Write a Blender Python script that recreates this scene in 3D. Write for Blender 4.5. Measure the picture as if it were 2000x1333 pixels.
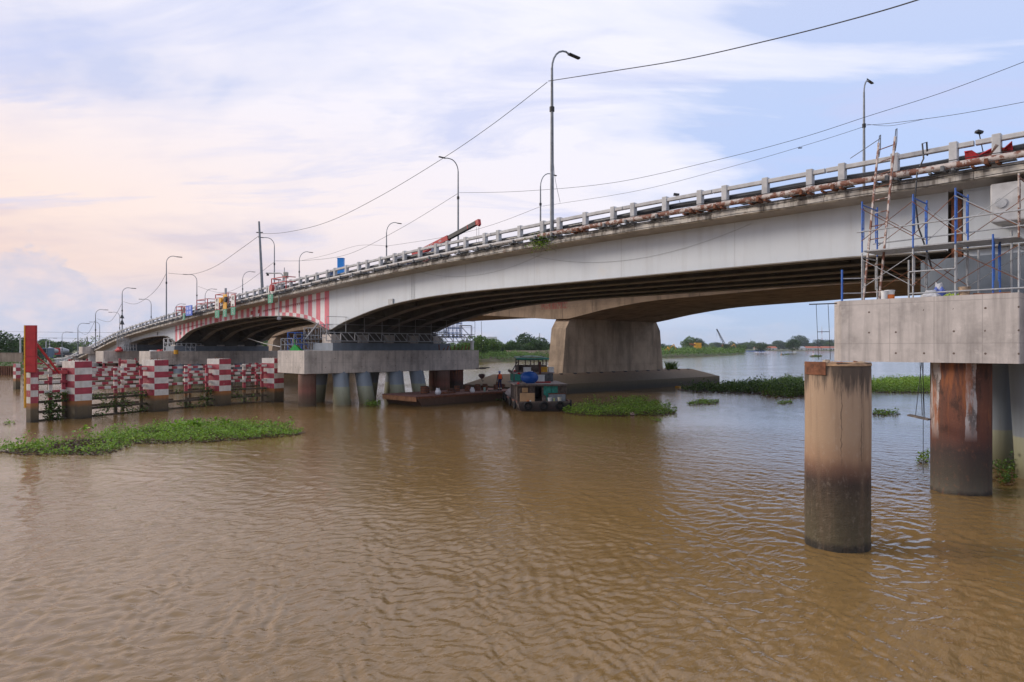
import bpy, bmesh, math, random
import numpy as np
from mathutils import Vector, Matrix, noise
random.seed(7); rng = np.random.default_rng(7)
scn = bpy.context.scene
for o in list(bpy.data.objects): bpy.data.objects.remove(o)
COL = scn.collection

# ------------------------------------------------------------------ frame of the place
# world x runs along the bridge (x = -s), world y across it (y = u), z up from the water
TH = math.atan(1244/1333.0); SN, CS = math.sin(TH), math.cos(TH)
FPX, HOR, EYE = 1333.0, 680.0, 4.5
def su(X, Y):
    rx, ry = X-13.6, Y-20.7
    return (-SN*rx+CS*ry, CS*rx+SN*ry)
def cw(X, Y, z=0.0):                       # metres right of / ahead of the viewer -> world
    s, u = su(X, Y); return Vector((-s, u, z))
def pt(px, py, Y):                         # a pixel of the photograph at a known distance -> world
    return cw((px-1000)/FPX*Y, Y, EYE+(HOR-py)*Y/FPX)
def gp(px, py, z=0.0):
    Y = (EYE-z)*FPX/(py-HOR); return cw((px-1000)/FPX*Y, Y, z)
def B(s, u, z=0.0): return Vector((-s, u, z))
CAMP = cw(0, 0, EYE)
FW = (cw(0, 1)-cw(0, 0)).normalized(); RT = (cw(1, 0)-cw(0, 0)).normalized()

cam = bpy.data.cameras.new('camera'); co = bpy.data.objects.new('camera', cam); COL.objects.link(co)
cam.sensor_width = 36; cam.lens = 24; cam.shift_y = 0.00675; cam.clip_end = 9000; cam.clip_start = 0.2
co.location = CAMP
co.rotation_euler = (math.pi/2, 0, math.atan2(FW.y, FW.x)-math.pi/2)
scn.camera = co

# ------------------------------------------------------------------ sky and sun
SUN_EL, SUN_AZ = math.radians(24), math.radians(-78)     # azimuth measured from straight ahead, to the left
world = bpy.data.worlds.new('World'); scn.world = world; world.use_nodes = True
def N(nt, t, **kw):
    n = nt.nodes.new(t)
    for k, v in kw.items():
        if k == 'inp':
            for a, b in v.items():
                if isinstance(b, bpy.types.NodeSocket): nt.links.new(b, n.inputs[a])
                else: n.inputs[a].default_value = b
        else: setattr(n, k, v)
    return n
def ramp(nt, fac, stops, interp='LINEAR'):
    r = nt.nodes.new('ShaderNodeValToRGB'); r.color_ramp.interpolation = interp
    e = r.color_ramp.elements
    while len(e) < len(stops): e.new(0.5)
    for i, (p, c) in enumerate(stops):
        e[i].position = p
        if not hasattr(c, '__len__'): c = (c, c, c)
        e[i].color = (*c[:3], 1)
    nt.links.new(fac, r.inputs[0]); return r.outputs[0]
def lin(r, g, b):
    f = lambda c: (c/255/12.92) if c/255 <= .04045 else ((c/255+.055)/1.055)**2.4
    return (f(r), f(g), f(b))
def mixc(nt, fac, a, b, mode='MIX'):
    m = nt.nodes.new('ShaderNodeMix'); m.data_type = 'RGBA'; m.blend_type = mode
    for idx, v in ((0, fac), (6, a), (7, b)):
        if isinstance(v, bpy.types.NodeSocket): nt.links.new(v, m.inputs[idx])
        else: m.inputs[idx].default_value = v if not hasattr(v, '__len__') else (*v[:3], 1)
    return m.outputs[2]
def mth(nt, op, a, b=None, c=None, clamp=False):
    m = nt.nodes.new('ShaderNodeMath'); m.operation = op; m.use_clamp = clamp
    for i, v in enumerate((a, b, c)):
        if v is None: continue
        if isinstance(v, bpy.types.NodeSocket): nt.links.new(v, m.inputs[i])
        else: m.inputs[i].default_value = v
    return m.outputs[0]

def build_sky():
    nt = world.node_tree; nt.nodes.clear()
    tc = nt.nodes.new('ShaderNodeTexCoord')
    mp = N(nt, 'ShaderNodeMapping', vector_type='POINT')       # turn world directions into right/ahead/up
    mp.inputs['Rotation'].default_value = (0, 0, -(math.atan2(FW.y, FW.x)-math.pi/2))
    nt.links.new(tc.outputs['Generated'], mp.inputs['Vector'])
    sp = N(nt, 'ShaderNodeSeparateXYZ', inp={0: mp.outputs[0]})
    x, y, z = sp.outputs
    zc = mth(nt, 'MAXIMUM', z, 0.0)
    az = mth(nt, 'MULTIPLY', mth(nt, 'ARCTAN2', x, y), 1/math.pi)          # -1..1, 0 ahead, negative left
    # cloud layer coordinates on a high flat sheet
    den = mth(nt, 'ADD', zc, 0.16)
    cx = mth(nt, 'DIVIDE', x, den); cy = mth(nt, 'DIVIDE', y, den)
    cv = N(nt, 'ShaderNodeCombineXYZ', inp={0: cx, 1: cy})
    sky = N(nt, 'ShaderNodeTexSky', sky_type='NISHITA', sun_disc=False)
    sky.sun_elevation = SUN_EL
    sky.sun_rotation = -(math.atan2(FW.y, FW.x)) + math.pi/2 + SUN_AZ
    sky.dust_density = 2.0
    nis = mixc(nt, 1.0, sky.outputs[0], (0.10, 0.10, 0.10), 'MULTIPLY')
    # clear air between the clouds: pale blue above, blue-grey low on the right, peach low on the left
    up = ramp(nt, zc, [(0.0, lin(184, 201, 226)), (0.06, lin(176, 198, 233)), (0.25, lin(186, 206, 246)), (0.42, lin(196, 209, 243)), (0.7, lin(222, 226, 244)), (1.0, lin(226, 228, 242))])
    base = mixc(nt, 0.08, up, nis)
    azl = ramp(nt, mth(nt, 'ADD', mth(nt, 'MULTIPLY', az, 0.5), 0.5), [(0.0, 0.0), (0.22, 0.55), (0.36, 1.0), (0.46, 0.45), (0.56, 0.0), (1.0, 0.0)])
    elw = ramp(nt, zc, [(0.0, 0.05), (0.05, 0.5), (0.10, 1.0), (0.20, 0.75), (0.32, 0.28), (0.5, 0.0)])
    warm = mth(nt, 'MULTIPLY', azl, elw)
    # high cloud sheet
    w1 = N(nt, 'ShaderNodeTexNoise', inp={'Vector': cv.outputs[0], 'Scale': 0.55, 'Detail': 6.0, 'Roughness': 0.56, 'Distortion': 0.7})
    st = N(nt, 'ShaderNodeMapping', inp={'Vector': cv.outputs[0]}); st.inputs['Scale'].default_value = (0.6, 2.2, 1); st.inputs['Rotation'].default_value = (0, 0, 0.5); st.inputs['Location'].default_value = (3.1, 1.7, 0)
    w2 = N(nt, 'ShaderNodeTexNoise', inp={'Vector': st.outputs[0], 'Scale': 1.1, 'Detail': 8.0, 'Roughness': 0.6, 'Distortion': 0.5})
    left = ramp(nt, mth(nt, 'ADD', mth(nt, 'MULTIPLY', az, 0.5), 0.5), [(0.0, 0.08), (0.38, 0.14), (0.45, 0.11), (0.50, 0.13), (0.53, 0.10), (0.565, 0.02), (0.60, -0.0), (1.0, 0.06)])
    cl = mth(nt, 'ADD', mth(nt, 'ADD', mth(nt, 'MULTIPLY', w1.outputs[0], 0.7), mth(nt, 'MULTIPLY', w2.outputs[0], 0.3)), left)
    low = ramp(nt, zc, [(0.0, 0.0), (0.07, 0.35), (0.18, 1.0), (1.0, 1.0)])
    cover = mth(nt, 'MULTIPLY', ramp(nt, cl, [(0.52, 0.0), (0.56, 0.6), (0.62, 1.0)]), low)
    cover = mth(nt, 'MULTIPLY', cover, 0.92)
    ccol = mixc(nt, warm, lin(238, 238, 250), lin(254, 220, 192))
    c1 = mixc(nt, cover, mixc(nt, mth(nt, 'MULTIPLY', warm, 0.9), base, lin(248, 210, 186)), ccol)
    # lavender shreds
    st2 = N(nt, 'ShaderNodeMapping', inp={'Vector': cv.outputs[0]}); st2.inputs['Scale'].default_value = (0.9, 2.6, 1); st2.inputs['Rotation'].default_value = (0, 0, 0.25); st2.inputs['Location'].default_value = (7.3, 2.2, 0)
    w3 = N(nt, 'ShaderNodeTexNoise', inp={'Vector': st2.outputs[0], 'Scale': 0.95, 'Detail': 7.0, 'Roughness': 0.62, 'Distortion': 0.9})
    shred = mth(nt, 'MULTIPLY', ramp(nt, w3.outputs[0], [(0.50, 0.0), (0.68, 1.0)]), ramp(nt, zc, [(0.06, 0.0), (0.2, 0.8), (0.7, 0.5)]))
    c2 = mixc(nt, mth(nt, 'MULTIPLY', shred, 0.95), c1, lin(192, 201, 236))
    # low cumulus bank, blue-grey with peach rims, mostly on the left
    cv2 = N(nt, 'ShaderNodeCombineXYZ', inp={0: mth(nt, 'MULTIPLY', az, 34.0), 1: mth(nt, 'MULTIPLY', z, 20.0)})
    w4 = N(nt, 'ShaderNodeTexNoise', inp={'Vector': cv2.outputs[0], 'Scale': 1.3, 'Detail': 9.0, 'Roughness': 0.6})
    bankm = ramp(nt, mth(nt, 'ADD', mth(nt, 'MULTIPLY', az, 0.5), 0.5), [(0.0, 0.12), (0.36, 0.12), (0.392, 0.20), (0.403, 0.30), (0.412, 0.20), (0.425, 0.09), (0.47, 0.06), (0.60, 0.05), (1.0, 0.06)])
    hb = mth(nt, 'ADD', bankm, mth(nt, 'MULTIPLY', mth(nt, 'SUBTRACT', w4.outputs[0], 0.5), 0.26))
    edge = mth(nt, 'SUBTRACT', mth(nt, 'MULTIPLY', hb, 0.42), zc)
    bmask = ramp(nt, mth(nt, 'ADD', edge, 0.5), [(0.495, 0.0), (0.503, 1.0)])
    bmask = mth(nt, 'MULTIPLY', bmask, mth(nt, 'SUBTRACT', 1.0, ramp(nt, mth(nt, 'ADD', mth(nt, 'MULTIPLY', az, 0.5), 0.5), [(0.47, 0.3), (0.55, 0.8)])))
    wv = N(nt, 'ShaderNodeTexNoise', inp={'Vector': cv2.outputs[0], 'Scale': 2.2, 'Detail': 6.0, 'Roughness': 0.6})
    bcol = mixc(nt, ramp(nt, wv.outputs[0], [(0.4, 0.0), (0.65, 1.0)]), lin(184, 193, 219), lin(222, 210, 218))
    c3 = mixc(nt, mth(nt, 'MULTIPLY', bmask, 0.8), c2, bcol)
    # below the horizon: what the water would send up
    c4 = mixc(nt, ramp(nt, mth(nt, 'ADD', z, 0.5), [(0.46, 1.0), (0.498, 0.0)]), c3, (0.20, 0.16, 0.12))
    bg = N(nt, 'ShaderNodeBackground', inp={'Color': c4, 'Strength': 0.85})
    out = N(nt, 'ShaderNodeOutputWorld'); nt.links.new(bg.outputs[0], out.inputs[0])
build_sky()

HAZE = 0.0001
sl = bpy.data.lights.new('sun', 'SUN'); sl.energy = 1.65; sl.angle = math.radians(18); sl.color = (1.0, 0.88, 0.76)
so = bpy.data.objects.new('sun', sl); COL.objects.link(so)
sdir = (FW*math.cos(SUN_AZ)+RT*math.sin(SUN_AZ))*math.cos(SUN_EL)+Vector((0, 0, math.sin(SUN_EL)))
so.rotation_euler = sdir.to_track_quat('Z', 'Y').to_euler()
vs = scn.view_settings; vs.view_transform = 'Standard'; vs.look = 'None'; vs.exposure = 0.40; vs.gamma = 1.0; vs.use_curve_mapping = False
scn.cycles.max_bounces = 6; scn.cycles.diffuse_bounces = 3; scn.cycles.glossy_bounces = 3; scn.cycles.transparent_max_bounces = 6

# ------------------------------------------------------------------ materials
MATS = {}
def newmat(name):
    m = bpy.data.materials.new(name); m.use_nodes = True; nt = m.node_tree
    b = nt.nodes['Principled BSDF']; MATS[name] = m
    return m, nt, b
def wpos(nt):
    g = nt.nodes.new('ShaderNodeNewGeometry'); return g.outputs['Position']
def bump(nt, b, h, strength=0.4, dist=0.02):
    n = N(nt, 'ShaderNodeBump', inp={'Height': h, 'Strength': strength, 'Distance': dist}); nt.links.new(n.outputs[0], b.inputs['Normal'])
def nz(nt, v, scale, detail=5.0, rough=0.6, sc=None, loc=(0, 0, 0)):
    if sc is not None:
        mp = N(nt, 'ShaderNodeMapping', inp={'Vector': v}); mp.inputs['Scale'].default_value = sc; mp.inputs['Location'].default_value = loc; v = mp.outputs[0]
    return N(nt, 'ShaderNodeTexNoise', inp={'Vector': v, 'Scale': scale, 'Detail': detail, 'Roughness': rough}).outputs[0]
def surf(name, col, rough=0.7, metal=0.0, var=0.15, scale=3.0, streak=0.0, streakcol=(0.05, 0.04, 0.035), spot=0.0, spotcol=(0.2, 0.07, 0.03), spotscale=2.0, bmp=0.25, bscale=30.0, bdist=0.004, spots=(0.58, 0.66), st=(0.5, 0.68)):
    m, nt, b = newmat(name); p = wpos(nt)
    dark = tuple(c*(1-var*1.6) for c in col); lite = tuple(min(1, c*(1+var)) for c in col)
    c = ramp(nt, nz(nt, p, scale), [(0.3, dark), (0.7, lite)])
    if streak > 0:
        s = nz(nt, p, 1.0, 6.0, 0.62, sc=(2.6, 2.6, 0.22))
        c = mixc(nt, mth(nt, 'MULTIPLY', ramp(nt, s, [(st[0], 0.0), (st[1], 1.0)]), streak), c, streakcol)
    if spot > 0:
        s = nz(nt, p, spotscale, 8.0, 0.68, sc=(1, 1, 1), loc=(5, 9, 2))
        c = mixc(nt, mth(nt, 'MULTIPLY', ramp(nt, s, [(spots[0], 0.0), (spots[1], 1.0)]), spot), c, spotcol)
    nt.links.new(c, b.inputs['Base Color'])
    b.inputs['Roughness'].default_value = rough; b.inputs['Metallic'].default_value = metal
    if bmp > 0: bump(nt, b, nz(nt, p, bscale, 4.0, 0.6), bmp, bdist)
    return m
def zmat(name, z0, z1, stops, wob=0.3, rough=0.8, streak=0.35, streakcol=(0.04, 0.03, 0.025), spot=0.25, spotcol=(0.25, 0.2, 0.15), bmp=0.5, low=None, extra=None, wsc=(2.0, 2.0, 0.5)):
    """a surface whose water stains and growth change with height above the river"""
    m, nt, b = newmat(name); p = wpos(nt)
    z = N(nt, 'ShaderNodeSeparateXYZ', inp={0: p}).outputs[2]
    n1 = nz(nt, p, 1.0, 6.0, 0.65, sc=wsc)
    zz = mth(nt, 'ADD', z, mth(nt, 'MULTIPLY', mth(nt, 'SUBTRACT', n1, 0.5), wob*2))
    f = mth(nt, 'DIVIDE', mth(nt, 'SUBTRACT', zz, z0), z1-z0, clamp=True)
    c = ramp(nt, f, [((s-z0)/(z1-z0), k) for s, k in stops])
    s = nz(nt, p, 1.0, 6.0, 0.62, sc=(4.5, 4.5, 0.3), loc=(1, 2, 3))
    c = mixc(nt, mth(nt, 'MULTIPLY', ramp(nt, s, [(0.48, 0.0), (0.70, 1.0)]), streak), c, streakcol)
    s = nz(nt, p, 9.0, 8.0, 0.7, sc=(1, 1, 0.7), loc=(3, 1, 7))
    c = mixc(nt, mth(nt, 'MULTIPLY', ramp(nt, s, [(0.55, 0.0), (0.70, 1.0)]), spot), c, spotcol)
    if extra: c = extra(nt, p, z, c)
    nt.links.new(c, b.inputs['Base Color']); b.inputs['Roughness'].default_value = rough
    hb = nz(nt, p, 28.0, 5.0, 0.7)
    amp = mth(nt, 'ADD', 0.25, mth(nt, 'MULTIPLY', mth(nt, 'SUBTRACT', 1.0, f), 0.9)) if low is None else ramp(nt, f, low)
    bump(nt, b, mth(nt, 'MULTIPLY', hb, amp), bmp, 0.03)
    return m

# new concrete of the pier caps: form joints and tie holes pressed into the face
def capmat(name, col, sd):
    m, nt, b = newmat(name); p = wpos(nt)
    c = ramp(nt, nz(nt, p, 0.9, 7.0, 0.65, loc=(sd, 0, 0), sc=(1, 1, 1)), [(0.3, tuple(k*0.62 for k in col)), (0.5, col), (0.72, tuple(k*1.20 for k in col))])
    s = nz(nt, p, 1.0, 6.0, 0.6, sc=(3.0, 3.0, 0.25), loc=(sd, 4, 1))
    c = mixc(nt, mth(nt, 'MULTIPLY', ramp(nt, s, [(0.47, 0.0), (0.66, 1.0)]), 0.55), c, tuple(k*0.42 for k in col))
    s = nz(nt, p, 2.2, 8.0, 0.7, sc=(1, 1, 1), loc=(sd, 4, 8))
    c = mixc(nt, mth(nt, 'MULTIPLY', ramp(nt, s, [(0.57, 0.0), (0.66, 1.0)]), 0.4), c, tuple(min(1, k*1.35) for k in col))
    sp = N(nt, 'ShaderNodeSeparateXYZ', inp={0: p})
    along = mth(nt, 'ADD', sp.outputs[0], sp.outputs[1])
    fr = mth(nt, 'ABSOLUTE', mth(nt, 'SUBTRACT', mth(nt, 'FRACT', mth(nt, 'MULTIPLY', mth(nt, 'ADD', along, sd), 0.8)), 0.5))
    fz = mth(nt, 'ABSOLUTE', mth(nt, 'SUBTRACT', mth(nt, 'FRACT', mth(nt, 'MULTIPLY', sp.outputs[2], 0.78)), 0.62))
    jl = mth(nt, 'MAXIMUM', mth(nt, 'LESS_THAN', fr, 0.009), mth(nt, 'LESS_THAN', fz, 0.007))
    c = mixc(nt, mth(nt, 'MULTIPLY', jl, 0.45), c, tuple(k*0.42 for k in col))
    # rusty tie holes in a grid
    hx = mth(nt, 'SUBTRACT', mth(nt, 'FRACT', mth(nt, 'MULTIPLY', along, 1.25)), 0.5)
    hz = mth(nt, 'SUBTRACT', mth(nt, 'FRACT', mth(nt, 'MULTIPLY', sp.outputs[2], 1.5)), 0.5)
    hr = mth(nt, 'ADD', mth(nt, 'MULTIPLY', hx, hx), mth(nt, 'MULTIPLY', mth(nt, 'MULTIPLY', hz, hz), 0.7))
    keep = mth(nt, 'GREATER_THAN', nz(nt, p, 1.3, 1.0, 0.5, sc=(1, 1, 1), loc=(9, sd, 9)), 0.5)
    hole = mth(nt, 'MULTIPLY', mth(nt, 'LESS_THAN', hr, 0.0016), keep)
    c = mixc(nt, mth(nt, 'MULTIPLY', hole, 0.85), c, (0.07, 0.035, 0.02))
    nt.links.new(c, b.inputs['Base Color']); b.inputs['Roughness'].default_value = 0.85
    h = mth(nt, 'ADD', mth(nt, 'MULTIPLY', nz(nt, p, 14.0, 6.0, 0.65), 0.5), mth(nt, 'MULTIPLY', jl, -0.6))
    bump(nt, b, h, 0.35, 0.02); return m
M_CAP = capmat('new_concrete', (0.50, 0.455, 0.425), 0.3)
M_CAP2 = capmat('new_concrete_weathered', (0.50, 0.445, 0.395), 5.1)
M_CONC = surf('painted_concrete', (0.50, 0.50, 0.50), 0.8, var=0.14, scale=2.5, streak=0.2, streakcol=(0.22, 0.2, 0.18))
M_FASC = surf('stained_fascia_concrete', (0.50, 0.46, 0.40), 0.85, var=0.25, scale=1.3, st=(0.44, 0.58), streak=0.85, streakcol=(0.055, 0.042, 0.035), spot=0.5, spotcol=(0.17, 0.08, 0.04), spotscale=1.7)
M_FASC2 = surf('fascia_ledge', (0.64, 0.60, 0.53), 0.85, var=0.22, scale=1.6, st=(0.47, 0.62), streak=0.8, streakcol=(0.09, 0.07, 0.055), spot=0.6, spotcol=(0.22, 0.12, 0.07), spotscale=1.3)
M_SOFF = surf('deck_soffit', (0.40, 0.37, 0.34), 0.85, var=0.15, scale=1.0)
def steelmat():
    m, nt, b = newmat('grey_painted_steel'); p = wpos(nt)
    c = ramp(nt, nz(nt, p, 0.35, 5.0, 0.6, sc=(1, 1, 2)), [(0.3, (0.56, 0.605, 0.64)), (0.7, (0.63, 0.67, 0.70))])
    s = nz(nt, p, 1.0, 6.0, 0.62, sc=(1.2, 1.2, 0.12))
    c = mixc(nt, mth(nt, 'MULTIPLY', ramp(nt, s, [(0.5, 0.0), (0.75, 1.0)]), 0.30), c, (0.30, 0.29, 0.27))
    s2 = nz(nt, p, 0.8, 7.0, 0.7, sc=(1, 1, 1), loc=(11, 3, 5))
    c = mixc(nt, mth(nt, 'MULTIPLY', ramp(nt, s2, [(0.60, 0.0), (0.72, 1.0)]), 0.35), c, (0.62, 0.59, 0.53))
    s3 = nz(nt, p, 3.0, 8.0, 0.75, sc=(1, 1, .5), loc=(1, 13, 5))
    c = mixc(nt, mth(nt, 'MULTIPLY', ramp(nt, s3, [(0.68, 0.0), (0.76, 1.0)]), 0.4), c, (0.30, 0.17, 0.09))
    sp = N(nt, 'ShaderNodeSeparateXYZ', inp={0: p})
    fr = mth(nt, 'ABSOLUTE', mth(nt, 'SUBTRACT', mth(nt, 'FRACT', mth(nt, 'MULTIPLY', sp.outputs[0], 0.1613)), 0.5))
    c = mixc(nt, mth(nt, 'MULTIPLY', mth(nt, 'LESS_THAN', fr, 0.0028), 0.35), c, (0.27, 0.28, 0.29))
    s4 = nz(nt, p, 1.0, 6.0, 0.7, sc=(6, 6, .5), loc=(3, 3, 5))
    c = mixc(nt, mth(nt, 'MULTIPLY', ramp(nt, s4, [(0.60, 0.0), (0.74, 1.0)]), 0.22), c, (0.36, 0.33, 0.29))
    nt.links.new(c, b.inputs['Base Color']); b.inputs['Roughness'].default_value = 0.42
    bump(nt, b, nz(nt, p, 0.9, 3.0, 0.5), 0.25, 0.03); return m
M_STEEL = steelmat()
M_STEELD = surf('shaded_under_deck_steel', (0.115, 0.105, 0.09), 0.75, var=0.2, scale=1.5, spot=0.4, spotcol=(0.10, 0.06, 0.04))  # dark copy of the girder steel: under-deck shade is put into its colour
M_FLANGE = surf('shaded_flange_steel', (0.20, 0.18, 0.155), 0.7, var=0.2, scale=1.5)  # flange colour darkened to carry the shade on the girder undersides
M_PINK = surf('faded_pink_paint', (0.70, 0.17, 0.215), 0.6, var=0.10, scale=1.5, streak=0.25, streakcol=(0.55, 0.33, 0.31))
M_PINKL = surf('pink_white_paint', (0.80, 0.765, 0.755), 0.6, var=0.06, scale=1.5, streak=0.3, streakcol=(0.5, 0.42, 0.38))
M_RED = surf('red_paint', (0.42, 0.045, 0.05), 0.55, var=0.14, scale=3, streak=0.25, streakcol=(0.3, 0.12, 0.10))
M_BRED = surf('bright_red_paint', (0.46, 0.022, 0.022), 0.5, var=0.12, scale=3)
M_RUST = surf('rusty_steel', (0.20, 0.075, 0.035), 0.85, var=0.4, scale=6, spot=0.5, spotcol=(0.06, 0.03, 0.02), spotscale=5)
M_RUSTW = surf('white_paint_flaking_to_rust', (0.52, 0.46, 0.42), 0.7, var=0.12, scale=5, spot=0.95, spotcol=(0.19, 0.07, 0.04), spotscale=4.0, spots=(0.47, 0.52))
M_PIPEW = surf('grey_pipe_paint', (0.52, 0.50, 0.48), 0.6, var=0.2, scale=5, spot=0.5, spotcol=(0.2, 0.1, 0.06), spotscale=3.0)
M_BLACKP = surf('black_plastic_pipe', (0.035, 0.036, 0.04), 0.35, var=0.1, scale=3, bmp=0.0)
M_GALV = surf('galvanised_steel', (0.40, 0.41, 0.42), 0.5, metal=0.25, var=0.15, scale=8)
M_GALVD = surf('dark_grey_steel', (0.16, 0.17, 0.18), 0.6, var=0.2, scale=3)
M_BLUEG = surf('blue_grey_steel', (0.17, 0.20, 0.235), 0.55, var=0.14, scale=1.2, streak=0.25, streakcol=(0.10, 0.10, 0.10))
M_BLUE = surf('blue_scaffold_paint', (0.035, 0.13, 0.46), 0.45, var=0.2, scale=6, spot=0.3, spotcol=(0.18, 0.1, 0.08), spotscale=7)
M_DARK = surf('dark_iron', (0.03, 0.03, 0.032), 0.6, var=0.2, scale=5, bmp=0.0)
M_WIRE = surf('black_cable', (0.02, 0.02, 0.02), 0.6, bmp=0.0)
M_POLE = surf('lamp_post_steel', (0.22, 0.235, 0.25), 0.5, metal=0.3, var=0.2, scale=4, bmp=0)
M_WOOD = surf('weathered_wood', (0.16, 0.13, 0.11), 0.85, var=0.3, scale=6, spot=0.3, spotcol=(0.05, 0.04, 0.03))
M_WHITE = surf('white_plastic', (0.70, 0.70, 0.68), 0.5, var=0.06, scale=5, bmp=0)
M_YEL = surf('yellow_paint', (0.72, 0.36, 0.02), 0.5, var=0.12, scale=4)
M_GREEN = surf('green_sign_paint', (0.03, 0.26, 0.16), 0.5, var=0.1, scale=4, bmp=0)
M_BLUESIGN = surf('blue_sign_paint', (0.07, 0.16, 0.62), 0.5, var=0.08, scale=4, bmp=0)
M_SKYBLUE = surf('bright_blue_panel', (0.03, 0.30, 0.80), 0.5, var=0.05, bmp=0)
def oldconc(name, col, graf=False):
    m, nt, b = newmat(name); p = wpos(nt)
    c = ramp(nt, nz(nt, p, 0.45, 8.0, 0.66), [(0.3, tuple(k*0.62 for k in col)), (0.5, col), (0.72, tuple(k*1.25 for k in col))])
    s = nz(nt, p, 1.0, 7.0, 0.62, sc=(0.9, 0.9, 0.16))
    c = mixc(nt, mth(nt, 'MULTIPLY', ramp(nt, s, [(0.48, 0.0), (0.66, 1.0)]), 0.65), c, tuple(k*0.34 for k in col))
    sp = N(nt, 'ShaderNodeSeparateXYZ', inp={0: p})
    if graf:
        # segment joints every 4 m and flakes of an old red painted notice near the pier
        fr = mth(nt, 'ABSOLUTE', mth(nt, 'SUBTRACT', mth(nt, 'FRACT', mth(nt, 'MULTIPLY', sp.outputs[0], 0.25)), 0.5))
        c = mixc(nt, mth(nt, 'MULTIPLY', mth(nt, 'LESS_THAN', fr, 0.006), 0.6), c, (0.04, 0.03, 0.025))
        bx = mth(nt, 'LESS_THAN', mth(nt, 'ABSOLUTE', mth(nt, 'ADD', sp.outputs[0], 43.2)), 1.9)
        bz = mth(nt, 'LESS_THAN', mth(nt, 'ABSOLUTE', mth(nt, 'SUBTRACT', sp.outputs[2], 9.0)), 0.45)
        fl = ramp(nt, nz(nt, p, 3.5, 6.0, 0.7, sc=(1, 1, .6)), [(0.45, 0.0), (0.54, 1.0)])
        c = mixc(nt, mth(nt, 'MULTIPLY', mth(nt, 'MULTIPLY', bx, bz), mth(nt, 'MULTIPLY', fl, 0.75)), c, (0.30, 0.06, 0.05))
    fz = mth(nt, 'ABSOLUTE', mth(nt, 'SUBTRACT', mth(nt, 'FRACT', mth(nt, 'MULTIPLY', sp.outputs[2], 0.5)), 0.35))
    c = mixc(nt, mth(nt, 'MULTIPLY', mth(nt, 'LESS_THAN', fz, 0.006), 0.35), c, tuple(k*0.3 for k in col))
    nt.links.new(c, b.inputs['Base Color']); b.inputs['Roughness'].default_value = 0.9
    bump(nt, b, nz(nt, p, 7.0, 6.0, 0.65), 0.35, 0.04); return m
M_OLD = oldconc('old_bridge_concrete', (0.30, 0.215, 0.145), True)
M_OLDP = oldconc('old_pier_concrete', (0.41, 0.31, 0.22))
def crack(nt, p, z, c):
    sp = N(nt, 'ShaderNodeSeparateXYZ', inp={0: p})
    wob = mth(nt, 'MULTIPLY', mth(nt, 'SUBTRACT', nz(nt, p, 1.0, 6.0, 0.7, sc=(0.01, 0.01, 1.6)), 0.5), 0.20)
    for off, zlo in ((0.22, 1.9), (-0.22, 2.0)):
        a = mth(nt, 'ABSOLUTE', mth(nt, 'ADD', mth(nt, 'ADD', mth(nt, 'MULTIPLY', mth(nt, 'SUBTRACT', sp.outputs[0], PILE0[0]), RT.x), mth(nt, 'MULTIPLY', mth(nt, 'SUBTRACT', sp.outputs[1], PILE0[1]), RT.y)), mth(nt, 'ADD', wob, off)))
        brk = ramp(nt, nz(nt, p, 1.0, 4.0, .7, sc=(2, 2, 3)), [(0.38, 0.002), (0.62, 0.0125)]); mk = mth(nt, 'MULTIPLY', mth(nt, 'LESS_THAN', a, brk), mth(nt, 'GREATER_THAN', z, zlo))
        c = mixc(nt, mth(nt, 'MULTIPLY', mk, 0.65), c, (0.05, 0.035, 0.025))
        halo = mth(nt, 'MULTIPLY', mth(nt, 'SUBTRACT', 1.0, mth(nt, 'MULTIPLY', a, 14.0), clamp=True), mth(nt, 'MULTIPLY', mth(nt, 'SUBTRACT', z, 3.0), .9, clamp=True))
        c = mixc(nt, mth(nt, 'MULTIPLY', halo, 0.30), c, (0.07, 0.05, 0.04))
    top = ramp(nt, mth(nt, 'ADD', z, mth(nt, 'MULTIPLY', nz(nt, p, 1.0, 6, .7, sc=(5, 5, .3), loc=(7, 7, 7)), 1.6)), [(0.0, 0.0), (1.0, 0.0)])
    dk = mth(nt, 'SUBTRACT', mth(nt, 'ADD', z, mth(nt, 'MULTIPLY', nz(nt, p, 1.0, 6, .7, sc=(3.2, 3.2, .3), loc=(7, 7, 7)), 2.9)), 4.95)
    c = mixc(nt, mth(nt, 'MULTIPLY', mth(nt, 'MULTIPLY', dk, 2.6, clamp=True), 0.85), c, (0.05, 0.038, 0.03))
    return c
_pc = cw(7.45, 15.63); PILE0 = (_pc.x, _pc.y)
M_PILE0 = zmat('tan_pile_concrete', 0, 4.3, [(0.0, (0.022, 0.018, 0.012)), (0.10, (0.03, 0.025, 0.016)), (0.2, (0.095, 0.076, 0.040)), (1.0, (0.075, 0.056, 0.032)), (1.50, (0.050, 0.032, 0.022)), (1.62, (0.075, 0.040, 0.027)), (1.85, (0.17, 0.09, 0.055)), (2.08, (0.31, 0.19, 0.115)), (2.5, (0.36, 0.245, 0.155)), (4.2, (0.39, 0.275, 0.185))], wob=0.14, streak=0.55, streakcol=(0.17, 0.11, 0.07), spot=0.25, spotcol=(0.46, 0.38, 0.30), bmp=1.0, low=[(0.0, 1.3), (0.34, 1.0), (0.45, 0.22), (1.0, 0.12)], extra=crack)
B_ = lambda s, u: (-s, u)
_v = (cw(14.12, 21.49)-cw(0, 0)).normalized(); VR = (_v.y, -_v.x)
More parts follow.
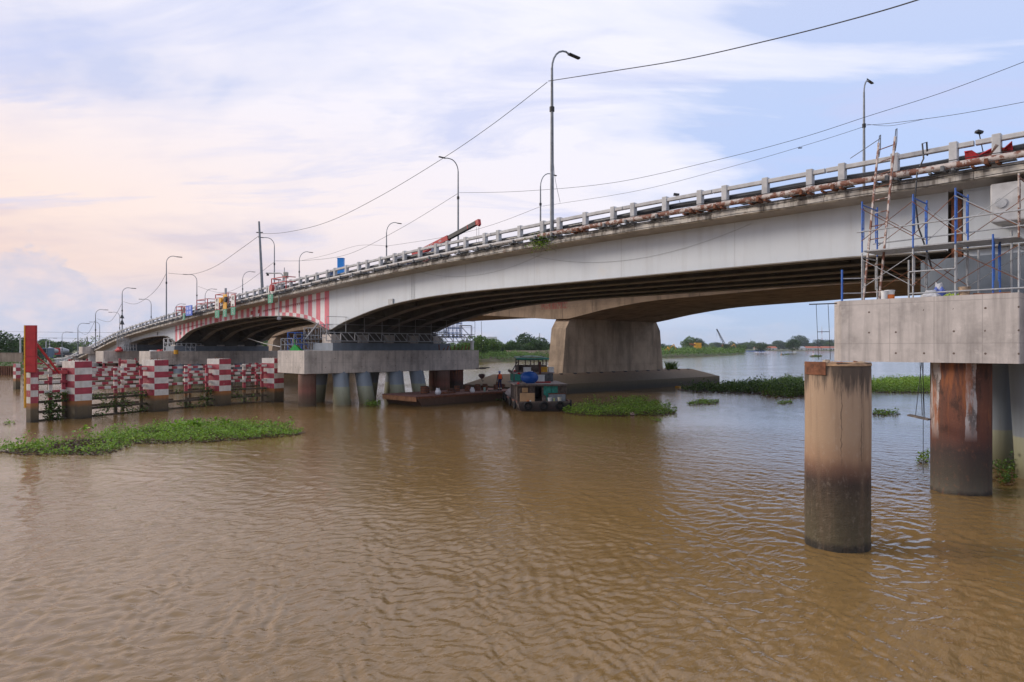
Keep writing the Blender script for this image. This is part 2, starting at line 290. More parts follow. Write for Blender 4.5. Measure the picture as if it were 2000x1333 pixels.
def whitepatch(nt, p, z, c):
    sp = N(nt, 'ShaderNodeSeparateXYZ', inp={0: p})
    ox, oy = B_(.22, .92)
    q = mth(nt, 'ADD', mth(nt, 'MULTIPLY', mth(nt, 'SUBTRACT', sp.outputs[0], ox), VR[0]), mth(nt, 'MULTIPLY', mth(nt, 'SUBTRACT', sp.outputs[1], oy), VR[1]))
    q = mth(nt, 'ADD', q, mth(nt, 'MULTIPLY', mth(nt, 'SUBTRACT', nz(nt, p, 1.0, 5.0, 0.6, sc=(3, 3, .5), loc=(2, 6, 0)), 0.5), 0.30))
    s1 = mth(nt, 'LESS_THAN', mth(nt, 'ABSOLUTE', mth(nt, 'SUBTRACT', q, 0.27)), 0.13); s2 = mth(nt, 'MULTIPLY', mth(nt, 'LESS_THAN', mth(nt, 'ABSOLUTE', mth(nt, 'ADD', q, 0.68)), 0.12), 0.9)
    s = mth(nt, 'MAXIMUM', s1, s2)
    up = ramp(nt, mth(nt, 'DIVIDE', z, 4.3), [(0.38, 0.0), (0.52, 1.0)])
    c = mixc(nt, mth(nt, 'MULTIPLY', mth(nt, 'MULTIPLY', s, up), 0.9), c, (0.46, 0.43, 0.42))
    s = nz(nt, p, 1.0, 6.0, 0.7, sc=(2.6, 2.6, 1.3), loc=(4, 1, 6))
    c = mixc(nt, mth(nt, 'MULTIPLY', mth(nt, 'MULTIPLY', ramp(nt, s, [(0.50, 0.0), (0.60, 1.0)]), up), 0.75), c, (0.04, 0.022, 0.016))
    s = nz(nt, p, 1.0, 6.0, 0.65, sc=(3.5, 3.5, 0.5), loc=(8, 1, 3))
    return mixc(nt, mth(nt, 'MULTIPLY', mth(nt, 'MULTIPLY', ramp(nt, s, [(0.52, 0.0), (0.62, 1.0)]), up), 0.8), c, (0.30, 0.10, 0.035))
M_PILER = zmat('rusty_pile_steel', 0, 4.2, [(0.0, (0.025, 0.02, 0.015)), (0.15, (0.095, 0.082, 0.06)), (0.6, (0.062, 0.05, 0.036)), (1.3, (0.05, 0.032, 0.027)), (1.75, (0.12, 0.045, 0.03)), (2.6, (0.17, 0.062, 0.035)), (4.1, (0.085, 0.04, 0.03))], wob=0.25, streak=0.5, streakcol=(0.05, 0.03, 0.025), spot=0.4, spotcol=(0.26, 0.10, 0.05), bmp=0.6, extra=whitepatch)
M_PILEB = zmat('brown_pile_steel', 0, 3.0, [(0.0, (0.10, 0.07, 0.04)), (0.8, (0.13, 0.07, 0.045)), (1.2, (0.22, 0.085, 0.06)), (1.6, (0.17, 0.075, 0.05)), (2.5, (0.20, 0.12, 0.09))], wob=0.2, streak=0.4, bmp=0.5)
M_LEG = zmat('blue_over_green_casing', 0, 3.0, [(0.0, (0.14, 0.125, 0.07)), (0.5, (0.20, 0.20, 0.12)), (1.40, (0.34, 0.35, 0.25)), (1.46, (0.235, 0.275, 0.315)), (2.6, (0.20, 0.24, 0.285))], wob=0.03, streak=0.25, streakcol=(0.12, 0.10, 0.08), spot=0.1, bmp=0.25, rough=0.55)
M_FOOT = zmat('river_stained_footing', -1, 2.0, [(-1.0, (0.05, 0.04, 0.03)), (0.35, (0.05, 0.045, 0.032)), (0.7, (0.09, 0.075, 0.045)), (1.0, (0.12, 0.09, 0.055)), (1.6, (0.17, 0.12, 0.075)), (2.0, (0.24, 0.16, 0.10))], wob=0.2, streak=0.3, bmp=0.5)
GAP = (0.055, 0.048, 0.034)
M_WETC = zmat('wet_fender_concrete', 0, 1.6, [(0.0, (0.025, 0.02, 0.012)), (0.12, (0.06, 0.045, 0.025)), (0.25, (0.085, 0.062, 0.033)), (0.75, (0.12, 0.088, 0.048)), (1.0, (0.30, 0.12, 0.035)), (1.5, (0.45, 0.17, 0.04))], wob=0.16, streak=0.35, bmp=0.5)
M_WETR = surf('wet_timber_rail', (0.10, 0.075, 0.05), .8, var=.3, scale=3, streak=.4)
M_FRED = surf('fender_red_paint', (0.36, 0.045, 0.065), 0.6, var=0.18, scale=2.5, streak=0.3, streakcol=(0.16, 0.04, 0.04), spot=0.35, spotcol=(0.5, 0.36, 0.33), spotscale=3.0, spots=(0.6, 0.66))
M_FWHT = surf('fender_white_paint', (0.62, 0.585, 0.53), 0.65, var=0.12, scale=2.5, streak=0.4, streakcol=(0.36, 0.27, 0.18), spot=0.4, spotcol=(0.25, 0.15, 0.09), spotscale=4.0, spots=(0.62, 0.7))
def leafmat(name, c1, c2, c3, trans=0.25):
    m, nt, b = newmat(name)
    g = nt.nodes.new('ShaderNodeNewGeometry')
    c = ramp(nt, g.outputs['Random Per Island'], [(0.0, c1), (0.55, c2), (0.92, c3)])
    n = nz(nt, g.outputs['Position'], 0.5, 4.0, 0.6)
    c = mixc(nt, ramp(nt, n, [(0.35, 0.0), (0.65, 0.7)]), c, tuple(k*1.35 for k in c2))
    nt.links.new(c, b.inputs['Base Color']); b.inputs['Roughness'].default_value = 0.5
    tr = N(nt, 'ShaderNodeBsdfTranslucent', inp={'Color': c}); mx = N(nt, 'ShaderNodeMixShader', inp={0: trans, 1: b.outputs[0], 2: tr.outputs[0]})
    nt.links.new(mx.outputs[0], nt.nodes['Material Output'].inputs[0]); return m
M_HYA = leafmat('water_hyacinth_leaf', (0.06, 0.12, 0.012), (0.155, 0.28, 0.025), (0.32, 0.44, 0.06))
M_HYAD = leafmat('dark_hyacinth_leaf', (0.015, 0.040, 0.007), (0.05, 0.105, 0.014), (0.17, 0.26, 0.035))
M_DEAD = leafmat('dead_plant_matter', (0.05, 0.03, 0.02), (0.09, 0.055, 0.035), (0.16, 0.10, 0.05), 0.05)
M_TREE = leafmat('tree_leaves', (0.03, 0.07, 0.010), (0.075, 0.15, 0.018), (0.18, 0.27, 0.03))
M_TREED = leafmat('dark_tree_leaves', (0.016, 0.042, 0.012), (0.036, 0.08, 0.018), (0.08, 0.14, 0.025))
M_GRASS = leafmat('bank_grass', (0.05, 0.10, 0.018), (0.10, 0.19, 0.03), (0.18, 0.28, 0.05))
M_BARK = surf('bark', (0.12, 0.09, 0.07), 0.9, var=0.3, scale=4)
M_DIRT = surf('river_bank_soil', (0.13, 0.11, 0.06), 0.95, var=0.3, scale=0.15, spot=0.8, spotcol=(0.07, 0.12, 0.025), spotscale=0.08, spots=(0.42, 0.55))
M_ROOF = surf('red_tile_roof', (0.42, 0.12, 0.06), 0.8, var=0.2, scale=1, bmp=0)
M_WALL = surf('white_house_wall', (0.62, 0.62, 0.60), 0.8, var=0.08, scale=0.5, bmp=0)
M_GLASS = surf('dark_window_glass', (0.04, 0.05, 0.06), 0.15, var=0.1, bmp=0)
M_TAN = surf('tan_wall_plaster', (0.42, 0.33, 0.24), 0.9, var=0.2, scale=0.6, streak=0.5, streakcol=(0.15, 0.1, 0.07))

# ------------------------------------------------------------------ mesh helpers
class MB:
    def __init__(s): s.v = []; s.f = []; s.m = []; s.sm = []
    def face(s, pts, mi=0, smooth=False):
        n = len(s.v); s.v += [tuple(p) for p in pts]; s.f.append(tuple(range(n, n+len(pts)))); s.m.append(mi); s.sm.append(smooth)
    def grid(s, rows, mi=0, smooth=False, closed=False):
        n = len(s.v); w = len(rows[0])
        for r in rows: s.v += [tuple(p) for p in r]
        for i in range(len(rows)-1):
            for j in range(w if closed else w-1):
                k = (j+1) % w
                s.f.append((n+i*w+j, n+i*w+k, n+(i+1)*w+k, n+(i+1)*w+j)); s.m.append(mi); s.sm.append(smooth)
    def hexa(s, p, mi=0):                   # p: 4 bottom + 4 top corners, both counter-clockwise seen from above
        n = len(s.v); s.v += [tuple(q) for q in p]
        for f in ((3, 2, 1, 0), (4, 5, 6, 7), (0, 1, 5, 4), (1, 2, 6, 5), (2, 3, 7, 6), (3, 0, 4, 7)):
            s.f.append(tuple(n+i for i in f)); s.m.append(mi if not hasattr(mi, '__len__') else mi[len(s.f) % 6]); s.sm.append(False)
    def box(s, x0, x1, y0, y1, z0, z1, mi=0):
        if x0 > x1: x0, x1 = x1, x0
        if y0 > y1: y0, y1 = y1, y0
        if z0 > z1: z0, z1 = z1, z0
        s.hexa([(x0, y0, z0), (x1, y0, z0), (x1, y1, z0), (x0, y1, z0), (x0, y0, z1), (x1, y0, z1), (x1, y1, z1), (x0, y1, z1)], mi)
    def sbox(s, s0, s1, u0, u1, z0, z1, mi=0): s.box(-s1, -s0, u0, u1, z0, z1, mi)
    def beam(s, a, b, w, h=None, mi=0, up=(0, 0, 1)):
        a, b = Vector(a), Vector(b); h = h or w; d = (b-a)
        if d.length < 1e-6: return
        d.normalize(); up = Vector(up)
        if abs(d.dot(up)) > 0.98: up = Vector((1, 0, 0))
        r = d.cross(up).normalized()*w/2; t = r.cross(d).normalized()*h/2
        s.hexa([a-r-t, a+r-t, b+r-t, b-r-t, a-r+t, a+r+t, b+r+t, b-r+t], mi)
    def tube(s, path, r, n=8, mi=0, caps=True, r2=None):
        path = [Vector(p) for p in path]; rows = []; L = len(path)
        up = Vector((0, 0, 1)); prev = None
        for i, p in enumerate(path):
            d = (path[min(i+1, L-1)]-path[max(i-1, 0)]).normalized()
            if prev is None:
                a = d.cross(up) if abs(d.dot(up)) < 0.95 else d.cross(Vector((1, 0, 0)))
            else: a = prev-d*prev.dot(d)
            a.normalize(); prev = a; c = d.cross(a)
            rr = r if r2 is None else r+(r2-r)*i/max(1, L-1)
            if hasattr(r, '__len__'): rr = r[i]
            rows.append([p+(a*math.cos(t)+c*math.sin(t))*rr for t in [2*math.pi*k/n for k in range(n)]])
        s.grid(rows, mi, True, True)
        if caps: s.face(rows[0][::-1], mi); s.face(rows[-1], mi)
    def build(s, name, mats, parent=None, loc=None, kind=None, world=False):
        if not hasattr(mats, '__len__'): mats = [mats]
        me = bpy.data.meshes.new(name)
        off = Vector((0, 0, 0))
        if world and parent is not None: off = parent.location
        if world and parent is None and loc is not None: off = Vector(loc)
        me.from_pydata([(a-off.x, b-off.y, c-off.z) for a, b, c in s.v] if off.length else s.v, [], s.f)
        for m in mats: me.materials.append(m)
        me.polygons.foreach_set('material_index', s.m); me.polygons.foreach_set('use_smooth', s.sm)
        me.update()
        o = bpy.data.objects.new(name, me); COL.objects.link(o)
        if parent is not None: o.parent = parent
        if loc is not None: o.location = loc
        if kind: o['kind'] = kind
        return o
def tag(o, label=None, cat=None, group=None, kind=None):
    if label: o['label'] = label
    if cat: o['category'] = cat
    if group: o['group'] = group
    if kind: o['kind'] = kind
    return o
def empty(name, loc, label, cat, group=None, rz=0.0):
    o = bpy.data.objects.new(name, None); COL.objects.link(o); o.location = loc; o.rotation_euler = (0, 0, rz); o.empty_display_size = 0.3
    return tag(o, label, cat, group)
def copy_tree(o, parent=None):
    c = o.copy(); COL.objects.link(c); c.parent = parent
    for ch in list(o.children): copy_tree(ch, c)
    return c
def inst(me, name, parent, loc, rot=None, sc=None):
    o = bpy.data.objects.new(name, me); COL.objects.link(o); o.parent = parent; o.location = loc
    if rot: o.rotation_euler = rot
    if sc: o.scale = sc
    return o
def bevel(o, w=0.01, seg=1):
    m = o.modifiers.new('bevel', 'BEVEL'); m.width = w; m.segments = seg; m.limit_method = 'ANGLE'; return o
def interp(xs, ys):
    xs = np.array(xs, float); ys = np.array(ys, float); d = np.diff(ys)/np.diff(xs)
    m = np.zeros(len(xs)); m[0] = d[0]; m[-1] = d[-1]
    for i in range(1, len(xs)-1): m[i] = 0 if d[i-1]*d[i] <= 0 else 2*d[i-1]*d[i]/(d[i-1]+d[i])
    def f(x):
        x = min(max(x, xs[0]), xs[-1]); i = min(int(np.searchsorted(xs, x, side='right'))-1, len(xs)-2); h = xs[i+1]-xs[i]; t = (x-xs[i])/h
        return float((2*t**3-3*t**2+1)*ys[i]+(t**3-2*t**2+t)*h*m[i]+(-2*t**3+3*t**2)*ys[i+1]+(t**3-t**2)*h*m[i+1])
    return f
rail = interp([-70, -20, 0, 15, 24, 30, 38, 44, 60, 73, 80, 93, 108, 121, 136, 148, 165], [11.1, 11.36, 11.38, 11.40, 11.31, 11.2, 10.95, 10.73, 10.0, 9.35, 8.95, 8.17, 7.05, 5.55, 3.85, 2.7, 2.3])
gbot = interp([-60, 1.2, 5, 20, 26, 30, 33.4, 37.4, 40.7, 43.2, 45.5, 47.3, 49.9, 54.1, 60.2, 66.4, 73.5, 78.9, 84.7, 86.5, 89, 92.5, 97.5, 105.6, 106.5, 165],
              [7.9, 7.9, 8.0, 8.04, 8.06, 8.0, 7.86, 7.5, 6.98, 6.5, 5.95, 6.5, 7.08, 7.45, 7.57, 7.45, 7.1, 6.55, 5.25, 5.6, 6.1, 6.07, 5.87, 5.25, 5.2, 1.0])
soff = lambda s: rail(s)-1.42
# ------------------------------------------------------------------ river
def wave_h(x, y, r):
    h = np.zeros_like(x); R = np.random.default_rng(5)
    x0_, y0_ = x, y
    x = x0_+.16*np.sin(1.1*y0_+.7*x0_)+.10*np.sin(2.3*x0_-1.7*y0_+1)+.05*np.sin(4.9*y0_+3.1*x0_+2)
    y = y0_+.16*np.sin(1.3*x0_-.6*y0_+2)+.10*np.sin(2.7*y0_+1.9*x0_)+.05*np.sin(5.3*x0_-2.7*y0_)
    GU = 0.85+0.28*np.sin(x*.11+1.2*np.sin(y*.07))*np.cos(y*.13+x*.04)+.12*np.sin(x*.31-y*.22)
    main = math.atan2(-(FW.y+0.45*RT.y), -(FW.x+0.45*RT.x))
    for k in range(52):
        lam = 0.16*(1.062**k)                      # 0.35 m .. 17 m
        a = main+R.normal(0, 0.85 if lam < 1 else .6); ph = R.uniform(0, 6.28); kx, ky = math.cos(a)*2*math.pi/lam, math.sin(a)*2*math.pi/lam
        amp = 0.0120*lam if lam < 0.36 else 0.0043*(0.36/lam)**0.7
        fade = np.clip((lam*95/np.maximum(r, 1)-1), 0, 1)          # drop what the mesh cannot carry
        w1, w2 = R.uniform(-1, 1, 2)*0.35/lam
        mod = GU*(0.6+0.4*np.sin(kx*0.13*x+w1*y+ph)*np.cos(ky*0.11*y+w2*x))
        h += amp*fade*mod*np.sin(kx*x+ky*y+ph+0.9*np.sin((w1*x-w2*y)*1.7+ph*2))
    return h
def river():
    nr = 760; r = [4.0]
    while r[-1] < 160: r.append(r[-1]*1.0036)
    while r[-1] < 6000: r.append(r[-1]*1.06)
    r = np.array(r)
    a0 = math.atan2(FW.y, FW.x)
    fine = np.linspace(-0.70, 0.70, 860); coarse = np.linspace(0.70, 2*math.pi-0.70, 60)[1:-1]
    ang = np.concatenate([fine, coarse])+a0
    Rr, A = np.meshgrid(r, ang, indexing='ij')
    x = CAMP.x+Rr*np.cos(A); y = CAMP.y+Rr*np.sin(A)
    isf = np.zeros(len(ang)); isf[:860] = 1
    h = wave_h(x, y, Rr)*isf[None, :]
    n = len(ang); m = len(r)
    co_ = np.stack([x, y, h], -1).reshape(-1, 3)
    co_ = np.vstack([co_, [[CAMP.x, CAMP.y, 0.0]]])
    i = np.arange(m-1)[:, None]*n; j = np.arange(n)[None, :]; k = (j+1) % n
    q = np.stack([i+j, i+n+j, i+n+k, i+k], -1).reshape(-1, 4)
    c = m*n; tri = [(c, int(a), int((a+1) % n)) for a in range(n)]
    me = bpy.data.meshes.new('river_water')
    nv = len(co_); nq = len(q); nt_ = len(tri)
    me.vertices.add(nv); me.vertices.foreach_set('co', co_.ravel())
    loops = np.concatenate([q.ravel(), np.array(tri).ravel()]); me.loops.add(len(loops)); me.loops.foreach_set('vertex_index', loops)
    me.polygons.add(nq+nt_)
    me.polygons.foreach_set('loop_start', np.concatenate([np.arange(nq)*4, nq*4+np.arange(nt_)*3]))
    me.polygons.foreach_set('use_smooth', np.ones(nq+nt_, bool))
    me.update(calc_edges=True); me.validate()
    o = bpy.data.objects.new('river_water', me); COL.objects.link(o); tag(o, 'muddy brown rippled river water under the bridges', kind='structure')
    mt, nt, b = newmat('muddy_water'); p = wpos(nt)
    c = ramp(nt, nz(nt, p, 0.06, 4.0, 0.6), [(0.3, (0.180, 0.107, 0.036)), (0.7, (0.228, 0.140, 0.052))])
    nt.links.new(c, b.inputs['Base Color']); b.inputs['Roughness'].default_value = 0.06; b.inputs['IOR'].default_value = 1.46
    rot = N(nt, 'ShaderNodeMapping', inp={'Vector': p}); rot.inputs['Rotation'].default_value = (0, 0, -math.atan2(FW.y, FW.x)+0.25); rot.inputs['Scale'].default_value = (1.0, 0.42, 1)
    n1 = N(nt, 'ShaderNodeTexNoise', inp={'Vector': rot.outputs[0], 'Scale': 6.0, 'Detail': 4.0, 'Roughness': 0.55, 'Distortion': 0.3}).outputs[0]
    n2 = N(nt, 'ShaderNodeTexNoise', inp={'Vector': rot.outputs[0], 'Scale': 9.0, 'Detail': 3.0, 'Roughness': 0.5, 'Distortion': 0.4}).outputs[0]
    gust = ramp(nt, nz(nt, p, 0.07, 3.0, 0.5, sc=(1, 1, 1), loc=(3, 8, 0)), [(0.38, 0.25), (0.6, 1.0)])
    b1 = N(nt, 'ShaderNodeBump', inp={'Height': mth(nt, 'MULTIPLY', n1, gust), 'Strength': 0.7, 'Distance': 0.055})
    b2 = N(nt, 'ShaderNodeBump', inp={'Height': n2, 'Strength': 0.5, 'Distance': 0.02, 'Normal': b1.outputs[0]})
    nt.links.new(b2.outputs[0], b.inputs['Normal'])
    me.materials.append(mt)
river()

# ------------------------------------------------------------------ land
def land(name, line, far, top, label):
    """line: waterline, camera-right/ahead metres, inland on its left; far: closing points inland"""
    mb = MB(); pts = []
    for (a, b) in zip(line[:-1], line[1:]):
        L = math.dist(a, b); k = max(1, int(L/6))
        for i in range(k): pts.append((a[0]+(b[0]-a[0])*i/k, a[1]+(b[1]-a[1])*i/k))
    pts.append(line[-1]); P = []
    for i, (x, y) in enumerate(pts):
        a = pts[max(0, i-1)]; b = pts[min(len(pts)-1, i+1)]; dx, dy = b[0]-a[0], b[1]-a[1]; L = math.hypot(dx, dy)
        P.append((x, y, -dy/L, dx/L))
    rows = []
    for off, z in ((-2.0, -1.5), (0.0, -0.1), (1.5, 0.5*top), (4.0, top*0.85), (9, top)):
        rows.append([cw(x+nx*(off+noise.noise((x*.13, y*.13, off))*1.2), y+ny*(off+noise.noise((x*.11, y*.17, off+9))*1.2), z+noise.noise((x*.2, y*.2, z))*0.25*(z > 0)) for x, y, nx, ny in P])
    mb.grid(rows[::-1])
    ring = list(rows[-1])+[cw(x, y, top) for x, y in far]
    mb.face(ring)
    o = mb.build(name, M_DIRT); tag(o, label, kind='structure')
    bm = bmesh.new(); bm.from_mesh(o.data); bmesh.ops.triangulate(bm, faces=[f for f in bm.faces if len(f.verts) > 4])
    bmesh.ops.recalc_face_normals(bm, faces=bm.faces)
    if sum(f.normal.z*f.calc_area() for f in bm.faces) < 0: bmesh.ops.reverse_faces(bm, faces=bm.faces)
    bm.to_mesh(o.data); bm.free(); return o
BANK = [(-900, 60), (-260, 98), (-130, 108), (-88, 113), (-84, 122), (-88, 135), (-84, 150), (-74, 172), (-52, 198), (-30, 210), (-9, 214), (13, 238), (38, 275), (66, 312), (100, 360), (140, 440), (176, 520), (187, 548), (178, 580), (140, 640), (60, 760), (-40, 980)]
land('river_bank', BANK, [(-700, 1500), (-2500, 1500), (-2500, 60)], 1.5, 'low grassy river bank running behind the bridges')
FARSH = [(3200, 1100), (2200, 1180), (1500, 1215), (900, 1200), (560, 1190), (330, 1175), (200, 1160), (60, 1190), (-160, 1260)]
FARSH = FARSH[::-1]
land('far_shore', FARSH, [(3200, 3200), (-400, 3200)], 1.6, 'distant shore across the river')

# ------------------------------------------------------------------ new steel girder bridge
S0, S1 = -62.0, 162.0
UE, UG, GS, NG = 2.2, 3.4, 2.55, 5
UF = UG+GS*(NG-1)+1.2
bridge = empty('road_bridge', (0, 0, 0), 'long arched grey steel girder road bridge with white concrete railing and pink striped span', 'bridge')
def srange(a, b, st):
    n = max(1, int(round((b-a)/st))); return [a+(b-a)*i/n for i in range(n+1)]
def sweep(mb, ss, prof, mi=0, caps=True):
    """prof(s) -> closed polygon of (u, z)"""
    rows = [[B(s, u, z) for u, z in prof(s)] for s in ss]
    mb.grid(rows, mi, False, True)
    if caps: mb.face(rows[0], mi); mb.face(rows[-1][::-1], mi)
# deck slab
mb = MB(); sweep(mb, srange(S0, S1, 2.5), lambda s: [(UE+.10, soff(s)+.13), (UG, soff(s)), (UF-1.2, soff(s)), (UF-.10, soff(s)+.13), (UF-.10, soff(s)+.34), (UE+.10, soff(s)+.34)])
mb.build('deck_slab', M_SOFF, bridge)
# fascia pieces: precast units about 4.8 m long with open joints and a ledge
for side, sg in ((UE, 1), (UF, -1)):
    k = -13
    while True:
        a = 4.36+.6+4.8*k; b = a+4.8
        if a > S1-5: break
        if b > S0:
            for (a_, b_) in ((a+.012, a+2.4-.012), (a+2.4+.012, b-.012)):
                mb = MB(); q = lambda u: side+sg*u
                sweep(mb, srange(a_, b_, 1.2), lambda s: [(q(0.0), soff(s)+.215), (q(.30), soff(s)+.215), (q(.30), rail(s)-1.0), (q(0.035), rail(s)-1.0), (q(0.035), soff(s)+.36), (q(0), soff(s)+.36)])
                mb.build('fascia_unit', M_FASC, bridge)
                mb = MB(); sweep(mb, srange(a_, b_, 1.2), lambda s: [(q(-.07), soff(s)+.05), (q(.20), soff(s)+.04), (q(.20), soff(s)+.213), (q(-.07), soff(s)+.213)])
                mb.build('fascia_ledge', M_FASC2, bridge)
        k += 1
# railing posts and rails
post = MB(); post.box(-.125, .125, -.125, .125, -.06, 1.03); post_me = post.build('post', M_CONC, bridge)
bevel(post_me, 0.025, 2)
for side, sg in ((UE, 1), (UF, -1)):
    for k in range(-13, 32):
        for off in (0, 1.2, 3.0):
            s = 4.36+4.8*k+off
            if s < S0+1 or s > S1-2: continue
            if side == UF and s < -20: continue
            c = post_me.copy(); COL.objects.link(c); c.parent = bridge; c.location = (-s, side+sg*.14, rail(s)-1.03)
        a = 4.36+4.8*k+.6+.03; b = a+4.74
        if a < S0 or b > S1: continue
        posts = [a-.63+o for o in (1.2, 3.0, 4.8)]
        mb = MB()
        f = lambda s: [(side+sg*.05, rail(s)-.24), (side+sg*.23, rail(s)-.24), (side+sg*.23, rail(s)-.075), (side+sg*.05, rail(s)-.075)]
        sweep(mb, [a, a+1.2, a+2.9, b], f)
        o = mb.build('rail', M_CONC, bridge); bevel(o, .02, 1)
bpy.data.objects.remove(post_me)
# main girders: web with a bottom flange, arched over the river piers, striped over the navigation span
def girder_seg(gi, a, b, bot, stripes=False):
    u = UG+GS*gi; mb = MB(); t = .02
    if not stripes:
        sweep(mb, srange(a, b, 1.0), lambda s: [(u-t, bot(s)), (u+t, bot(s)), (u+t, soff(s)), (u-t, soff(s))])
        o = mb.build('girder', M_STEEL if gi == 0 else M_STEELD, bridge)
    else:
        s = a; i = 0
        w = .745
        while s < b-.01:
            e = min(b, s+w)
            ss = srange(s, e, .4)
            sweep(mb, ss, lambda s: [(u-t, bot(s)), (u+t, bot(s)), (u+t, soff(s)), (u-t, soff(s))], i % 2 == 1 and 1 or 0, caps=False)
            s = e; i += 1
        o = mb.build('girder', [M_PINK, M_PINKL], bridge)
    fl = MB(); sweep(fl, srange(a, b, 1.0), lambda s: [(u-.30, bot(s)-.05), (u+.30, bot(s)-.05), (u+.30, bot(s)-.002), (u-.30, bot(s)-.002)])
    fl.build('flange', M_FLANGE if not stripes else M_FLANGE, o)
    return o
G = []
for gi in range(NG):
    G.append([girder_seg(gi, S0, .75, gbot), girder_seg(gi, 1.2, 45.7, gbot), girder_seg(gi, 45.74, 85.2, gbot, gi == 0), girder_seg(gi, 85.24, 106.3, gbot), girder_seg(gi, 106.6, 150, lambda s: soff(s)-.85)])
# vertical stiffeners behind the outer webs, cross frames between the girders
for k, s in enumerate([x for x in srange(-8, 104, 4.4)]):
    if abs(s-.9) < .6: continue
    mb = MB(); zt, zb = soff(s)-.15, gbot(s)+.15
    for g in range(NG-1):
        u0, u1 = UG+GS*g+.03, UG+GS*(g+1)-.03
        mb.beam(B(s, u0, zt), B(s, u1, zt), .10); mb.beam(B(s, u0, zb), B(s, u1, zb), .10)
        mb.beam(B(s, u0, zb), B(s, (u0+u1)/2, zt-.08), .07); mb.beam(B(s, u1, zb), B(s, (u0+u1)/2, zt-.08), .07)
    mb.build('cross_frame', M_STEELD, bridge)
# splice plates with bolts on the outer web
for s in (33.7, 92.5):
    mb = MB(); u = UG-.02
    for ds in (-.16, .16):
        n = 14
        for i in range(n):
            z = gbot(s)+.15+(soff(s)-gbot(s)-.3)*i/(n-1); mb.box(-(s+ds)-.03, -(s+ds)+.03, u-.03, u-.012, z-.03, z+.03)
    mb.sbox(s-.012, s+.012, u-.012, u-.004, gbot(s)+.02, soff(s)-.02)
    mb.build('splice_bolts', M_GALV, bridge)
mb = MB(); mb.sbox(36.1, 36.7, UG-.12, UG-.02, gbot(36.4)+.05, gbot(36.4)+.45); mb.build('junction_box', M_GALV, bridge)
# striped curved reinforcement along the lower edge beside the pier
for i in range(12):
    a = 46.6+i*.72; mb = MB()
    sweep(mb, srange(a, a+.70, .35), lambda s: [(UG-.06, gbot(s)-.06), (UG-.022, gbot(s)-.06), (UG-.022, gbot(s)+.30), (UG-.06, gbot(s)+.30)])
    mb.build('edge_band', M_PINK if i % 2 == 0 else M_PINKL, bridge)
# red patches where the board of stripes has been opened
for (a, zt, zb, w) in ((70.5, 1.2, 2.3, 1.0), (61.3, .75, 2.0, .5), (59.6, .75, 2.0, .4)):
    mb = MB(); mb.sbox(a, a+w, UG-.05, UG-.022, gbot(a)+.02, soff(a)-.35); mb.build('bright_red_panel', M_BRED, bridge)
for a in (60.3, 61.9):
    z = soff(a); mb = MB(); mb.hexa([B(a, UG-.09, gbot(a)-.1), B(a-.5, UG-.09, gbot(a)-.1), B(a-.5, UG-.06, gbot(a)-.1), B(a, UG-.06, gbot(a)-.1), B(a-.25, UG-.09, z-.7), B(a-.75, UG-.09, z-.7), B(a-.75, UG-.06, z-.7), B(a-.25, UG-.06, z-.7)]); mb.build('white_marker_panel', M_PINKL, bridge)
# rod carrying cable hooks across the stripes
mb = MB()
mb.tube([B(s, UG-.1, soff(s)-.55) for s in srange(46, 58.8, 1.6)], .015, 4)
mb.tube([B(s, UG-.1, soff(s)-.5) for s in srange(75, 85, 2)], .015, 4)
for s in srange(46.2, 58.6, .37): mb.beam(B(s, UG-.1, soff(s)-.56), B(s+.05, UG-.1, soff(s)-.70), .03)
for s in srange(75, 85, .5): mb.beam(B(s, UG-.1, soff(s)-.51), B(s+.05, UG-.1, soff(s)-.63), .03)
o = mb.build('cable_rail', M_RED, bridge)
# road surface
mb = MB(); sweep(mb, srange(S0, S1, 3), lambda s: [(UE+.35, soff(s)+.345), (UF-.35, soff(s)+.345), (UF-.35, soff(s)+.42), (UE+.35, soff(s)+.42)])
mb.build('road_surface', surf('asphalt', (0.05, 0.05, 0.05), .9, var=.2), bridge)

# pipes slung along the railing: things of their own
rp = lambda s: rail(s)-.84
mb = MB(); mb.tube([B(s, UE-.17, rp(s)) for s in srange(-40, 20, 1.5)], .115, 10)
mb.build('steel_pipe', M_RUSTW); o = bpy.data.objects['steel_pipe']; tag(o, 'long steel pipe flaking to rust slung along the outside of the railing', 'pipe')
mb = MB(); mb.tube([B(s, UE-.17, rp(s)) for s in srange(20.06, 150, 2.0)], .10, 8)
o = mb.build('steel_pipe', M_PIPEW); tag(o, 'long grey steel pipe continuing left outside the railing past the tall lamp', 'pipe')
mb = MB(); mb.tube([B(s, UE+.42+.02*math.sin(s*.7), rail(s)-.50-.05*math.sin(s*.31+1)-.03*math.sin(s*.9)) for s in srange(-45, 120, 1.6)], .125, 10)
o = mb.build('water_main', M_BLACKP); tag(o, 'thick black plastic pipe lying along the deck just behind the railing', 'pipe')
cables = MB()
for j, (du, dz, r) in enumerate(((-.30, -.30, .018), (-.26, .13, .014), (.0, -.98, .012), (-.07, -1.2, .012))):
    cables.tube([B(s, UE+du, rail(s)-.84+(dz if dz > -.9 else dz+.84-.14)+.03*math.sin(s*1.3+j)) for s in srange(-30, 110, .9)], r, 4)
o = cables.build('cable_bundle', M_WIRE); tag(o, 'thin dark cables strung along the deck edge below the steel pipe', 'cable')
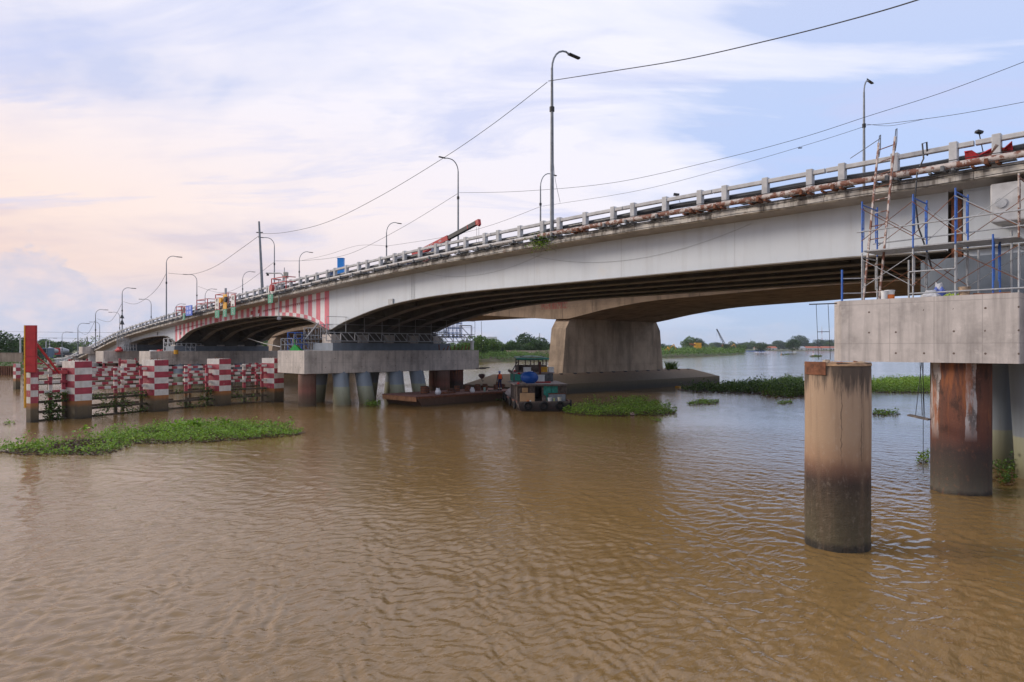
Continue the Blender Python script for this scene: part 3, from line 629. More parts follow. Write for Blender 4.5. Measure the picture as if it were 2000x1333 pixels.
# brackets that carry the pipe
br = MB()
br.box(-.05, .05, -.42, .12, -.18, -.11); br.box(-.05, .05, -.40, -.30, -.11, 0.0); br.box(-.42, .33, .06, .12, -.205, -.115); br.box(.25, .33, -.38, .12, -.20, -.13); br.box(-.42, -.34, -.36, .12, -.21, -.15)
brm = br.build('pipe_bracket', M_GALVD, bridge)
br2 = br.build('pipe_bracket', M_RUST, bridge)
for k in range(-12, 30):
    for off in (0.15, 1.35, 3.1):
        s = 4.36+4.8*k+off+rng.uniform(-.06, .06)
        if s < -38 or s > 148: continue
        c = (br2 if (s < 20 and rng.random() < .5) else brm).copy(); COL.objects.link(c); c.parent = bridge; c.location = (-s, UE, rail(s)-.84)
bpy.data.objects.remove(brm); bpy.data.objects.remove(br2)
# timber and sheet shelf under the pipe, leaving slits of light between
mb = MB(); s = -30.0
while s < 140:
    L = rng.uniform(.7, 2.0)
    if s+L < 148: 
        za = rail(s)-.955; zb = rail(s+L)-.955
        mb.hexa([B(s+L, UE-.20, zb-.015), B(s, UE-.20, za-.015), B(s, UE+.10, za-.015), B(s+L, UE+.10, zb-.015), B(s+L, UE-.20, zb+.02), B(s, UE-.20, za+.02), B(s, UE+.10, za+.02), B(s+L, UE+.10, zb+.02)])
    s += L+rng.uniform(.5, 1.3)
mb.build('shelf_plate', M_GALVD, bridge, kind='stuff')

# ------------------------------------------------------------------ old concrete box bridge
OB0, OB1, UN, UR = -70.0, 235.0, 27.7, 43.1
obot = interp([-70, -40, -26, -15, -5, 13, 18, 22, 30.6, 36.5, 40.3, 41.2, 43.6, 44.6, 50, 55.8, 63, 76, 95, 106, 111, 114, 123, 150, 190, 235], [8.9, 8.3, 7.6, 8.5, 9.0, 9.14, 9.14, 9.05, 8.82, 8.23, 7.62, 7.5, 7.5, 7.58, 7.98, 8.36, 8.66, 8.6, 7.75, 7.2, 6.6, 6.5, 6.9, 6.3, 3.5, .6])
otop = interp([-70, 60, 112, 150, 190, 235], [11.1, 11.1, 10.0, 8.2, 5.2, 2.3])
old = empty('concrete_bridge', (0, 0, 0), 'older brown concrete box girder bridge running parallel behind the steel bridge', 'bridge')
mb = MB(); sweep(mb, srange(OB0, OB1, 1.5), lambda s: [(UN, obot(s)), (UR, obot(s)), (UR, otop(s)-.45), (UN, otop(s)-.45)]); mb.build('box_girder', M_OLD, old)
mb = MB(); sweep(mb, srange(OB0, OB1, 3), lambda s: [(UN-2.6, otop(s)-.25), (UN, otop(s)-.45), (UR, otop(s)-.45), (UR+2.6, otop(s)-.25), (UR+2.6, otop(s)), (UN-2.6, otop(s))]); mb.build('deck_slab', M_OLD, old)
for u in (UN-2.5, UR+2.3):
    mb = MB(); sweep(mb, srange(OB0, OB1, 3), lambda s: [(u, otop(s)), (u+.2, otop(s)), (u+.2, otop(s)+.75), (u, otop(s)+.75)]); mb.build('parapet', M_OLDP, old)
def old_pier(sc, zf, zt, u0, u1, label, uc0, uc1):
    p = empty('bridge_pier', B(sc, u0, 0), label, 'pier')
    mb = MB()
    rows = []
    for z, e, de in ((zf-.02, 0.0, 1.0), (zt*.82+zf*.18, .55, .97), (zt-.004, 1.25, .95)):
        hs = 1.05*de; a, b = u0+e, u1-e; c = .55
        rows.append([B(sc-hs, a+c*.2, z), B(sc+hs*.9, a-.0, z), B(sc+hs, a+c, z), B(sc+hs, b, z), B(sc-hs, b, z)])
    mb.grid(rows, 0, False, True); mb.face(rows[-1]); mb.face(rows[0][::-1])
    mb.build('shaft', M_OLDP, p, world=True)
    f = MB(); hs = 3.3
    R = [[B(sc+hs, uc0, -1.5), B(sc-hs, uc0, -1.5), B(sc-hs, uc1, -1.5), B(sc+hs, uc1, -1.5)], [B(sc+hs, uc0, zf-.95), B(sc-hs, uc0, zf-.95), B(sc-hs, uc1, zf-.95), B(sc+hs, uc1, zf-.95)],
         [B(sc+hs-1.5, uc0+2.6, zf), B(sc-hs+1.5, uc0+2.6, zf), B(sc-hs+1.5, uc1-4.0, zf), B(sc+hs-1.5, uc1-4.0, zf)]]
    f.grid(R, 0, False, True); f.face(R[-1]); f.build('footing', M_FOOT, p, world=True)
    n = MB()
    for i in range(14): 
        u = uc0+4+i*(uc1-uc0-9)/13; n.sbox(sc-hs+1.35, sc-hs+1.6, u, u+.35, zf-.06, zf+.05)
    n.build('lifting_lug', M_DARK, p, world=True)
    return p
old_pier(42.4, 1.92, 7.52, 26.9, 44.6, 'wide tapered concrete pier on sloping footing beside the moored boat', 17.6, 53.6)
old_pier(112.5, 1.9, 6.55, 26.9, 44.6, 'far old concrete pier seen under the striped span', 17.6, 53.6)

# ------------------------------------------------------------------ new piers
def casing(mb, base, top, r, n=14, rt=None, mi=0): mb.tube([base, top], r, n, mi, True, rt if rt else r)
def pier(label, sc, z0, z1, legs, piles, hs0=-2.5, hs1=2.55, u0=-.3, u1=17.0, capm=None, chamf=.35, loc=None):
    p = empty('bridge_pier', B(sc, 0, 0), label, 'pier')
    mb = MB(); a, b = sc+hs0, sc+hs1; c = chamf
    poly = [(a, u0), (b-c, u0), (b, u0+c), (b, u1), (a, u1)]
    lo = [B(s, u, z0) for s, u in poly]; hi = [B(s, u, z1) for s, u in poly]
    mb.grid([lo, hi], 0, False, True); mb.face(hi); mb.face(lo[::-1])
    o = mb.build('pier_cap', capm or M_CAP, p, world=True)
    bm = bmesh.new(); bm.from_mesh(o.data); bmesh.ops.recalc_face_normals(bm, faces=bm.faces); bm.to_mesh(o.data); bm.free()
    bevel(o, .03, 2)
    for (s, u, ds, du, r) in legs:
        ds *= .5; m = MB(); casing(m, B(sc+s+ds*1.3, u+du, -2), B(sc+s-ds*.6, u-du*.3, z0+.2), r*1.03, 16, r*.94)
        m.build('leg_casing', M_LEG, p, world=True)
    for (s, u, r, mt) in piles:
        m = MB(); casing(m, B(sc+s, u, -2), B(sc+s, u, z0+.2), r, 24); m.build('pile', mt, p, world=True)
    return p
L4 = [(-2.2, 3.0, -1.2, -.15, .66), (-2.2, 5.1, -1.2, .15, .66), (2.0, 3.2, 1.0, -.15, .66), (2.0, 5.3, 1.0, .1, .66), (-2.2, 8.2, -1.2, -.15, .66), (-2.2, 10.4, -1.2, .15, .66), (2.0, 8.2, 1.0, -.15, .66), (2.0, 10.4, 1.0, .15, .66)]
piers = []
piers.append(pier('nearest new pier with tall concrete cap on rust stained round pile', 1.2, 4.05, 6.08, [(-.7, 7.3, .4, 0, .72), (-2.2, 5.35, -.45, -.1, .78), (-1.0, 9.5, .3, .2, .72), (-2.2, 12, -.6, 0, .78)], [(-.98, .92, .82, M_PILER), (-1.0, 15.6, .82, M_PILER)], hs0=-2.72))
piers.append(pier('new pier with broad concrete cap on blue green splayed casings behind the barge', 45.15, 2.52, 4.28, L4, [(-1.45, .45, .67, M_PILEB), (-1.6, 13.4, .70, M_PILEB), (-1.5, 15.1, .66, M_PILER), (1.5, 15, .66, M_PILEB)], capm=M_CAP2))
piers.append(pier('new pier with concrete cap behind the red and white fenders', 84.7, 2.5, 4.1, L4, [(-1.4, 1.0, .68, M_PILEB), (-1.5, 15.0, .66, M_PILEB)], capm=M_CAP2))
piers.append(pier('new pier with concrete cap where the steel girders end on the left', 107.3, 2.3, 4.05, L4, [(-1.4, 1.0, .68, M_PILEB)], capm=M_CAP2))
piers.append(pier('small approach pier with high concrete cap left of the last steel span', 124.5, 3.55, 4.7, [], [(0, 2.5, .8, M_CONC), (0, 12, .8, M_CONC)], -1.5, 1.5, capm=M_CAP2, u0=.6))
piers.append(pier('small approach pier with low concrete cap second from the left shore', 136, 3.0, 3.5-.35, [], [(0, 2.5, .8, M_CONC), (0, 12, .8, M_CONC)], -1.3, 1.3, capm=M_CAP2, u0=.6))
piers.append(pier('low approach pier beside the left shore', 146, 1.2, 1.75, [], [], -1.3, 1.3, capm=M_CAP2, u0=.6))
# pier heads: bearing plinths and the steel crossheads on the caps
def head(p, sc, zc, zg):
    m = MB(); m.sbox(sc-1.5, sc+1.9, 2.6, 14.4, zc+.004, zc+.62); m.build('steel_crosshead', M_BLUEG, p, world=True)
    m = MB(); m.sbox(sc-.35, sc+.55, UG+.5, UG+GS*4-.5, zc+.63, soff(sc)-.05); m.build('end_diaphragm', M_STEELD, p, world=True)
    for g in range(NG):
        u = UG+GS*g; m = MB(); m.sbox(sc-.6, sc+.9, u-.45, u+.45, zc+.63, zg-.35); m.build('bearing_plinth', M_CAP2, p, world=True)
        m = MB(); m.sbox(sc-.1, sc+.6, u-.3, u+.3, zg-.345, zg-.055); m.build('bearing', M_DARK, p, world=True)
head(piers[1], 45.15, 4.28, 5.95)
head(piers[2], 84.5, 4.1, 5.25)
m = MB(); m.sbox(106, 108.6, 2.6, 14.4, 4.054, 5.0); m.build('steel_crosshead', M_BLUEG, piers[3], world=True)
for (pp, sc, zz) in ((piers[4], 124.5, 4.7), ):
    pass
# near pier: steel crosshead wall, plinth and hanging concrete box
p = piers[0]
m = MB(); m.sbox(-4.2, 2.0, 3.2, 14, 6.084, 7.62); m.build('steel_crosshead', M_BLUEG, p, world=True)
m = MB(); m.sbox(-4.2, .72, 3.34, 3.375, 7.625, 9.86); m.build('end_wall', M_STEEL, p, world=True)
m = MB(); m.sbox(.8, 1.12, 3.45, 14, 7.63, 9.7); m.build('joint_shadow_gap_plate', M_RUST, p, world=True)
m = MB(); m.sbox(-1.30, -.25, 2.35, 3.3, 8.55, 9.80); o = m.build('hanging_box', M_CONC, p, world=True); bevel(o, .05, 2)
m = MB(); m.tube([B(-.55, 2.36, 9.15), B(-.55, 2.31, 9.15)], .16, 18); m.build('drain_cover', M_GALV, p, world=True)
# approach spans: underside beams between the last piers
for a, b in ((107.5, 124.3), (124.7, 135.8), (136.2, 146)):
    pass
# ------------------------------------------------------------------ free standing pile in front
pb = cw(7.45, 15.63)
pile = empty('concrete_pile', pb, 'thick free standing tan concrete pile with cracks and dark mossy base', 'pile')
mb = MB(); rows = []; R0 = .69; n = 64
zs = list(np.linspace(-1, 1.6, 50))+list(np.linspace(1.7, 4.0, 14))+[4.12, 4.17]
for z in zs:
    row = []
    for k in range(n):
        a = 2*math.pi*k/n; rgh = 0.022*max(0, min(1, (1.75-z)*2.2))
        r = R0+(noise.noise((math.cos(a)*9, math.sin(a)*9, z*12))*rgh)+noise.noise((math.cos(a)*1.3, math.sin(a)*1.3, z*.6))*.012
        if z > 4.1: r += noise.noise((math.cos(a)*3, math.sin(a)*3, 5))*.03-.01
        row.append((r*math.cos(a), r*math.sin(a), z))
    rows.append(row)
mb.grid(rows, 0, True, True); mb.build('shaft', M_PILE0, pile)
mb = MB(); top = []
rr = [.69, .45, .2]; ring = [[(r*math.cos(2*math.pi*k/40), r*math.sin(2*math.pi*k/40), 4.16+noise.noise((r*4*math.cos(k*.157), r*4*math.sin(k*.157), 2))*.05) for k in range(40)] for r in rr]
ring.insert(0, [(.705*math.cos(2*math.pi*k/40), .705*math.sin(2*math.pi*k/40), 4.10) for k in range(40)])
mb.grid(ring, 0, True, True); mb.face(ring[-1], 0)
mb.build('top_face', surf('broken_pile_top', (0.36, 0.22, 0.12), .9, var=.3, scale=5, spot=.5, spotcol=(.5, .36, .25), spotscale=4), pile)
lx, ly = -(RT*.62+FW*.28).x, -(RT*.62+FW*.28).y
mb = MB()
for k in range(6):
    a = math.atan2(-RT.y, -RT.x)-.05+.14*k; a2 = a+.14
    mb.hexa([(.70*math.cos(a), .70*math.sin(a), 3.9), (.725*math.cos(a), .725*math.sin(a), 3.9), (.725*math.cos(a2), .725*math.sin(a2), 3.9), (.70*math.cos(a2), .70*math.sin(a2), 3.9),
             (.70*math.cos(a), .70*math.sin(a), 4.19), (.725*math.cos(a), .725*math.sin(a), 4.19), (.725*math.cos(a2), .725*math.sin(a2), 4.19), (.70*math.cos(a2), .70*math.sin(a2), 4.19)])
mb.build('steel_collar', M_RUST, pile)
for k in range(7):
    a = rng.uniform(0, 6.28); q = MB(); w = rng.uniform(.04, .09)
    q.box(-w, w, -w*.7, w*.7, 0, rng.uniform(.03, .07)); o = q.build('brick_fragment', M_RUST if k % 2 else M_TAN, pile); o.location = (.55*math.cos(a), .55*math.sin(a), 4.14); o.rotation_euler = (0.1, 0.2, a)

# ------------------------------------------------------------------ things on the near pier cap
ZC = 6.08
def frame(s, u0, u1, z0, z1, top, name, lab, grp):
    """a ladder frame of the scaffold, standing across the cap"""
    e = empty(name, B(s, u0, z0), lab, 'scaffold frame', grp)
    for u in (u0, u1):
        d = 1 if u == u0 else -1
        m = MB(); m.tube([B(s, u, z0), B(s, u, z1)], .028, 8); m.build('leg', top, e, world=True)
        m = MB(); m.tube([B(s, u+d*.16, z0+.45), B(s, u+d*.16, z1-.25), B(s, u+d*.02, z1-.18)], .018, 6); m.build('inner_tube', top, e, world=True)
        for k in range(4):
            z = z0+.55+(z1-z0-.9)*k/3; m = MB(); m.tube([B(s, u, z), B(s, u+d*.16, z)], .013, 6); m.build('rung', top, e, world=True)
    m = MB(); m.tube([B(s, u0, z1-.12), B(s, u1, z1-.12)], .024, 8); m.build('crossbar', top, e, world=True)
    m = MB(); m.tube([B(s, u0+.16, z0+.45), B(s, u0+.16, z0+.45), B(s, u0, z0+.35)], .014, 6); m.build('brace_tube', top, e, world=True)
    return e
SX = [2.95, 1.4, .22, -1.38]
ZM = 7.72
pos_txt = ['at the left end of the near cap behind the ladder', 'second from the ladder', 'beside the hanging concrete box', 'at the right edge of the photo']
for i, s in enumerate(SX):
    frame(s, .35, 1.75, ZC, ZM-.03 if i < 3 else 7.55, M_GALV if i < 3 else M_GALV, 'scaffold', 'grey lower scaffold frame '+pos_txt[i], 'scaffold frames on the near pier cap')
    mt = M_BLUE if i < 3 else M_RUSTW
    frame(s, .35, 1.75, ZM+.005, 9.45 if i < 3 else 9.6, mt, 'scaffold', ('blue' if i < 3 else 'rusty white')+' upper scaffold frame '+pos_txt[i], 'scaffold frames on the near pier cap')
frame(-.75, .35, 1.2, ZC, 7.9, M_BLUE, 'scaffold', 'short blue scaffold frame low at the right of the cap', 'scaffold frames on the near pier cap')
for i in range(3):
    for j, u in enumerate((.28, 1.82)):
        for k, (za, zb) in enumerate(((6.5, 7.5), (8.1, 9.2))):
            a, b = SX[i], SX[i+1]
            m = MB(); m.tube([B(a, u, za), B(b, u, zb)], .012, 5); m.tube([B(a, u-.02, zb), B(b, u-.02, za)], .012, 5)
            o = m.build('scaffold_brace', M_RUST if (i+j+k) % 3 else M_GALV, loc=B(a, u, za), world=True)
            tag(o, '%s crossed brace %s, %s side of bay %s' % ('upper' if k else 'lower', ('between ladder and second frames', 'between the second and third frames', 'below the hanging box')[i], ('river', 'bridge')[j], ('one', 'two', 'three')[i]), 'brace', 'crossed braces of the near scaffold')
for i in range(3):
    a, b = SX[i]-.02, SX[i+1]+.02
    e = empty('scaffold_platform', B(a, .4, ZM), ('galvanised scaffold walkway right of the ladder', 'galvanised scaffold walkway in the middle bay', 'galvanised scaffold walkway in front of the hanging box')[i], 'platform', 'walkways of the near scaffold')
    for k in range(3):
        m = MB(); m.sbox(b, a, .42+k*.44, .84+k*.44, ZM+.035, ZM+.075)
        m.build('plank', M_GALV, e, world=True)
for (z, u, nm) in ((8.42, .3, 'upper outer guard rail of the near scaffold, silver tube'), (8.18, 1.78, 'silver guard rail on the bridge side of the near scaffold'), (6.95, .3, 'low silver tube between the lower frames of the scaffold'), (6.25, .32, 'ankle high silver tube along the top of the near cap')):
    m = MB(); m.tube([B(3.1 if z > 8 else 1.5, u, z), B(-1.9 if z != 6.95 else .2, u-.03, z+(.10 if z > 8 else .0))], .024, 8); o = m.build('guard_rail', M_GALV, loc=B(1.5, u, z), world=True); tag(o, nm, 'rail')
m = MB(); m.tube([B(3.45, -.05, ZC), B(3.45, -.05, 7.15)], .035, 8); o = m.build('blue_post', M_BLUE, loc=B(3.45, -.05, ZC), world=True); tag(o, 'short blue steel post standing at the cap corner left of the ladder', 'post')
for i, z in enumerate((6.35, 6.85)):
    m = MB(); m.tube([B(3.45, -.05, z), B(2.9, .3, z)], .02, 6); o = m.build('tube_rail', M_GALV, loc=B(3.45, -.05, z), world=True); tag(o, ('lower', 'upper')[i]+' short tube joining blue corner post to the scaffold', 'rail')
# vertical grey shores behind
for i, (s, u, zt) in enumerate(((-.72, 2.9, 8.3), (.05, 2.3, 7.7), (2.2, 2.6, 7.6))):
    m = MB(); m.tube([B(s, u, ZC), B(s, u, zt)], .035, 8); o = m.build('steel_shore', M_GALV, loc=B(s, u, ZC), world=True)
    tag(o, 'thin vertical grey prop '+('below the hanging concrete box', 'behind the third scaffold frame', 'near the ladder foot')[i], 'prop')
# ladder
lad = empty('ladder', B(2.7, .62, ZC), 'rusty white steel ladder leaning from near cap up to the railing', 'ladder')
Lb = [Vector(B(2.98, .55, ZC+.02)), Vector(B(2.50, .62, ZC+.02))]; Lt = [Vector(B(2.95, 1.9, 11.75)), Vector(B(2.42, 1.9, 11.85))]
for a, b in zip(Lb, Lt):
    m = MB(); m.beam(a, b, .055, .075); m.build('side_rail', M_RUSTW, lad, world=True)
    d = (b-a).normalized(); h = MB(); h.tube([b-d*.3+Vector((0, .0, 0)), b+d*.28, b+d*.34+Vector((0, .10, 0)), b+Vector((0, .17, -.12)), b-d*.5+Vector((0, .14, 0))], .014, 6); h.build('hook', M_DARK, lad, world=True)
for k in range(12):
    t = .05+k*.082; m = MB(); m.tube([Lb[0].lerp(Lt[0], t), Lb[1].lerp(Lt[1], t)], .018, 8); m.build('rung', M_RUST if k % 3 == 2 else M_RUSTW, lad, world=True)
m = MB(); m.tube([B(4.4, 3.2, 11.75), B(2.9, 1.9, 11.9)], .014, 5); o = m.build('thin_rod', M_GALVD, loc=B(4.4, 3.2, 11.75), world=True); tag(o, 'thin bare rod tied to the ladder top and the lamp post', 'rod')
def bucket(loc, r, h, mat, label, rim=None, name='bucket', cat='bucket'):
    e = empty(name, loc, label, cat)
    m = MB(); m.tube([(0, 0, 0), (0, 0, h)], r*.82, 18, 0, True, r); m.build('body', mat, e)
    m = MB(); m.tube([(0, 0, h-.01), (0, 0, h+.02)], r*1.07, 18); m.build('rim', rim or mat, e)
    return e
M_OCHRE = surf('dirty_bucket_plastic', (.42, .30, .2), .7, var=.3, scale=9)
M_ORANGE = surf('orange_plastic', (.75, .18, .03), .5, bmp=0)
b_ = bucket(B(2.22, .75, ZC), .155, .33, M_WHITE, 'white plastic paint bucket with orange label on the near cap')
m = MB(); m.tube([(0, 0, .05), (0, 0, .2)], .148, 18, 0, False); o = m.build('label_print', [M_ORANGE], b_); 
bucket(B(2.32, .55, ZC), .11, .30, M_WHITE, 'small white bucket half hidden behind the labelled bucket')
bucket(B(.02, .5, ZC), .165, .28, M_OCHRE, 'mud stained brown bucket standing at right on the near cap')
def sack(loc, w, d, h, mats, label, seed=0, name='plastic_bag', cat='bag', splitz=0.55):
    e = MB(); n = 14; rows = []
    for i in range(9):
        t = i/8; z = h*t; r = math.sin(min(1, t*1.1+.18)*math.pi*.87)**.6
        rows.append([(w*r*math.cos(2*math.pi*k/n)*(1+.3*noise.noise((math.cos(k*.45)*2, math.sin(k*.45)*2, t*3+seed))), d*r*math.sin(2*math.pi*k/n)*(1+.3*noise.noise((k*.9, t*2.2, seed))), z*(1+.25*noise.noise((k*.6, seed, t*2)))) for k in range(n)])
    e.grid(rows, 0, False, True); e.face(rows[-1]); 
    e.m = [(1 if (i//n > 5 or (i % n) in (2, 3)) and len(mats) > 1 else 0) for i in range(len(e.f))]
    o = e.build(name, mats, loc=loc); tag(o, label, cat); return o
M_WBAG = surf('white_plastic_sheet', (.66, .67, .70), .35, var=.1, scale=8); M_BBAG = surf('blue_printed_bag', (.12, .18, .55), .4, var=.3, scale=12)
sack(B(1.0, .75, ZC), .30, .22, .26, [M_WBAG], 'crumpled white plastic bag lying on the near pier cap', 3)
sack(B(.80, .85, ZC), .19, .15, .47, [M_BBAG, M_WBAG], 'upright blue and white sack beside the crumpled white bag', 8)
m = MB()
for k in range(5): m.tube([B(.62-.08*k, .5+.04*math.sin(k), ZC+.02), B(.50-.08*k, .55, ZC+.10+.03*(k % 2)), B(.42-.06*k, .5, ZC+.02)], .022, 6)
o = m.build('green_rope', surf('lime_rope', (.35, .5, .05), .6, bmp=0), loc=B(.5, .5, ZC), world=True); tag(o, 'loose coil of lime green rope by the sack on the cap', 'rope')
m = MB(); m.tube([B(-.1, .4, ZC+.03), B(-1.2, .25, ZC+.05)], .022, 6); m.tube([B(-.25, .35, ZC+.06), B(-.55, .38, ZC+.04)], .03, 6)
o = m.build('rusty_rod', M_RUST, loc=B(-.1, .4, ZC), world=True); tag(o, 'rusty steel rods lying beside the brown bucket on the cap', 'rods')
# black hose that comes over the railing and down to the cap
m = MB(); m.tube([B(1.55, 2.35, 11.1), B(1.5, 2.1, 11.5), B(1.6, 1.98, 11.45), B(1.58, 2.05, 10.95), B(1.75, 1.95, 10.5), B(1.8, 1.9, 9.6), B(1.72, 2.0, 8.6), B(1.5, 2.1, 7.8), B(1.4, 2.3, 7.2)], .028, 6)
o = m.build('air_hose', M_BLACKP, loc=B(1.5, 2.1, 7), world=True); tag(o, 'black hose looped over the railing hanging down beside the scaffold', 'hose')
# red cloth and reeds on the pipe
M_CLOTH = surf('red_cloth', (.42, .02, .03), .8, var=.3, scale=8)
m = MB(); rows = []
for i in range(7):
    t = i/6; rows.append([B(.45-1.3*t, UE+.05+.2*k/4, rail(0)-.42-.16*t*(1-t)*3+.10*math.sin(i*2.1+k*1.4)-.05*k+t*.05) for k in range(5)])
m.grid(rows); o = m.build('red_cloth', M_CLOTH, loc=B(0, UE, rail(0)), world=True); tag(o, 'torn red cloth caught on the black pipe behind the railing', 'cloth')
so_ = o.modifiers.new('thick', 'SOLIDIFY'); so_.thickness = .012
m = MB()
for k in range(14): m.tube([B(-.2, UE+.02, rail(0)-.78), B(-.45-.02*k, UE-.02+.012*k, rail(0)-.35-.015*k)], .008, 4)
o = m.build('dry_reed_bundle', M_RUST, loc=B(-.2, UE, rail(0)-.7), world=True); tag(o, 'small bundle of dry reeds stuck on the pipe by the red cloth', 'reeds', kind='stuff')
# hanging work gear at the left corner of the near cap
e = empty('rope_trapeze', B(4.0, -.2, 5.98), 'thin rope frame hanging from a bar at the left of the cap', 'frame')
m = MB(); m.tube([B(3.5, -.35, 6.0), B(4.35, -.55, 6.0)], .022, 6); m.build('bar', M_DARK, e, world=True)
m = MB()
for s in (3.75, 4.15): m.tube([B(s, -.45, 6.0), B(s-.08, -.45, 4.1)], .009, 5)
m.tube([B(3.70, -.45, 5.05), B(4.1, -.45, 5.05)], .012, 5); m.build('ropes', M_WIRE, e, world=True)
e = empty('hanging_plank', B(2.0, -.35, 2.6), 'wooden plank cradle hanging on ropes left of the rusty pile', 'plank')
c0 = pt(1800, 815, 21.2)
m = MB(); m.beam(pt(1775, 811, 21.4), pt(1815, 820, 20.9), .22, .05); m.build('plank', M_WOOD, e, world=True)
m = MB()
for (x, y, x2, y2) in ((1800, 708, 1788, 812), (1801, 708, 1806, 816), (1803, 600, 1803, 925), (1797, 708, 1801, 812)):
    m.tube([pt(x, y, 21.3), pt(x2, y2, 21.2)], .010, 5)
m.build('ropes', M_WIRE, e, world=True)
m = MB(); m.tube([pt(1712, 588, 23.1), pt(1710, 700, 22.9)], .008, 4); m.tube([pt(1702, 620, 23.2), pt(1709, 700, 23.0)], .011, 4)
o = m.build('rebar_rod', M_RUST, loc=pt(1710, 650, 23), world=True); tag(o, 'rusty rod and wire hanging down the left face of the cap', 'rod')
m = MB(); m.beam(pt(1697, 705, 22.8), pt(1738, 706, 22.4), .10, .04); m.tube([pt(1720, 700, 22.5), pt(1762, 699, 22.1)], .03, 6)
o = m.build('timber_offcut', M_WOOD, loc=pt(1720, 705, 22.5), world=True); tag(o, 'timber offcut and pipe fixed under the cap edge by the tan pile', 'timber')

# ------------------------------------------------------------------ red and white fenders
FA = cw(-27.9, 43.8); FB = cw(-20.0, 57.1); fdir = (FB-FA).normalized(); fang = math.atan2(fdir.y, fdir.x)
BH = .42
def fender_post(loc, a, b, zt, label, name='fender_post', wet=True, phase=0, grp=None, rz=None):
    """square concrete post: a along the fender, b across; paint bands alternate between neighbouring faces"""
    e = empty(name, loc, label, 'post', grp, fang if rz is None else rz)
    m = MB(); z1 = 1.15; nb = int(round((zt-z1)/BH)); hb = (zt-z1)/nb
    c = [(-a/2, -b/2), (a/2, -b/2), (a/2, b/2), (-a/2, b/2)]
    for k in range(4):
        p, q = c[k], c[(k+1) % 4]
        for i in range(nb):
            z0, zz = z1+i*hb, z1+(i+1)*hb
            m.face([(p[0], p[1], z0), (q[0], q[1], z0), (q[0], q[1], zz), (p[0], p[1], zz)], (i+k+phase+nb) % 2)
    m.face([(x, y, zt) for x, y in c], 1)
    m.build('painted_shaft', [M_FRED, M_FWHT], e)
    m = MB(); rows = []
    for z in np.linspace(-1.2, z1-.003, 9):
        ring = []
        for k in range(4):
            p, q = c[k], c[(k+1) % 4]
            for t in range(5):
                x, y = p[0]+(q[0]-p[0])*t/5, p[1]+(q[1]-p[1])*t/5; nn = noise.noise((x*3+loc[0], y*3+loc[1], z*3))*.03
                ring.append((x*(1.0+nn), y*(1.0+nn), z))
        rows.append(ring)
    m.grid(rows, 0, False, True); m.build('wet_base', M_WETC, e)
    m = MB()
    for sx in (-.25, .25): m.tube([(sx-.1, 0, zt-.02), (sx-.08, 0, zt+.10), (sx+.08, 0, zt+.10), (sx+.1, 0, zt-.02)], .02, 5)
    m.build('lifting_hook', M_RUST, e)
    return e
fp = [cw(-29.1, 41.4), cw(-27.9, 43.8), cw(-25.5, 48.8), cw(-23.0, 53.6), cw(-20.0, 57.1)]
fl_ = ['thin striped fender post carrying the tall red board', 'second thick striped fender post, right of the red board', 'thick striped fender post in the middle of the near row', 'thick striped fender post fourth from the red board', 'striped fender post at the right end beside the pier cap']
fender_post(fp[0]-fdir*.0, .42, .52, 3.1, fl_[0], phase=1, grp='posts of the near fender')
for i in range(1, 5): fender_post(fp[i], 1.05 if i < 4 else 1.0, 1.5, 3.65, fl_[i], grp='posts of the near fender', phase=(1, 1, 1, 1, 1)[i])
perp = Vector((-fdir.y, fdir.x, 0))
def rails(P, Q, zs, lab, name, grp, mid=True, seg=.43, dark=(1.17, .56, .02)):
    """barrier between two posts: painted rails, a thin mid post and bare lower rails"""
    e = empty(name, P, lab, 'fender rails', grp)
    d = (Q-P); L = d.length; d = d/L
    for r_, z in enumerate(zs):
        n = max(2, int(L/seg))
        m = MB()
        for i in range(n): m.beam(P+d*(L*i/n)+Vector((0, 0, z)), P+d*(L*(i+1)/n)+Vector((0, 0, z)), .16, .17, (i+r_) % 2)
        m.build('painted_rail', [M_FRED, M_FWHT], e, world=True)
    for z in dark:
        m = MB(); m.beam(P+Vector((0, 0, z)), Q+Vector((0, 0, z)), .16, .16); m.build('bare_rail', M_WETR, e, world=True)
    ts = ((.08, 'r'), (.5, 'w'), (.92, 'r')) if mid else ((.5, 'w'),)
    for t, c in ts:
        m = MB(); c0 = P+d*L*t+perp*.14; w = .11
        bands = 8
        for i in range(bands): m.beam(c0+Vector((0, 0, -.8+i*.5)), c0+Vector((0, 0, -.8+(i+1)*.5)), .2, .2, 2 if i < 4 else ((i % 2) if c == 'w' else 0))
        m.build('mid_post', [M_FRED, M_FWHT, M_WETC], e, world=True)
    return e
txt = ['beside the tall red board', 'between the second and third thick posts', 'in the middle of the near fender', 'nearest the pier cap']
RZ = (2.96, 2.38, 1.78)
for i in range(4):
    P, Q = fp[i]+fdir*(.25 if i == 0 else .5), fp[i+1]-fdir*.5
    rails(P+perp*.2, Q+perp*.2, RZ if i == 0 else (3.05, 2.45, 1.85), 'red and white rail panel '+txt[i], 'fender_rails', 'rails of the near fender')
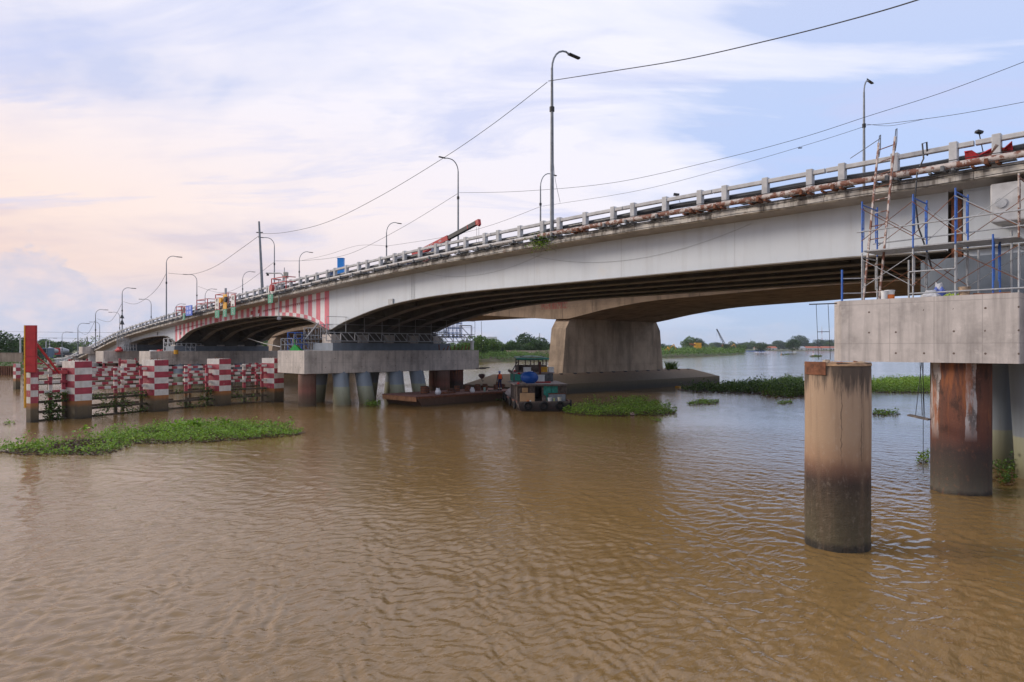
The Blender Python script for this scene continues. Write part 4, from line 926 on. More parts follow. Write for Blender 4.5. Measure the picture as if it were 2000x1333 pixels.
# back row seen through the front one
r0 = cw(-54.4, 75); bd = fdir
bk = [0, 6.5, 12.3, 18.4, 25.2, 32.0]
bt = ['at the far left end beyond the red board', 'directly behind the red board', 'between the second and third near posts', 'seen left of the fourth near post', 'seen behind the fourth near post', 'seen behind the right end post']
for i, k in enumerate(bk):
    fender_post(r0+bd*k, .45 if i == 0 else 1.1, .6 if i == 0 else 1.4, 2.75 if i == 0 else 3.0, 'distant striped post of the back fender '+bt[i], grp='posts of the back fender', phase=i % 2)
for i in range(5):
    rails(r0+bd*(bk[i]+.6), r0+bd*(bk[i+1]-.6), (2.75, 2.15, 1.55), 'distant striped rails of the back fender '+('left of the red board', 'behind the red board', 'behind the first near panel', 'behind the middle near panel', 'behind the right near panel')[i], 'fender_rails', 'rails of the back fender', seg=.6, dark=(.95, .4))
# upper inner row close behind the near one
i0 = FA+perp*3.2+fdir*1.0
for i, k in enumerate((0., 8.5)):
    rails(i0+fdir*k, i0+fdir*(k+7.6), (2.6, 2.0), 'striped inner rails set close behind the near fender, '+('left half', 'right half')[i], 'fender_rails', 'inner rails of the near fender', dark=(1.2, .5))
# tall red board
e = empty('warning_board', fp[0]+fdir*.05, 'tall narrow red steel board with yellow edge standing at the fender end', 'board')
bw = Vector((-FW.x*.0+RT.x, RT.y, 0)).normalized(); bc = fp[0]+RT*.16-FW*.36
zb = 3.06; 
for i in range(6):
    z0, z1 = zb+i*.47, zb+(i+1)*.47-.02
    m = MB(); m.beam(bc+Vector((0, 0, z0))-bw*.0, bc+Vector((0, 0, z1)), .60, .06, up=tuple(FW)); 
    o = m.build('red_panel', M_BRED if i < 5 else M_BRED, e, world=True)
m = MB(); m.beam(bc-bw*.33+Vector((0, 0, .9)), bc-bw*.33+Vector((0, 0, zb+2.8)), .07, .12, up=tuple(FW)); m.build('yellow_edge', M_YEL, e, world=True)
m = MB(); m.beam(bc+FW*.08+Vector((0, 0, zb-.05)), bc+FW*.08+Vector((0, 0, zb+2.8)), .64, .08, up=tuple(FW)); m.build('frame', M_RED, e, world=True)
m = MB(); m.beam(pt(72, 672, 41.2), pt(116, 730, 43.0), .10); m.beam(pt(72, 696, 41.2), pt(108, 728, 42.7), .05); m.build('brace', M_BRED, e, world=True)
m = MB(); m.beam(pt(113, 727, 43.0), pt(132, 727, 43.3), .22); m.build('brace_foot', M_RED, e, world=True)

# ------------------------------------------------------------------ leaves
def leaf(vs, fs, p, r, tilt, az, roll=0.0):
    """a cupped round leaf of four triangles"""
    n = len(vs); ca, sa = math.cos(az), math.sin(az); ct, st = math.cos(tilt), math.sin(tilt)
    pts = [(0, 0, 0), (.55*r, .62*r, .16*r), (1.25*r, 0, .05*r), (.55*r, -.62*r, .16*r), (.62*r, 0, -.12*r)]
    for (x, y, z) in pts:
        X = x*ct-z*st; Z = x*st+z*ct
        vs.append((p[0]+X*ca-y*sa, p[1]+X*sa+y*ca, p[2]+Z))
    fs += [(n, n+4, n+1), (n+1, n+4, n+2), (n+2, n+4, n+3), (n+3, n+4, n)]
def poly_in(x, y, poly):
    c = False; j = len(poly)-1
    for i in range(len(poly)):
        if (poly[i][1] > y) != (poly[j][1] > y) and x < (poly[j][0]-poly[i][0])*(y-poly[i][1])/(poly[j][1]-poly[i][1])+poly[i][0]: c = not c
        j = i
    return c
def mat_of(poly_px, label, h=.28, dens=150, r=.075, mat=None, dead=None, name='water_hyacinth', tall=None):
    P = [gp(x, y) for x, y in poly_px]; P2 = [(p.x, p.y) for p in P]
    cx, cy = sum(p[0] for p in P2)/len(P2), sum(p[1] for p in P2)/len(P2)
    x0, x1 = min(p[0] for p in P2), max(p[0] for p in P2); y0, y1 = min(p[1] for p in P2), max(p[1] for p in P2)
    A = 0.0
    for i in range(len(P2)): a, b = P2[i], P2[(i+1) % len(P2)]; A += a[0]*b[1]-a[1]*b[0]
    A = abs(A)/2; n = int(A*dens); vs, fs, mi = [], [], []; c = 0; tries = 0
    while c < n and tries < n*12:
        tries += 1
        x, y = rng.uniform(x0, x1), rng.uniform(y0, y1)
        e = noise.noise((x*1.1, y*1.1, 3))*.5
        if not poly_in(x+e*.6, y+e*.6, P2): continue
        g = noise.noise((x*.9, y*.9, 7)); g2 = noise.noise((x*2.7, y*2.7, 1))
        if g2+g*.7 < -.42: continue
        hh = h*(.30+1.5*max(0, g+.30))*(1+.5*g2); z = rng.uniform(.0, 1)**.7*hh
        isd = dead and poly_in(x, y, [(q.x, q.y) for q in [gp(a, b) for a, b in dead]]) and rng.random() < .8 or rng.random() < .07
        k0 = len(fs)
        leaf(vs, fs, (x-cx, y-cy, z*(.4 if isd else 1)), r*rng.uniform(.6, 1.35), rng.uniform(-.2, 1.25) if rng.random() < .8 else -.3, rng.uniform(0, 6.28))
        mi += [1 if isd else 0]*(len(fs)-k0); c += 1
    # ragged rafts of stems at the water line
    for k in range(int(n*.25)):
        x, y = rng.uniform(x0, x1), rng.uniform(y0, y1)
        if not poly_in(x, y, P2) or noise.noise((x*2.7, y*2.7, 1))+.7*noise.noise((x*.9, y*.9, 7)) < -.42: continue
        k0 = len(fs); leaf(vs, fs, (x-cx, y-cy, .012), r*rng.uniform(1.2, 2.0), .02, rng.uniform(0, 6.28)); mi += [1]*(len(fs)-k0)
    if tall:
        for (px, py, cnt) in tall:
            q = gp(px, py)
            for k in range(cnt):
                k0 = len(fs); a = rng.uniform(0, 6.28)
                leaf(vs, fs, (q.x-cx+rng.normal(0, .25), q.y-cy+rng.normal(0, .25), h+rng.uniform(.0, .35)), .17, rng.uniform(.3, 1.3), a); mi += [0]*(len(fs)-k0)
    me = bpy.data.meshes.new(name); me.from_pydata(vs, [], fs); me.materials.append(mat or M_HYA); me.materials.append(M_DEAD)
    me.polygons.foreach_set('material_index', mi)
    o = bpy.data.objects.new(name, me); COL.objects.link(o); o.location = (cx, cy, 0)
    tag(o, label, 'water plants', kind='stuff'); return o
mat_of([(0, 878), (60, 872), (150, 862), (225, 848), (300, 838), (380, 832), (470, 831), (560, 838), (592, 846), (575, 852), (480, 860), (380, 866), (260, 868), (236, 880), (205, 890), (130, 889), (40, 890), (0, 884)],
       'long leafy raft of bright green water hyacinth floating at left foreground', h=.42, dens=190, dead=[(95, 880), (110, 862), (200, 862), (215, 878), (150, 886)], tall=[(385, 850, 34), (355, 848, 16), (165, 866, 10), (430, 846, 20), (560, 846, 8)])
mat_of([(1095, 806), (1110, 800), (1180, 796), (1230, 790), (1280, 792), (1326, 806), (1300, 812), (1240, 813), (1170, 814), (1120, 811)], 'bright green hyacinth raft floating just right of the boat stern', h=.5, dens=130, r=.085)
mat_of([(1195, 784), (1215, 779), (1262, 778), (1262, 784), (1230, 786)], 'sparse small hyacinth patch between the boat and the footing', h=.25, dens=60)
mat_of([(1268, 822), (1290, 818), (1298, 822), (1285, 825)], 'tiny hyacinth clump drifting in front of the bright raft', h=.15, dens=60)
mat_of([(1325, 762), (1400, 756), (1450, 753), (1500, 748), (1545, 744), (1566, 743), (1580, 774), (1540, 778), (1490, 776), (1485, 770), (1420, 768), (1360, 766)], 'wide dark green hyacinth bank left of the tan pile', h=.62, dens=60, r=.14, mat=M_HYAD)
mat_of([(1680, 748), (1750, 743), (1800, 741), (1850, 741), (1850, 768), (1760, 768), (1690, 768)], 'thick green hyacinth band seen between the two round piles', h=.55, dens=55, r=.12)
mat_of([(1340, 788), (1372, 783), (1405, 786), (1398, 791), (1350, 792)], 'small flat hyacinth clump right of the boat', h=.22, dens=110)
mat_of([(1510, 789), (1535, 784), (1550, 788), (1530, 791)], 'tiny hyacinth tuft left of the tan pile', h=.2, dens=90)
mat_of([(1700, 810), (1712, 804), (1752, 806), (1758, 810), (1725, 813)], 'small hyacinth clump between tan pile and rusty pile', h=.25, dens=110)
mat_of([(1938, 948), (1936, 930), (1980, 925), (1984, 950), (1960, 953)], 'hyacinth caught between rusty pile and green casing', h=.75, dens=170, mat=M_HYAD)
mat_of([(712, 795), (716, 788), (742, 787), (742, 794)], 'little hyacinth tuft at the rake of the barge', h=.3, dens=110)
mat_of([(968, 785), (972, 779), (1000, 778), (1000, 784)], 'dark hyacinth tuft between barge and boat', h=.3, dens=90, mat=M_HYAD)
mat_of([(0, 829), (14, 826), (30, 827), (22, 831)], 'small twiggy hyacinth scrap near the left edge', h=.12, dens=80)
mat_of([(1790, 905), (1792, 895), (1812, 890), (1815, 905)], 'hyacinth tuft at the left foot of the rusty pile', h=.3, dens=160)
# plants tangled in the fender rails
def tangle(P, Q, z0, z1, n, label, seed):
    d = Q-P; L = d.length; vs, fs, mi = [], [], []
    for k in range(n):
        t = rng.random(); zt = z0+(z1-z0)*rng.random()
        if noise.noise((t*L*.9+seed, zt*1.6, seed)) < -.08: continue
        q = d*t; off = rng.normal(0, .16); k0 = len(fs)
        leaf(vs, fs, (q.x+perp.x*off, q.y+perp.y*off, zt), rng.uniform(.06, .13), rng.uniform(-1.3, .8), rng.uniform(0, 6.28)); mi += [rng.choice([0, 0, 0, 1])]*(len(fs)-k0)
    me = bpy.data.meshes.new('tangled_plants'); me.from_pydata(vs, [], fs); me.materials.append(M_HYAD); me.materials.append(M_DEAD); me.polygons.foreach_set('material_index', [int(a) for a in mi])
    o = bpy.data.objects.new('tangled_plants', me); COL.objects.link(o); o.location = P; tag(o, label, 'plants', kind='stuff')
for i in range(4):
    tangle(fp[i]+fdir*.7-perp*.05, fp[i+1]-fdir*.6-perp*.05, .05, (1.75, 1.55, 1.5, 1.3)[i], (1300, 1500, 1500, 700)[i], 'dark plants tangled in the lower fender rails '+txt[i], i*3.3)

# ------------------------------------------------------------------ barge
ba = math.atan2((cw(.70, .71)-cw(0, 0)).y, (cw(.70, .71)-cw(0, 0)).x)
bo = cw(-7.3, 52.1)
barge = empty('work_barge', bo, 'low rusty flat steel barge moored in front of the pier legs', 'barge', rz=ba)
M_HULL = zmat('barge_hull', 0, .9, [(0.0, (.05, .035, .022)), (.12, (.10, .055, .035)), (.55, (.14, .075, .045)), (.85, (.16, .07, .045))], wob=.08, streak=.45, bmp=.4)
M_RAKE = surf('orange_brown_rake', (.36, .17, .08), .8, var=.25, scale=3, streak=.5, streakcol=(.14, .06, .04), spot=.4, spotcol=(.15, .05, .03))
M_DECKR = surf('reddish_deck_paint', (.22, .105, .085), .8, var=.25, scale=2.5, spot=.5, spotcol=(.10, .06, .05))
BL, BWD, BZ = 14.0, 4.4, .80
m = MB()
m.hexa([(1.0, 0, -.6), (BL, 0, -.6), (BL, BWD, -.6), (1.0, BWD, -.6), (0, 0, BZ-.06), (BL, 0, BZ-.06), (BL, BWD, BZ-.06), (0, BWD, BZ-.06)]); m.build('hull', M_HULL, barge)
m = MB(); m.hexa([(-.02, .0, BZ-.42), (-.02+.0, BWD, BZ-.42), (.02, BWD, BZ-.42), (.02, .0, BZ-.42), (-.06, .0, BZ-.05), (-.06, BWD, BZ-.05), (.0, BWD, BZ-.05), (.0, .0, BZ-.05)][:8]); m.build('end_board', M_RAKE, barge)
m = MB(); m.box(-.08, BL+.05, -.06, BWD+.06, BZ-.055, BZ); m.build('deck', M_DECKR, barge)
m = MB()
for y in (0, BWD-.02): m.box(0, BL, y-.09, y-.062, BZ-.20, BZ-.06)
m.build('rubbing_strake', M_RUST, barge, kind=None)
def drum(x, y, r, h, k, label, z=BZ):
    loc = barge.matrix_basis @ Vector((x, y, z)); o = empty('steel_drum', loc, label, 'drum', 'rusty drums and pipe offcuts on the barge')
    m = MB(); m.tube([(0, 0, 0), (0, 0, h)], r, 16, 0, False); m.tube([(0, 0, h), (0, 0, .03)], r-.03, 16, 0, False); m.build('shell', M_RUST, o)
    m = MB()
    for zz in (.02, h*.35, h*.68, h-.03): m.tube([(0, 0, zz), (0, 0, zz+.03)], r+.015, 16, 0, False)
    m.build('hoops', M_DARK, o)
bpy.context.view_layer.update()

def drum_label(i, x):
    return 'rusty round drum on the barge, number %s in the row from its left end' % ('one two three four five six seven eight nine ten eleven twelve thirteen fourteen'.split()[i])
xs = [2.4, 2.95, 5.0, 5.4, 6.0, 6.7, 7.6, 8.1, 8.8, 9.6, 10.1, 10.9, 11.6, 12.3]
for i, x in enumerate(xs):
    drum(x, 2.1+.5*math.sin(i*2.3), .24 if i != 0 else .30, (.62, .55, .26, .30, .52, .48, .50, .55, .42, .50, .45, .62, .42, .40)[i], i, drum_label(i, x))
def on_barge(x, y, z=BZ): return barge.matrix_basis @ Vector((x, y, z))
m = MB(); m.box(-.5, .6, -.3, .3, 0, .06); m.box(-.4, .5, -.25, .25, .062, .12); o = m.build('steel_plate', M_RUST, loc=on_barge(3.9, .9)); o.rotation_euler = (0, 0, ba); tag(o, 'stack of rusty flat plates on the barge beside the white bag', 'plates')
sack(on_barge(2.6, .6), .28, .22, .50, [M_WBAG], 'white knotted plastic bag on the left part of the barge', 5)
sack(on_barge(6.2, .5), .30, .12, .42, [M_WBAG], 'pale folded sack leaning on drums in the middle of barge', 9)
bucket(on_barge(7.5, .4), .10, .34, surf('pale_green_plastic', (.30, .42, .38), .5, bmp=0), 'small pale green can on the barge edge', name='can', cat='can')
m = MB(); m.box(-.55, .55, -.04, .04, 0, .10); o = m.build('timber', M_WOOD, loc=on_barge(8.6, .5)); o.rotation_euler = (0, 0, ba); tag(o, 'flat timber lying on the barge left of the worker', 'timber')

# ------------------------------------------------------------------ worker
def worker(loc, face):
    e = empty('person', loc, 'worker in orange life vest and blue helmet standing on the barge', 'person', rz=face)
    V = [(0, 0, .86), (0, 0, 1.05), (0, .01, 1.22), (0, .01, 1.36), (0, .03, 1.44), (0, .045, 1.52), (0, .05, 1.60),
         (.10, 0, .80), (.11, .02, .46), (.12, -.02, .08), (.12, .10, .03), (-.10, 0, .80), (-.11, .04, .46), (-.12, 0, .08), (-.12, .12, .03),
         (.17, 0, 1.34), (.23, .0, 1.08), (.20, .12, .88), (.19, .15, .80), (-.17, 0, 1.34), (-.24, -.01, 1.07), (-.22, .10, .86), (-.21, .13, .78)]
    E = [(0, 1), (1, 2), (2, 3), (3, 4), (4, 5), (5, 6), (0, 7), (7, 8), (8, 9), (9, 10), (0, 11), (11, 12), (12, 13), (13, 14), (3, 15), (15, 16), (16, 17), (17, 18), (3, 19), (19, 20), (20, 21), (21, 22)]
    R = [.13, .13, .15, .13, .055, .085, .085, .09, .062, .045, .04, .09, .062, .045, .04, .062, .045, .036, .032, .062, .045, .036, .032]
    me = bpy.data.meshes.new('body'); me.from_pydata(V, E, []); o = bpy.data.objects.new('body', me); COL.objects.link(o); o.parent = e
    sk = o.modifiers.new('skin', 'SKIN'); sd = o.modifiers.new('sub', 'SUBSURF'); sd.levels = 1; sd.render_levels = 1
    for v, r in zip(me.skin_vertices[0].data, R): v.radius = (r, r*.8)
    me.skin_vertices[0].data[0].use_root = True
    me.materials.append(surf('navy_work_clothes', (.012, .018, .07), .9, bmp=0))
    m = MB(); rows = []
    for z, w, d in ((1.02, .175, .135), (1.15, .19, .15), (1.30, .20, .15), (1.40, .15, .12), (1.44, .09, .09)): rows.append([(w*math.cos(a), d*math.sin(a)+.005, z) for a in [2*math.pi*k/16 for k in range(16)]])
    m.grid(rows, 0, True, True); m.build('life_vest', surf('orange_vest', (.85, .11, .02), .7, var=.1, scale=9), e)
    m = MB(); rows = []
    for z, r in ((1.575, .125), (1.59, .122), (1.64, .108), (1.68, .07), (1.70, .01)): rows.append([(r*math.cos(a), r*1.1*math.sin(a)+.05+(.03 if z < 1.58 and math.sin(a) > .3 else 0), z) for a in [2*math.pi*k/16 for k in range(16)]])
    m.grid(rows, 0, True, True); m.build('helmet', surf('blue_helmet', (.03, .07, .32), .35, bmp=0), e)
    sk_ = surf('skin', (.30, .16, .10), .6, bmp=0)
    m = MB()
    rows = [[(.07*math.cos(a)*k, .075*math.sin(a)*k+.065, z) for a in [2*math.pi*j/12 for j in range(12)]] for z, k in ((1.46, .5), (1.49, .85), (1.53, 1.08), (1.58, 1.1))]
    m.grid(rows, 0, True, True); m.beam((0, .14, 1.55), (0, .155, 1.515), .02, .03); m.build('face', sk_, e)
    for sx, x in ((1, .19), (-1, -.21)):
        m = MB(); m.beam((x, .14, .82), (x, .16, .75), .06, .03)
        for f in range(4): m.beam((x+(f-1.5)*.016, .16, .755), (x+(f-1.5)*.016, .175, .70), .013, .014)
        m.beam((x-sx*.03, .15, .79), (x-sx*.035, .175, .75), .014, .014); m.build('hand', sk_, e)
    for x in (.12, -.12):
        m = MB(); m.tube([(x, -.01, .17), (x, -.01, .23)], .064, 10); m.build('reflective_band', surf('reflective_tape', (.7, .75, .6), .3, bmp=0) if 'reflective_tape' not in MATS else MATS['reflective_tape'], e)
        m = MB(); m.beam((x, -.05, .04), (x, .17, .04), .095, .08); m.build('boot', M_DARK, e)
    return e
wp = on_barge(9.45, .55)
worker(wp, math.atan2(FW.y, FW.x)-math.pi/2+.5)
# hook block hanging over the barge
hk = empty('hook_block', pt(941, 736, 60.0), 'dark pulley hook block hanging on wires above the barge', 'hook')
c = pt(941, 731, 60.0)
m = MB(); rows = [[c+RT*(r*math.cos(a))+FW*(.10*math.sin(a))+Vector((0, 0, z)) for a in [2*math.pi*k/12 for k in range(12)]] for z, r in ((.02, .10), (-.02, .26), (-.14, .30), (-.30, .20), (-.42, .06))]
m.grid(rows, 0, True, True); m.face(rows[0]); m.build('sheave_case', surf('dark_red_iron', (.05, .015, .015), .6, bmp=0), hk, world=True)
m = MB(); m.tube([c+Vector((0, 0, -.4)), c+Vector((0, 0, -.55)), c+RT*.1+Vector((0, 0, -.65)), c+RT*.14+Vector((0, 0, -.52))], .03, 6); m.build('hook', M_DARK, hk, world=True)
m = MB()
for dx in (-2.5, 2.5): m.tube([pt(941+dx, 720, 60), pt(941+dx*.4, 732, 60)], .008, 4)
m.build('wires', M_WIRE, hk, world=True)
m = MB(); m.beam(pt(937, 719, 60.0), pt(956, 718.5, 60.2), .3, .08); m.beam(pt(930, 720.5, 60.0), pt(949, 720.5, 60.1), .2, .06); o = m.build('gangplank', M_DARK, loc=pt(940, 719, 60), world=True); tag(o, 'dark plank sticking out from the right end of the middle cap', 'plank')
m = MB(); m.tube([pt(940, 628, 80), pt(941, 664, 80), pt(941, 702, 80)], .03, 4); o = m.build('hanging_cable', M_WIRE, loc=pt(941, 702, 80), world=True); tag(o, 'thin cable hanging straight down from the old bridge', 'cable')

# ------------------------------------------------------------------ boat
bt0 = cw(2.25, 48.6)
boat = empty('work_boat', bt0, 'weathered wooden work boat with green roofed wheelhouse and blue tank, seen from astern', 'boat', rz=math.atan2(FW.y, FW.x)-math.pi/2+.10)
M_HULLB = zmat('boat_hull', 0, 1.2, [(0.0, (.03, .022, .018)), (.3, (.06, .045, .04)), (.6, (.11, .095, .085)), (1.1, (.15, .12, .11))], wob=.1, streak=.5, spot=.4, spotcol=(.25, .05, .04), bmp=.5)
M_BWOOD = surf('old_boat_planks', (.15, .115, .095), .85, var=.35, scale=5, spot=.5, spotcol=(.05, .035, .03), spotscale=3)
M_BDECK = surf('grey_pink_deck', (.30, .25, .24), .85, var=.2, scale=4, spot=.5, spotcol=(.14, .11, .10), spotscale=3)
M_TURQ = surf('turquoise_paint', (.03, .28, .21), .6, var=.25, scale=6, spot=.35, spotcol=(.08, .12, .10), spotscale=6)
M_ROOFG = surf('pale_green_roof', (.16, .26, .22), .7, var=.2, scale=3, spot=.35, spotcol=(.3, .3, .28))
M_TARP = surf('grey_tarpaulin', (.10, .105, .11), .35, var=.3, scale=5, bmp=.8, bscale=6, bdist=.05)
M_PLY = surf('plywood', (.52, .32, .16), .75, var=.12, scale=2, spot=.15, spotcol=(.6, .42, .25))
M_BLK = surf('tyre_rubber', (.012, .012, .013), .8, var=.2, bmp=0)
# hull, stern at y=0, bow towards +y
m = MB(); secs = []
for y, w, zt in ((0, 1.82, .86), (.3, 1.95, .86), (3, 2.1, .84), (7, 2.05, .9), (10, 1.5, 1.15), (12.2, .25, 1.6)):
    secs.append([(-w, y, zt), (-w*.96, y, .4), (-w*.8, y+.1, -.3), (w*.8, y+.1, -.3), (w*.96, y, .4), (w, y, zt)])
m.grid(secs, 0); m.face(secs[0][::-1]); m.build('hull', M_HULLB, boat)
m = MB(); m.grid([[(-w, y, z), (w, y, z)] for y, w, z in ((0, 1.82, .83), (.3, 1.95, .83), (3, 2.1, .81), (7, 2.05, .87), (10, 1.5, 1.12), (12.2, .25, 1.57))]); m.build('deck', M_BDECK, boat)
m = MB(); m.box(-1.9, 1.9, -.06, .06, .80, .93); m.build('transom_beam', M_BWOOD, boat)
m = MB()
for sx in (-1, 1): m.beam((sx*1.88, .05, .9), (sx*2.1, 3, .88), .10, .12); m.beam((sx*2.1, 3, .88), (sx*2.08, 7, .94), .10, .12)
m.build('gunwale', M_DECKR, boat, kind='stuff')
# lower cabin: a wall of planks around a door opening
yc = 1.5; 
for i in range(14):
    x = -1.62+i*.245
    if -.45 < x < .0: continue
    q = MB(); q.box(x, x+.235, yc+(i % 2)*.01, yc+.05+(i % 2)*.01, .85, 2.02); q.build('plank', M_TURQ if .2 < x < 1.0 and True else M_BWOOD, boat)
for sx in (-1.68, 1.84):
    for i in range(6):
        q = MB(); q.box(sx-.03, sx+.03, yc+.06+i*.5, yc+.54+i*.5, .85, 2.02); q.build('side_plank', M_BWOOD, boat)
m = MB(); m.box(-1.6, 1.75, 4.5, 4.55, .85, 2.0); m.box(-.6, .1, 2.6, 2.65, .85, 2.0); m.build('bulkhead', M_DARK, boat)
for x in (.22, .80):
    q = MB(); q.box(x, x+.55, yc-.05, yc-.01, 1.45 if x > .5 else 1.3, 1.96); q.build('shutter', M_TURQ, boat)
m = MB(); m.box(-1.95, 2.0, 1.25, 4.7, 2.03, 2.11); m.build('cabin_roof', M_BDECK, boat)
m = MB(); m.box(-1.97, 2.02, 1.18, 1.245, 1.98, 2.12); m.build('roof_edge', M_BWOOD, boat)
for (x, y) in ((-1.85, 1.3), (1.85, 1.3), (-.5, 1.4), (1.3, 1.4)):
    q = MB(); q.beam((x, y, .85), (x-.05*(x < 0), y, 2.02), .07); q.build('cabin_post', M_BWOOD, boat)
# middle tier
m = MB(); m.box(-1.60, 1.55, 3.4, 3.44, 2.112, 2.80); m.build('tarpaulin', M_TARP, boat)
m = MB(); m.box(-1.72, 1.66, 3.3, 6.2, 2.82, 2.90); m.build('upper_deck', M_BDECK, boat)
m = MB(); m.beam((-1.72, 3.3, 2.9), (-1.72, 6.2, 2.95), .07, .22); m.build('side_rail', M_BWOOD, boat)
m = MB(); m.box(-1.6, -1.57, 3.45, 6, 2.112, 2.8); m.box(1.52, 1.55, 3.45, 6, 2.112, 2.8); m.build('middle_wall', M_TURQ, boat)
m = MB(); m.box(-1.5, -1.0, 3.36, 3.395, 2.2, 2.75); m.build('turquoise_panel', M_TURQ, boat)
# wheelhouse
for (x, y) in ((-1.15, 4.2), (1.15, 4.2), (-.15, 4.2), (.5, 4.2), (-1.15, 6.0), (1.15, 6.0), (-.35, 6.0), (.4, 6.0)):
    q = MB(); q.beam((x, y, 2.9), (x*.97, y, 3.92), .09 if abs(x) > 1 else .07); q.build('corner_post' if abs(x) > 1 else 'window_post', M_BWOOD, boat)
m = MB(); m.box(-1.1, -.2, 4.22, 4.26, 2.905, 3.05); m.box(-.12, .46, 4.22, 4.26, 2.905, 3.45); m.box(.54, 1.1, 4.22, 4.26, 2.905, 3.4); m.build('aft_wall', M_BWOOD, boat)
m = MB(); m.box(-1.1, 1.1, 5.97, 6.02, 2.905, 3.42); m.box(-1.1, 1.1, 5.97, 6.02, 3.80, 3.9); m.build('front_wall', M_BWOOD, boat)
m = MB(); m.box(-1.16, -1.13, 4.3, 5.95, 2.905, 3.42); m.box(1.12, 1.15, 4.3, 5.95, 2.905, 3.42); m.build('side_wall', M_BWOOD, boat)
m = MB()
rows = [[(-1.28+2.56*k/6, y, 3.94+.10*math.sin(math.pi*k/6)+(y-4)*.03) for k in range(7)] for y in (3.9, 6.3)]; rows2 = [[(a, b, c+.06) for a, b, c in r] for r in rows]
m.grid(rows[::-1]); m.grid(rows2); m.face(rows[0]+rows2[0][::-1]); m.face((rows[1]+rows2[1][::-1])[::-1]); m.face([rows[0][0], rows2[0][0], rows2[1][0], rows[1][0]]); m.face([rows[0][-1], rows[1][-1], rows2[1][-1], rows2[0][-1]])
m.build('wheelhouse_roof', M_ROOFG, boat)
m = MB(); m.box(-1.32, 1.32, 3.84, 3.9, 3.90, 3.99); m.build('roof_trim', M_TURQ, boat)
for i in range(3):
    q = MB(); q.beam((-1.0+i*.95, 4.0, 4.10), (-.5+i*.7, 5.9, 4.16), .06, .04); q.build('roof_batten', M_DARK, boat)
m = MB(); m.tube([(.48, 3.25, 2.12), (.48, 3.25, 3.75)], .09, 10); m.build('exhaust_stack', surf('rusty_stack', (.10, .035, .025), .8, var=.3, bmp=0), boat)
m = MB(); m.beam((-1.75, 3.5, 2.9), (-1.2, 4.3, 3.7), .06); m.build('stay', M_DARK, boat)
# tyres along hull
def tyre(loc, rx, k, label=None):
    m = MB(); rows = []
    for i in range(20):
        a = 2*math.pi*i/20; rows.append([((.24+.09*math.cos(b))*math.cos(a), .09*math.sin(b), (.24+.09*math.cos(b))*math.sin(a)) for b in [2*math.pi*j/8 for j in range(8)]])
    rows.append(rows[0]); m.grid(rows, 0, True, True); o = m.build('tyre', M_BLK, boat); o.location = loc; o.rotation_euler = rx; return o
for x in (-1.15, .0, 1.15): tyre((x, -.13, .58), (0.1, 0, 0), 0)
tyre((1.98, .25, .65), (0, 0, 1.35), 0); tyre((-2.0, .6, .6), (0, 0, 1.6), 0); tyre((-2.15, 2.0, .7), (0, 0, 1.6), 0); tyre((-2.2, 3.6, .75), (0, 0, 1.6), 0); tyre((-2.2, 5.2, .8), (0, 0, 1.6), 0)
BY = lambda y: float(np.interp(y, [-1, 0, 1.5, 3.3, 4.2, 6.3, 7, 12.2], [-1, 0, 1.5, 5.3, 6.2, 8.4, 9, 13.4]))
BZ_ = lambda z: float(np.interp(z, [-1, -.3, .84, 2.03, 2.11, 2.82, 2.9, 3.92, 4.2], [-1, -.3, .61, 1.76, 1.84, 2.5, 2.58, 3.60, 3.92]))
for ch in boat.children:
    if ch.name.startswith('tyre'): ch.location = (ch.location.x, BY(ch.location.y) if ch.location.y > 0 else ch.location.y, BZ_(ch.location.z)); continue
    for v in ch.data.vertices: v.co.y, v.co.z = BY(v.co.y), BZ_(v.co.z)
bpy.context.view_layer.update()
def on_boat(x, y, z): return boat.matrix_basis @ Vector((x, BY(y), BZ_(z)))
brz = boat.rotation_euler.z
def bx(x0, x1, y0, y1, z0, z1, mat, name, label, cat, tilt=0, lid=None):
    m = MB(); cx, cy = (x0+x1)/2, (y0+y1)/2; m.box(x0-cx, x1-cx, y0-cy, y1-cy, 0, z1-z0)
    if lid: e = empty(name, on_boat(cx, cy, z0), label, cat, rz=brz+tilt); m.build('body', mat, e); l = MB(); l.box(x0-cx-.02, x1-cx+.02, y0-cy-.02, y1-cy+.02, z1-z0+.002, z1-z0+.05); l.build('lid', lid, e); return e
    o = m.build(name, mat, loc=on_boat(cx, cy, z0)); o.rotation_euler = (0, 0, brz+tilt); bevel(o, .02, 2); tag(o, label, cat); return o
bx(-.78, -.22, 3.4, 3.8, 2.905, 3.24, M_WHITE, 'foam_box', 'white foam cool box on the upper deck left of the exhaust', 'box', .05, M_WHITE)
bx(.56, 1.10, 3.4, 3.8, 2.905, 3.26, M_YEL, 'cool_box', 'orange yellow cool box on the upper deck right of exhaust', 'box', 0, M_YEL)
bx(1.18, 1.60, 3.35, 3.7, 2.905, 3.26, M_WHITE, 'foam_box', 'white foam cool box beside the orange yellow one', 'box', .1, M_WHITE)
bx(.15, .75, 2.9, 3.2, 2.14, 2.62, M_WHITE, 'foam_box', 'large tilted white foam box behind the rusty exhaust stack', 'box', .3, M_WHITE)
bx(-1.62, -.55, .62, .67, .84, 1.48, M_PLY, 'plywood_sheet', 'light plywood sheet leaning on the stern cabin wall', 'board')
bx(-1.4, -.95, 1.28, 1.33, 1.5, 1.85, M_PLY, 'cardboard_piece', 'torn cardboard piece above the plywood sheet', 'board', .3)
bx(.55, 1.75, .95, 1.35, .84, 1.36, surf('grey_metal_tank', (.24, .26, .28), .5, var=.15, scale=4), 'metal_tank', 'grey metal water tank on the stern deck at right', 'tank', 0, M_RUST)
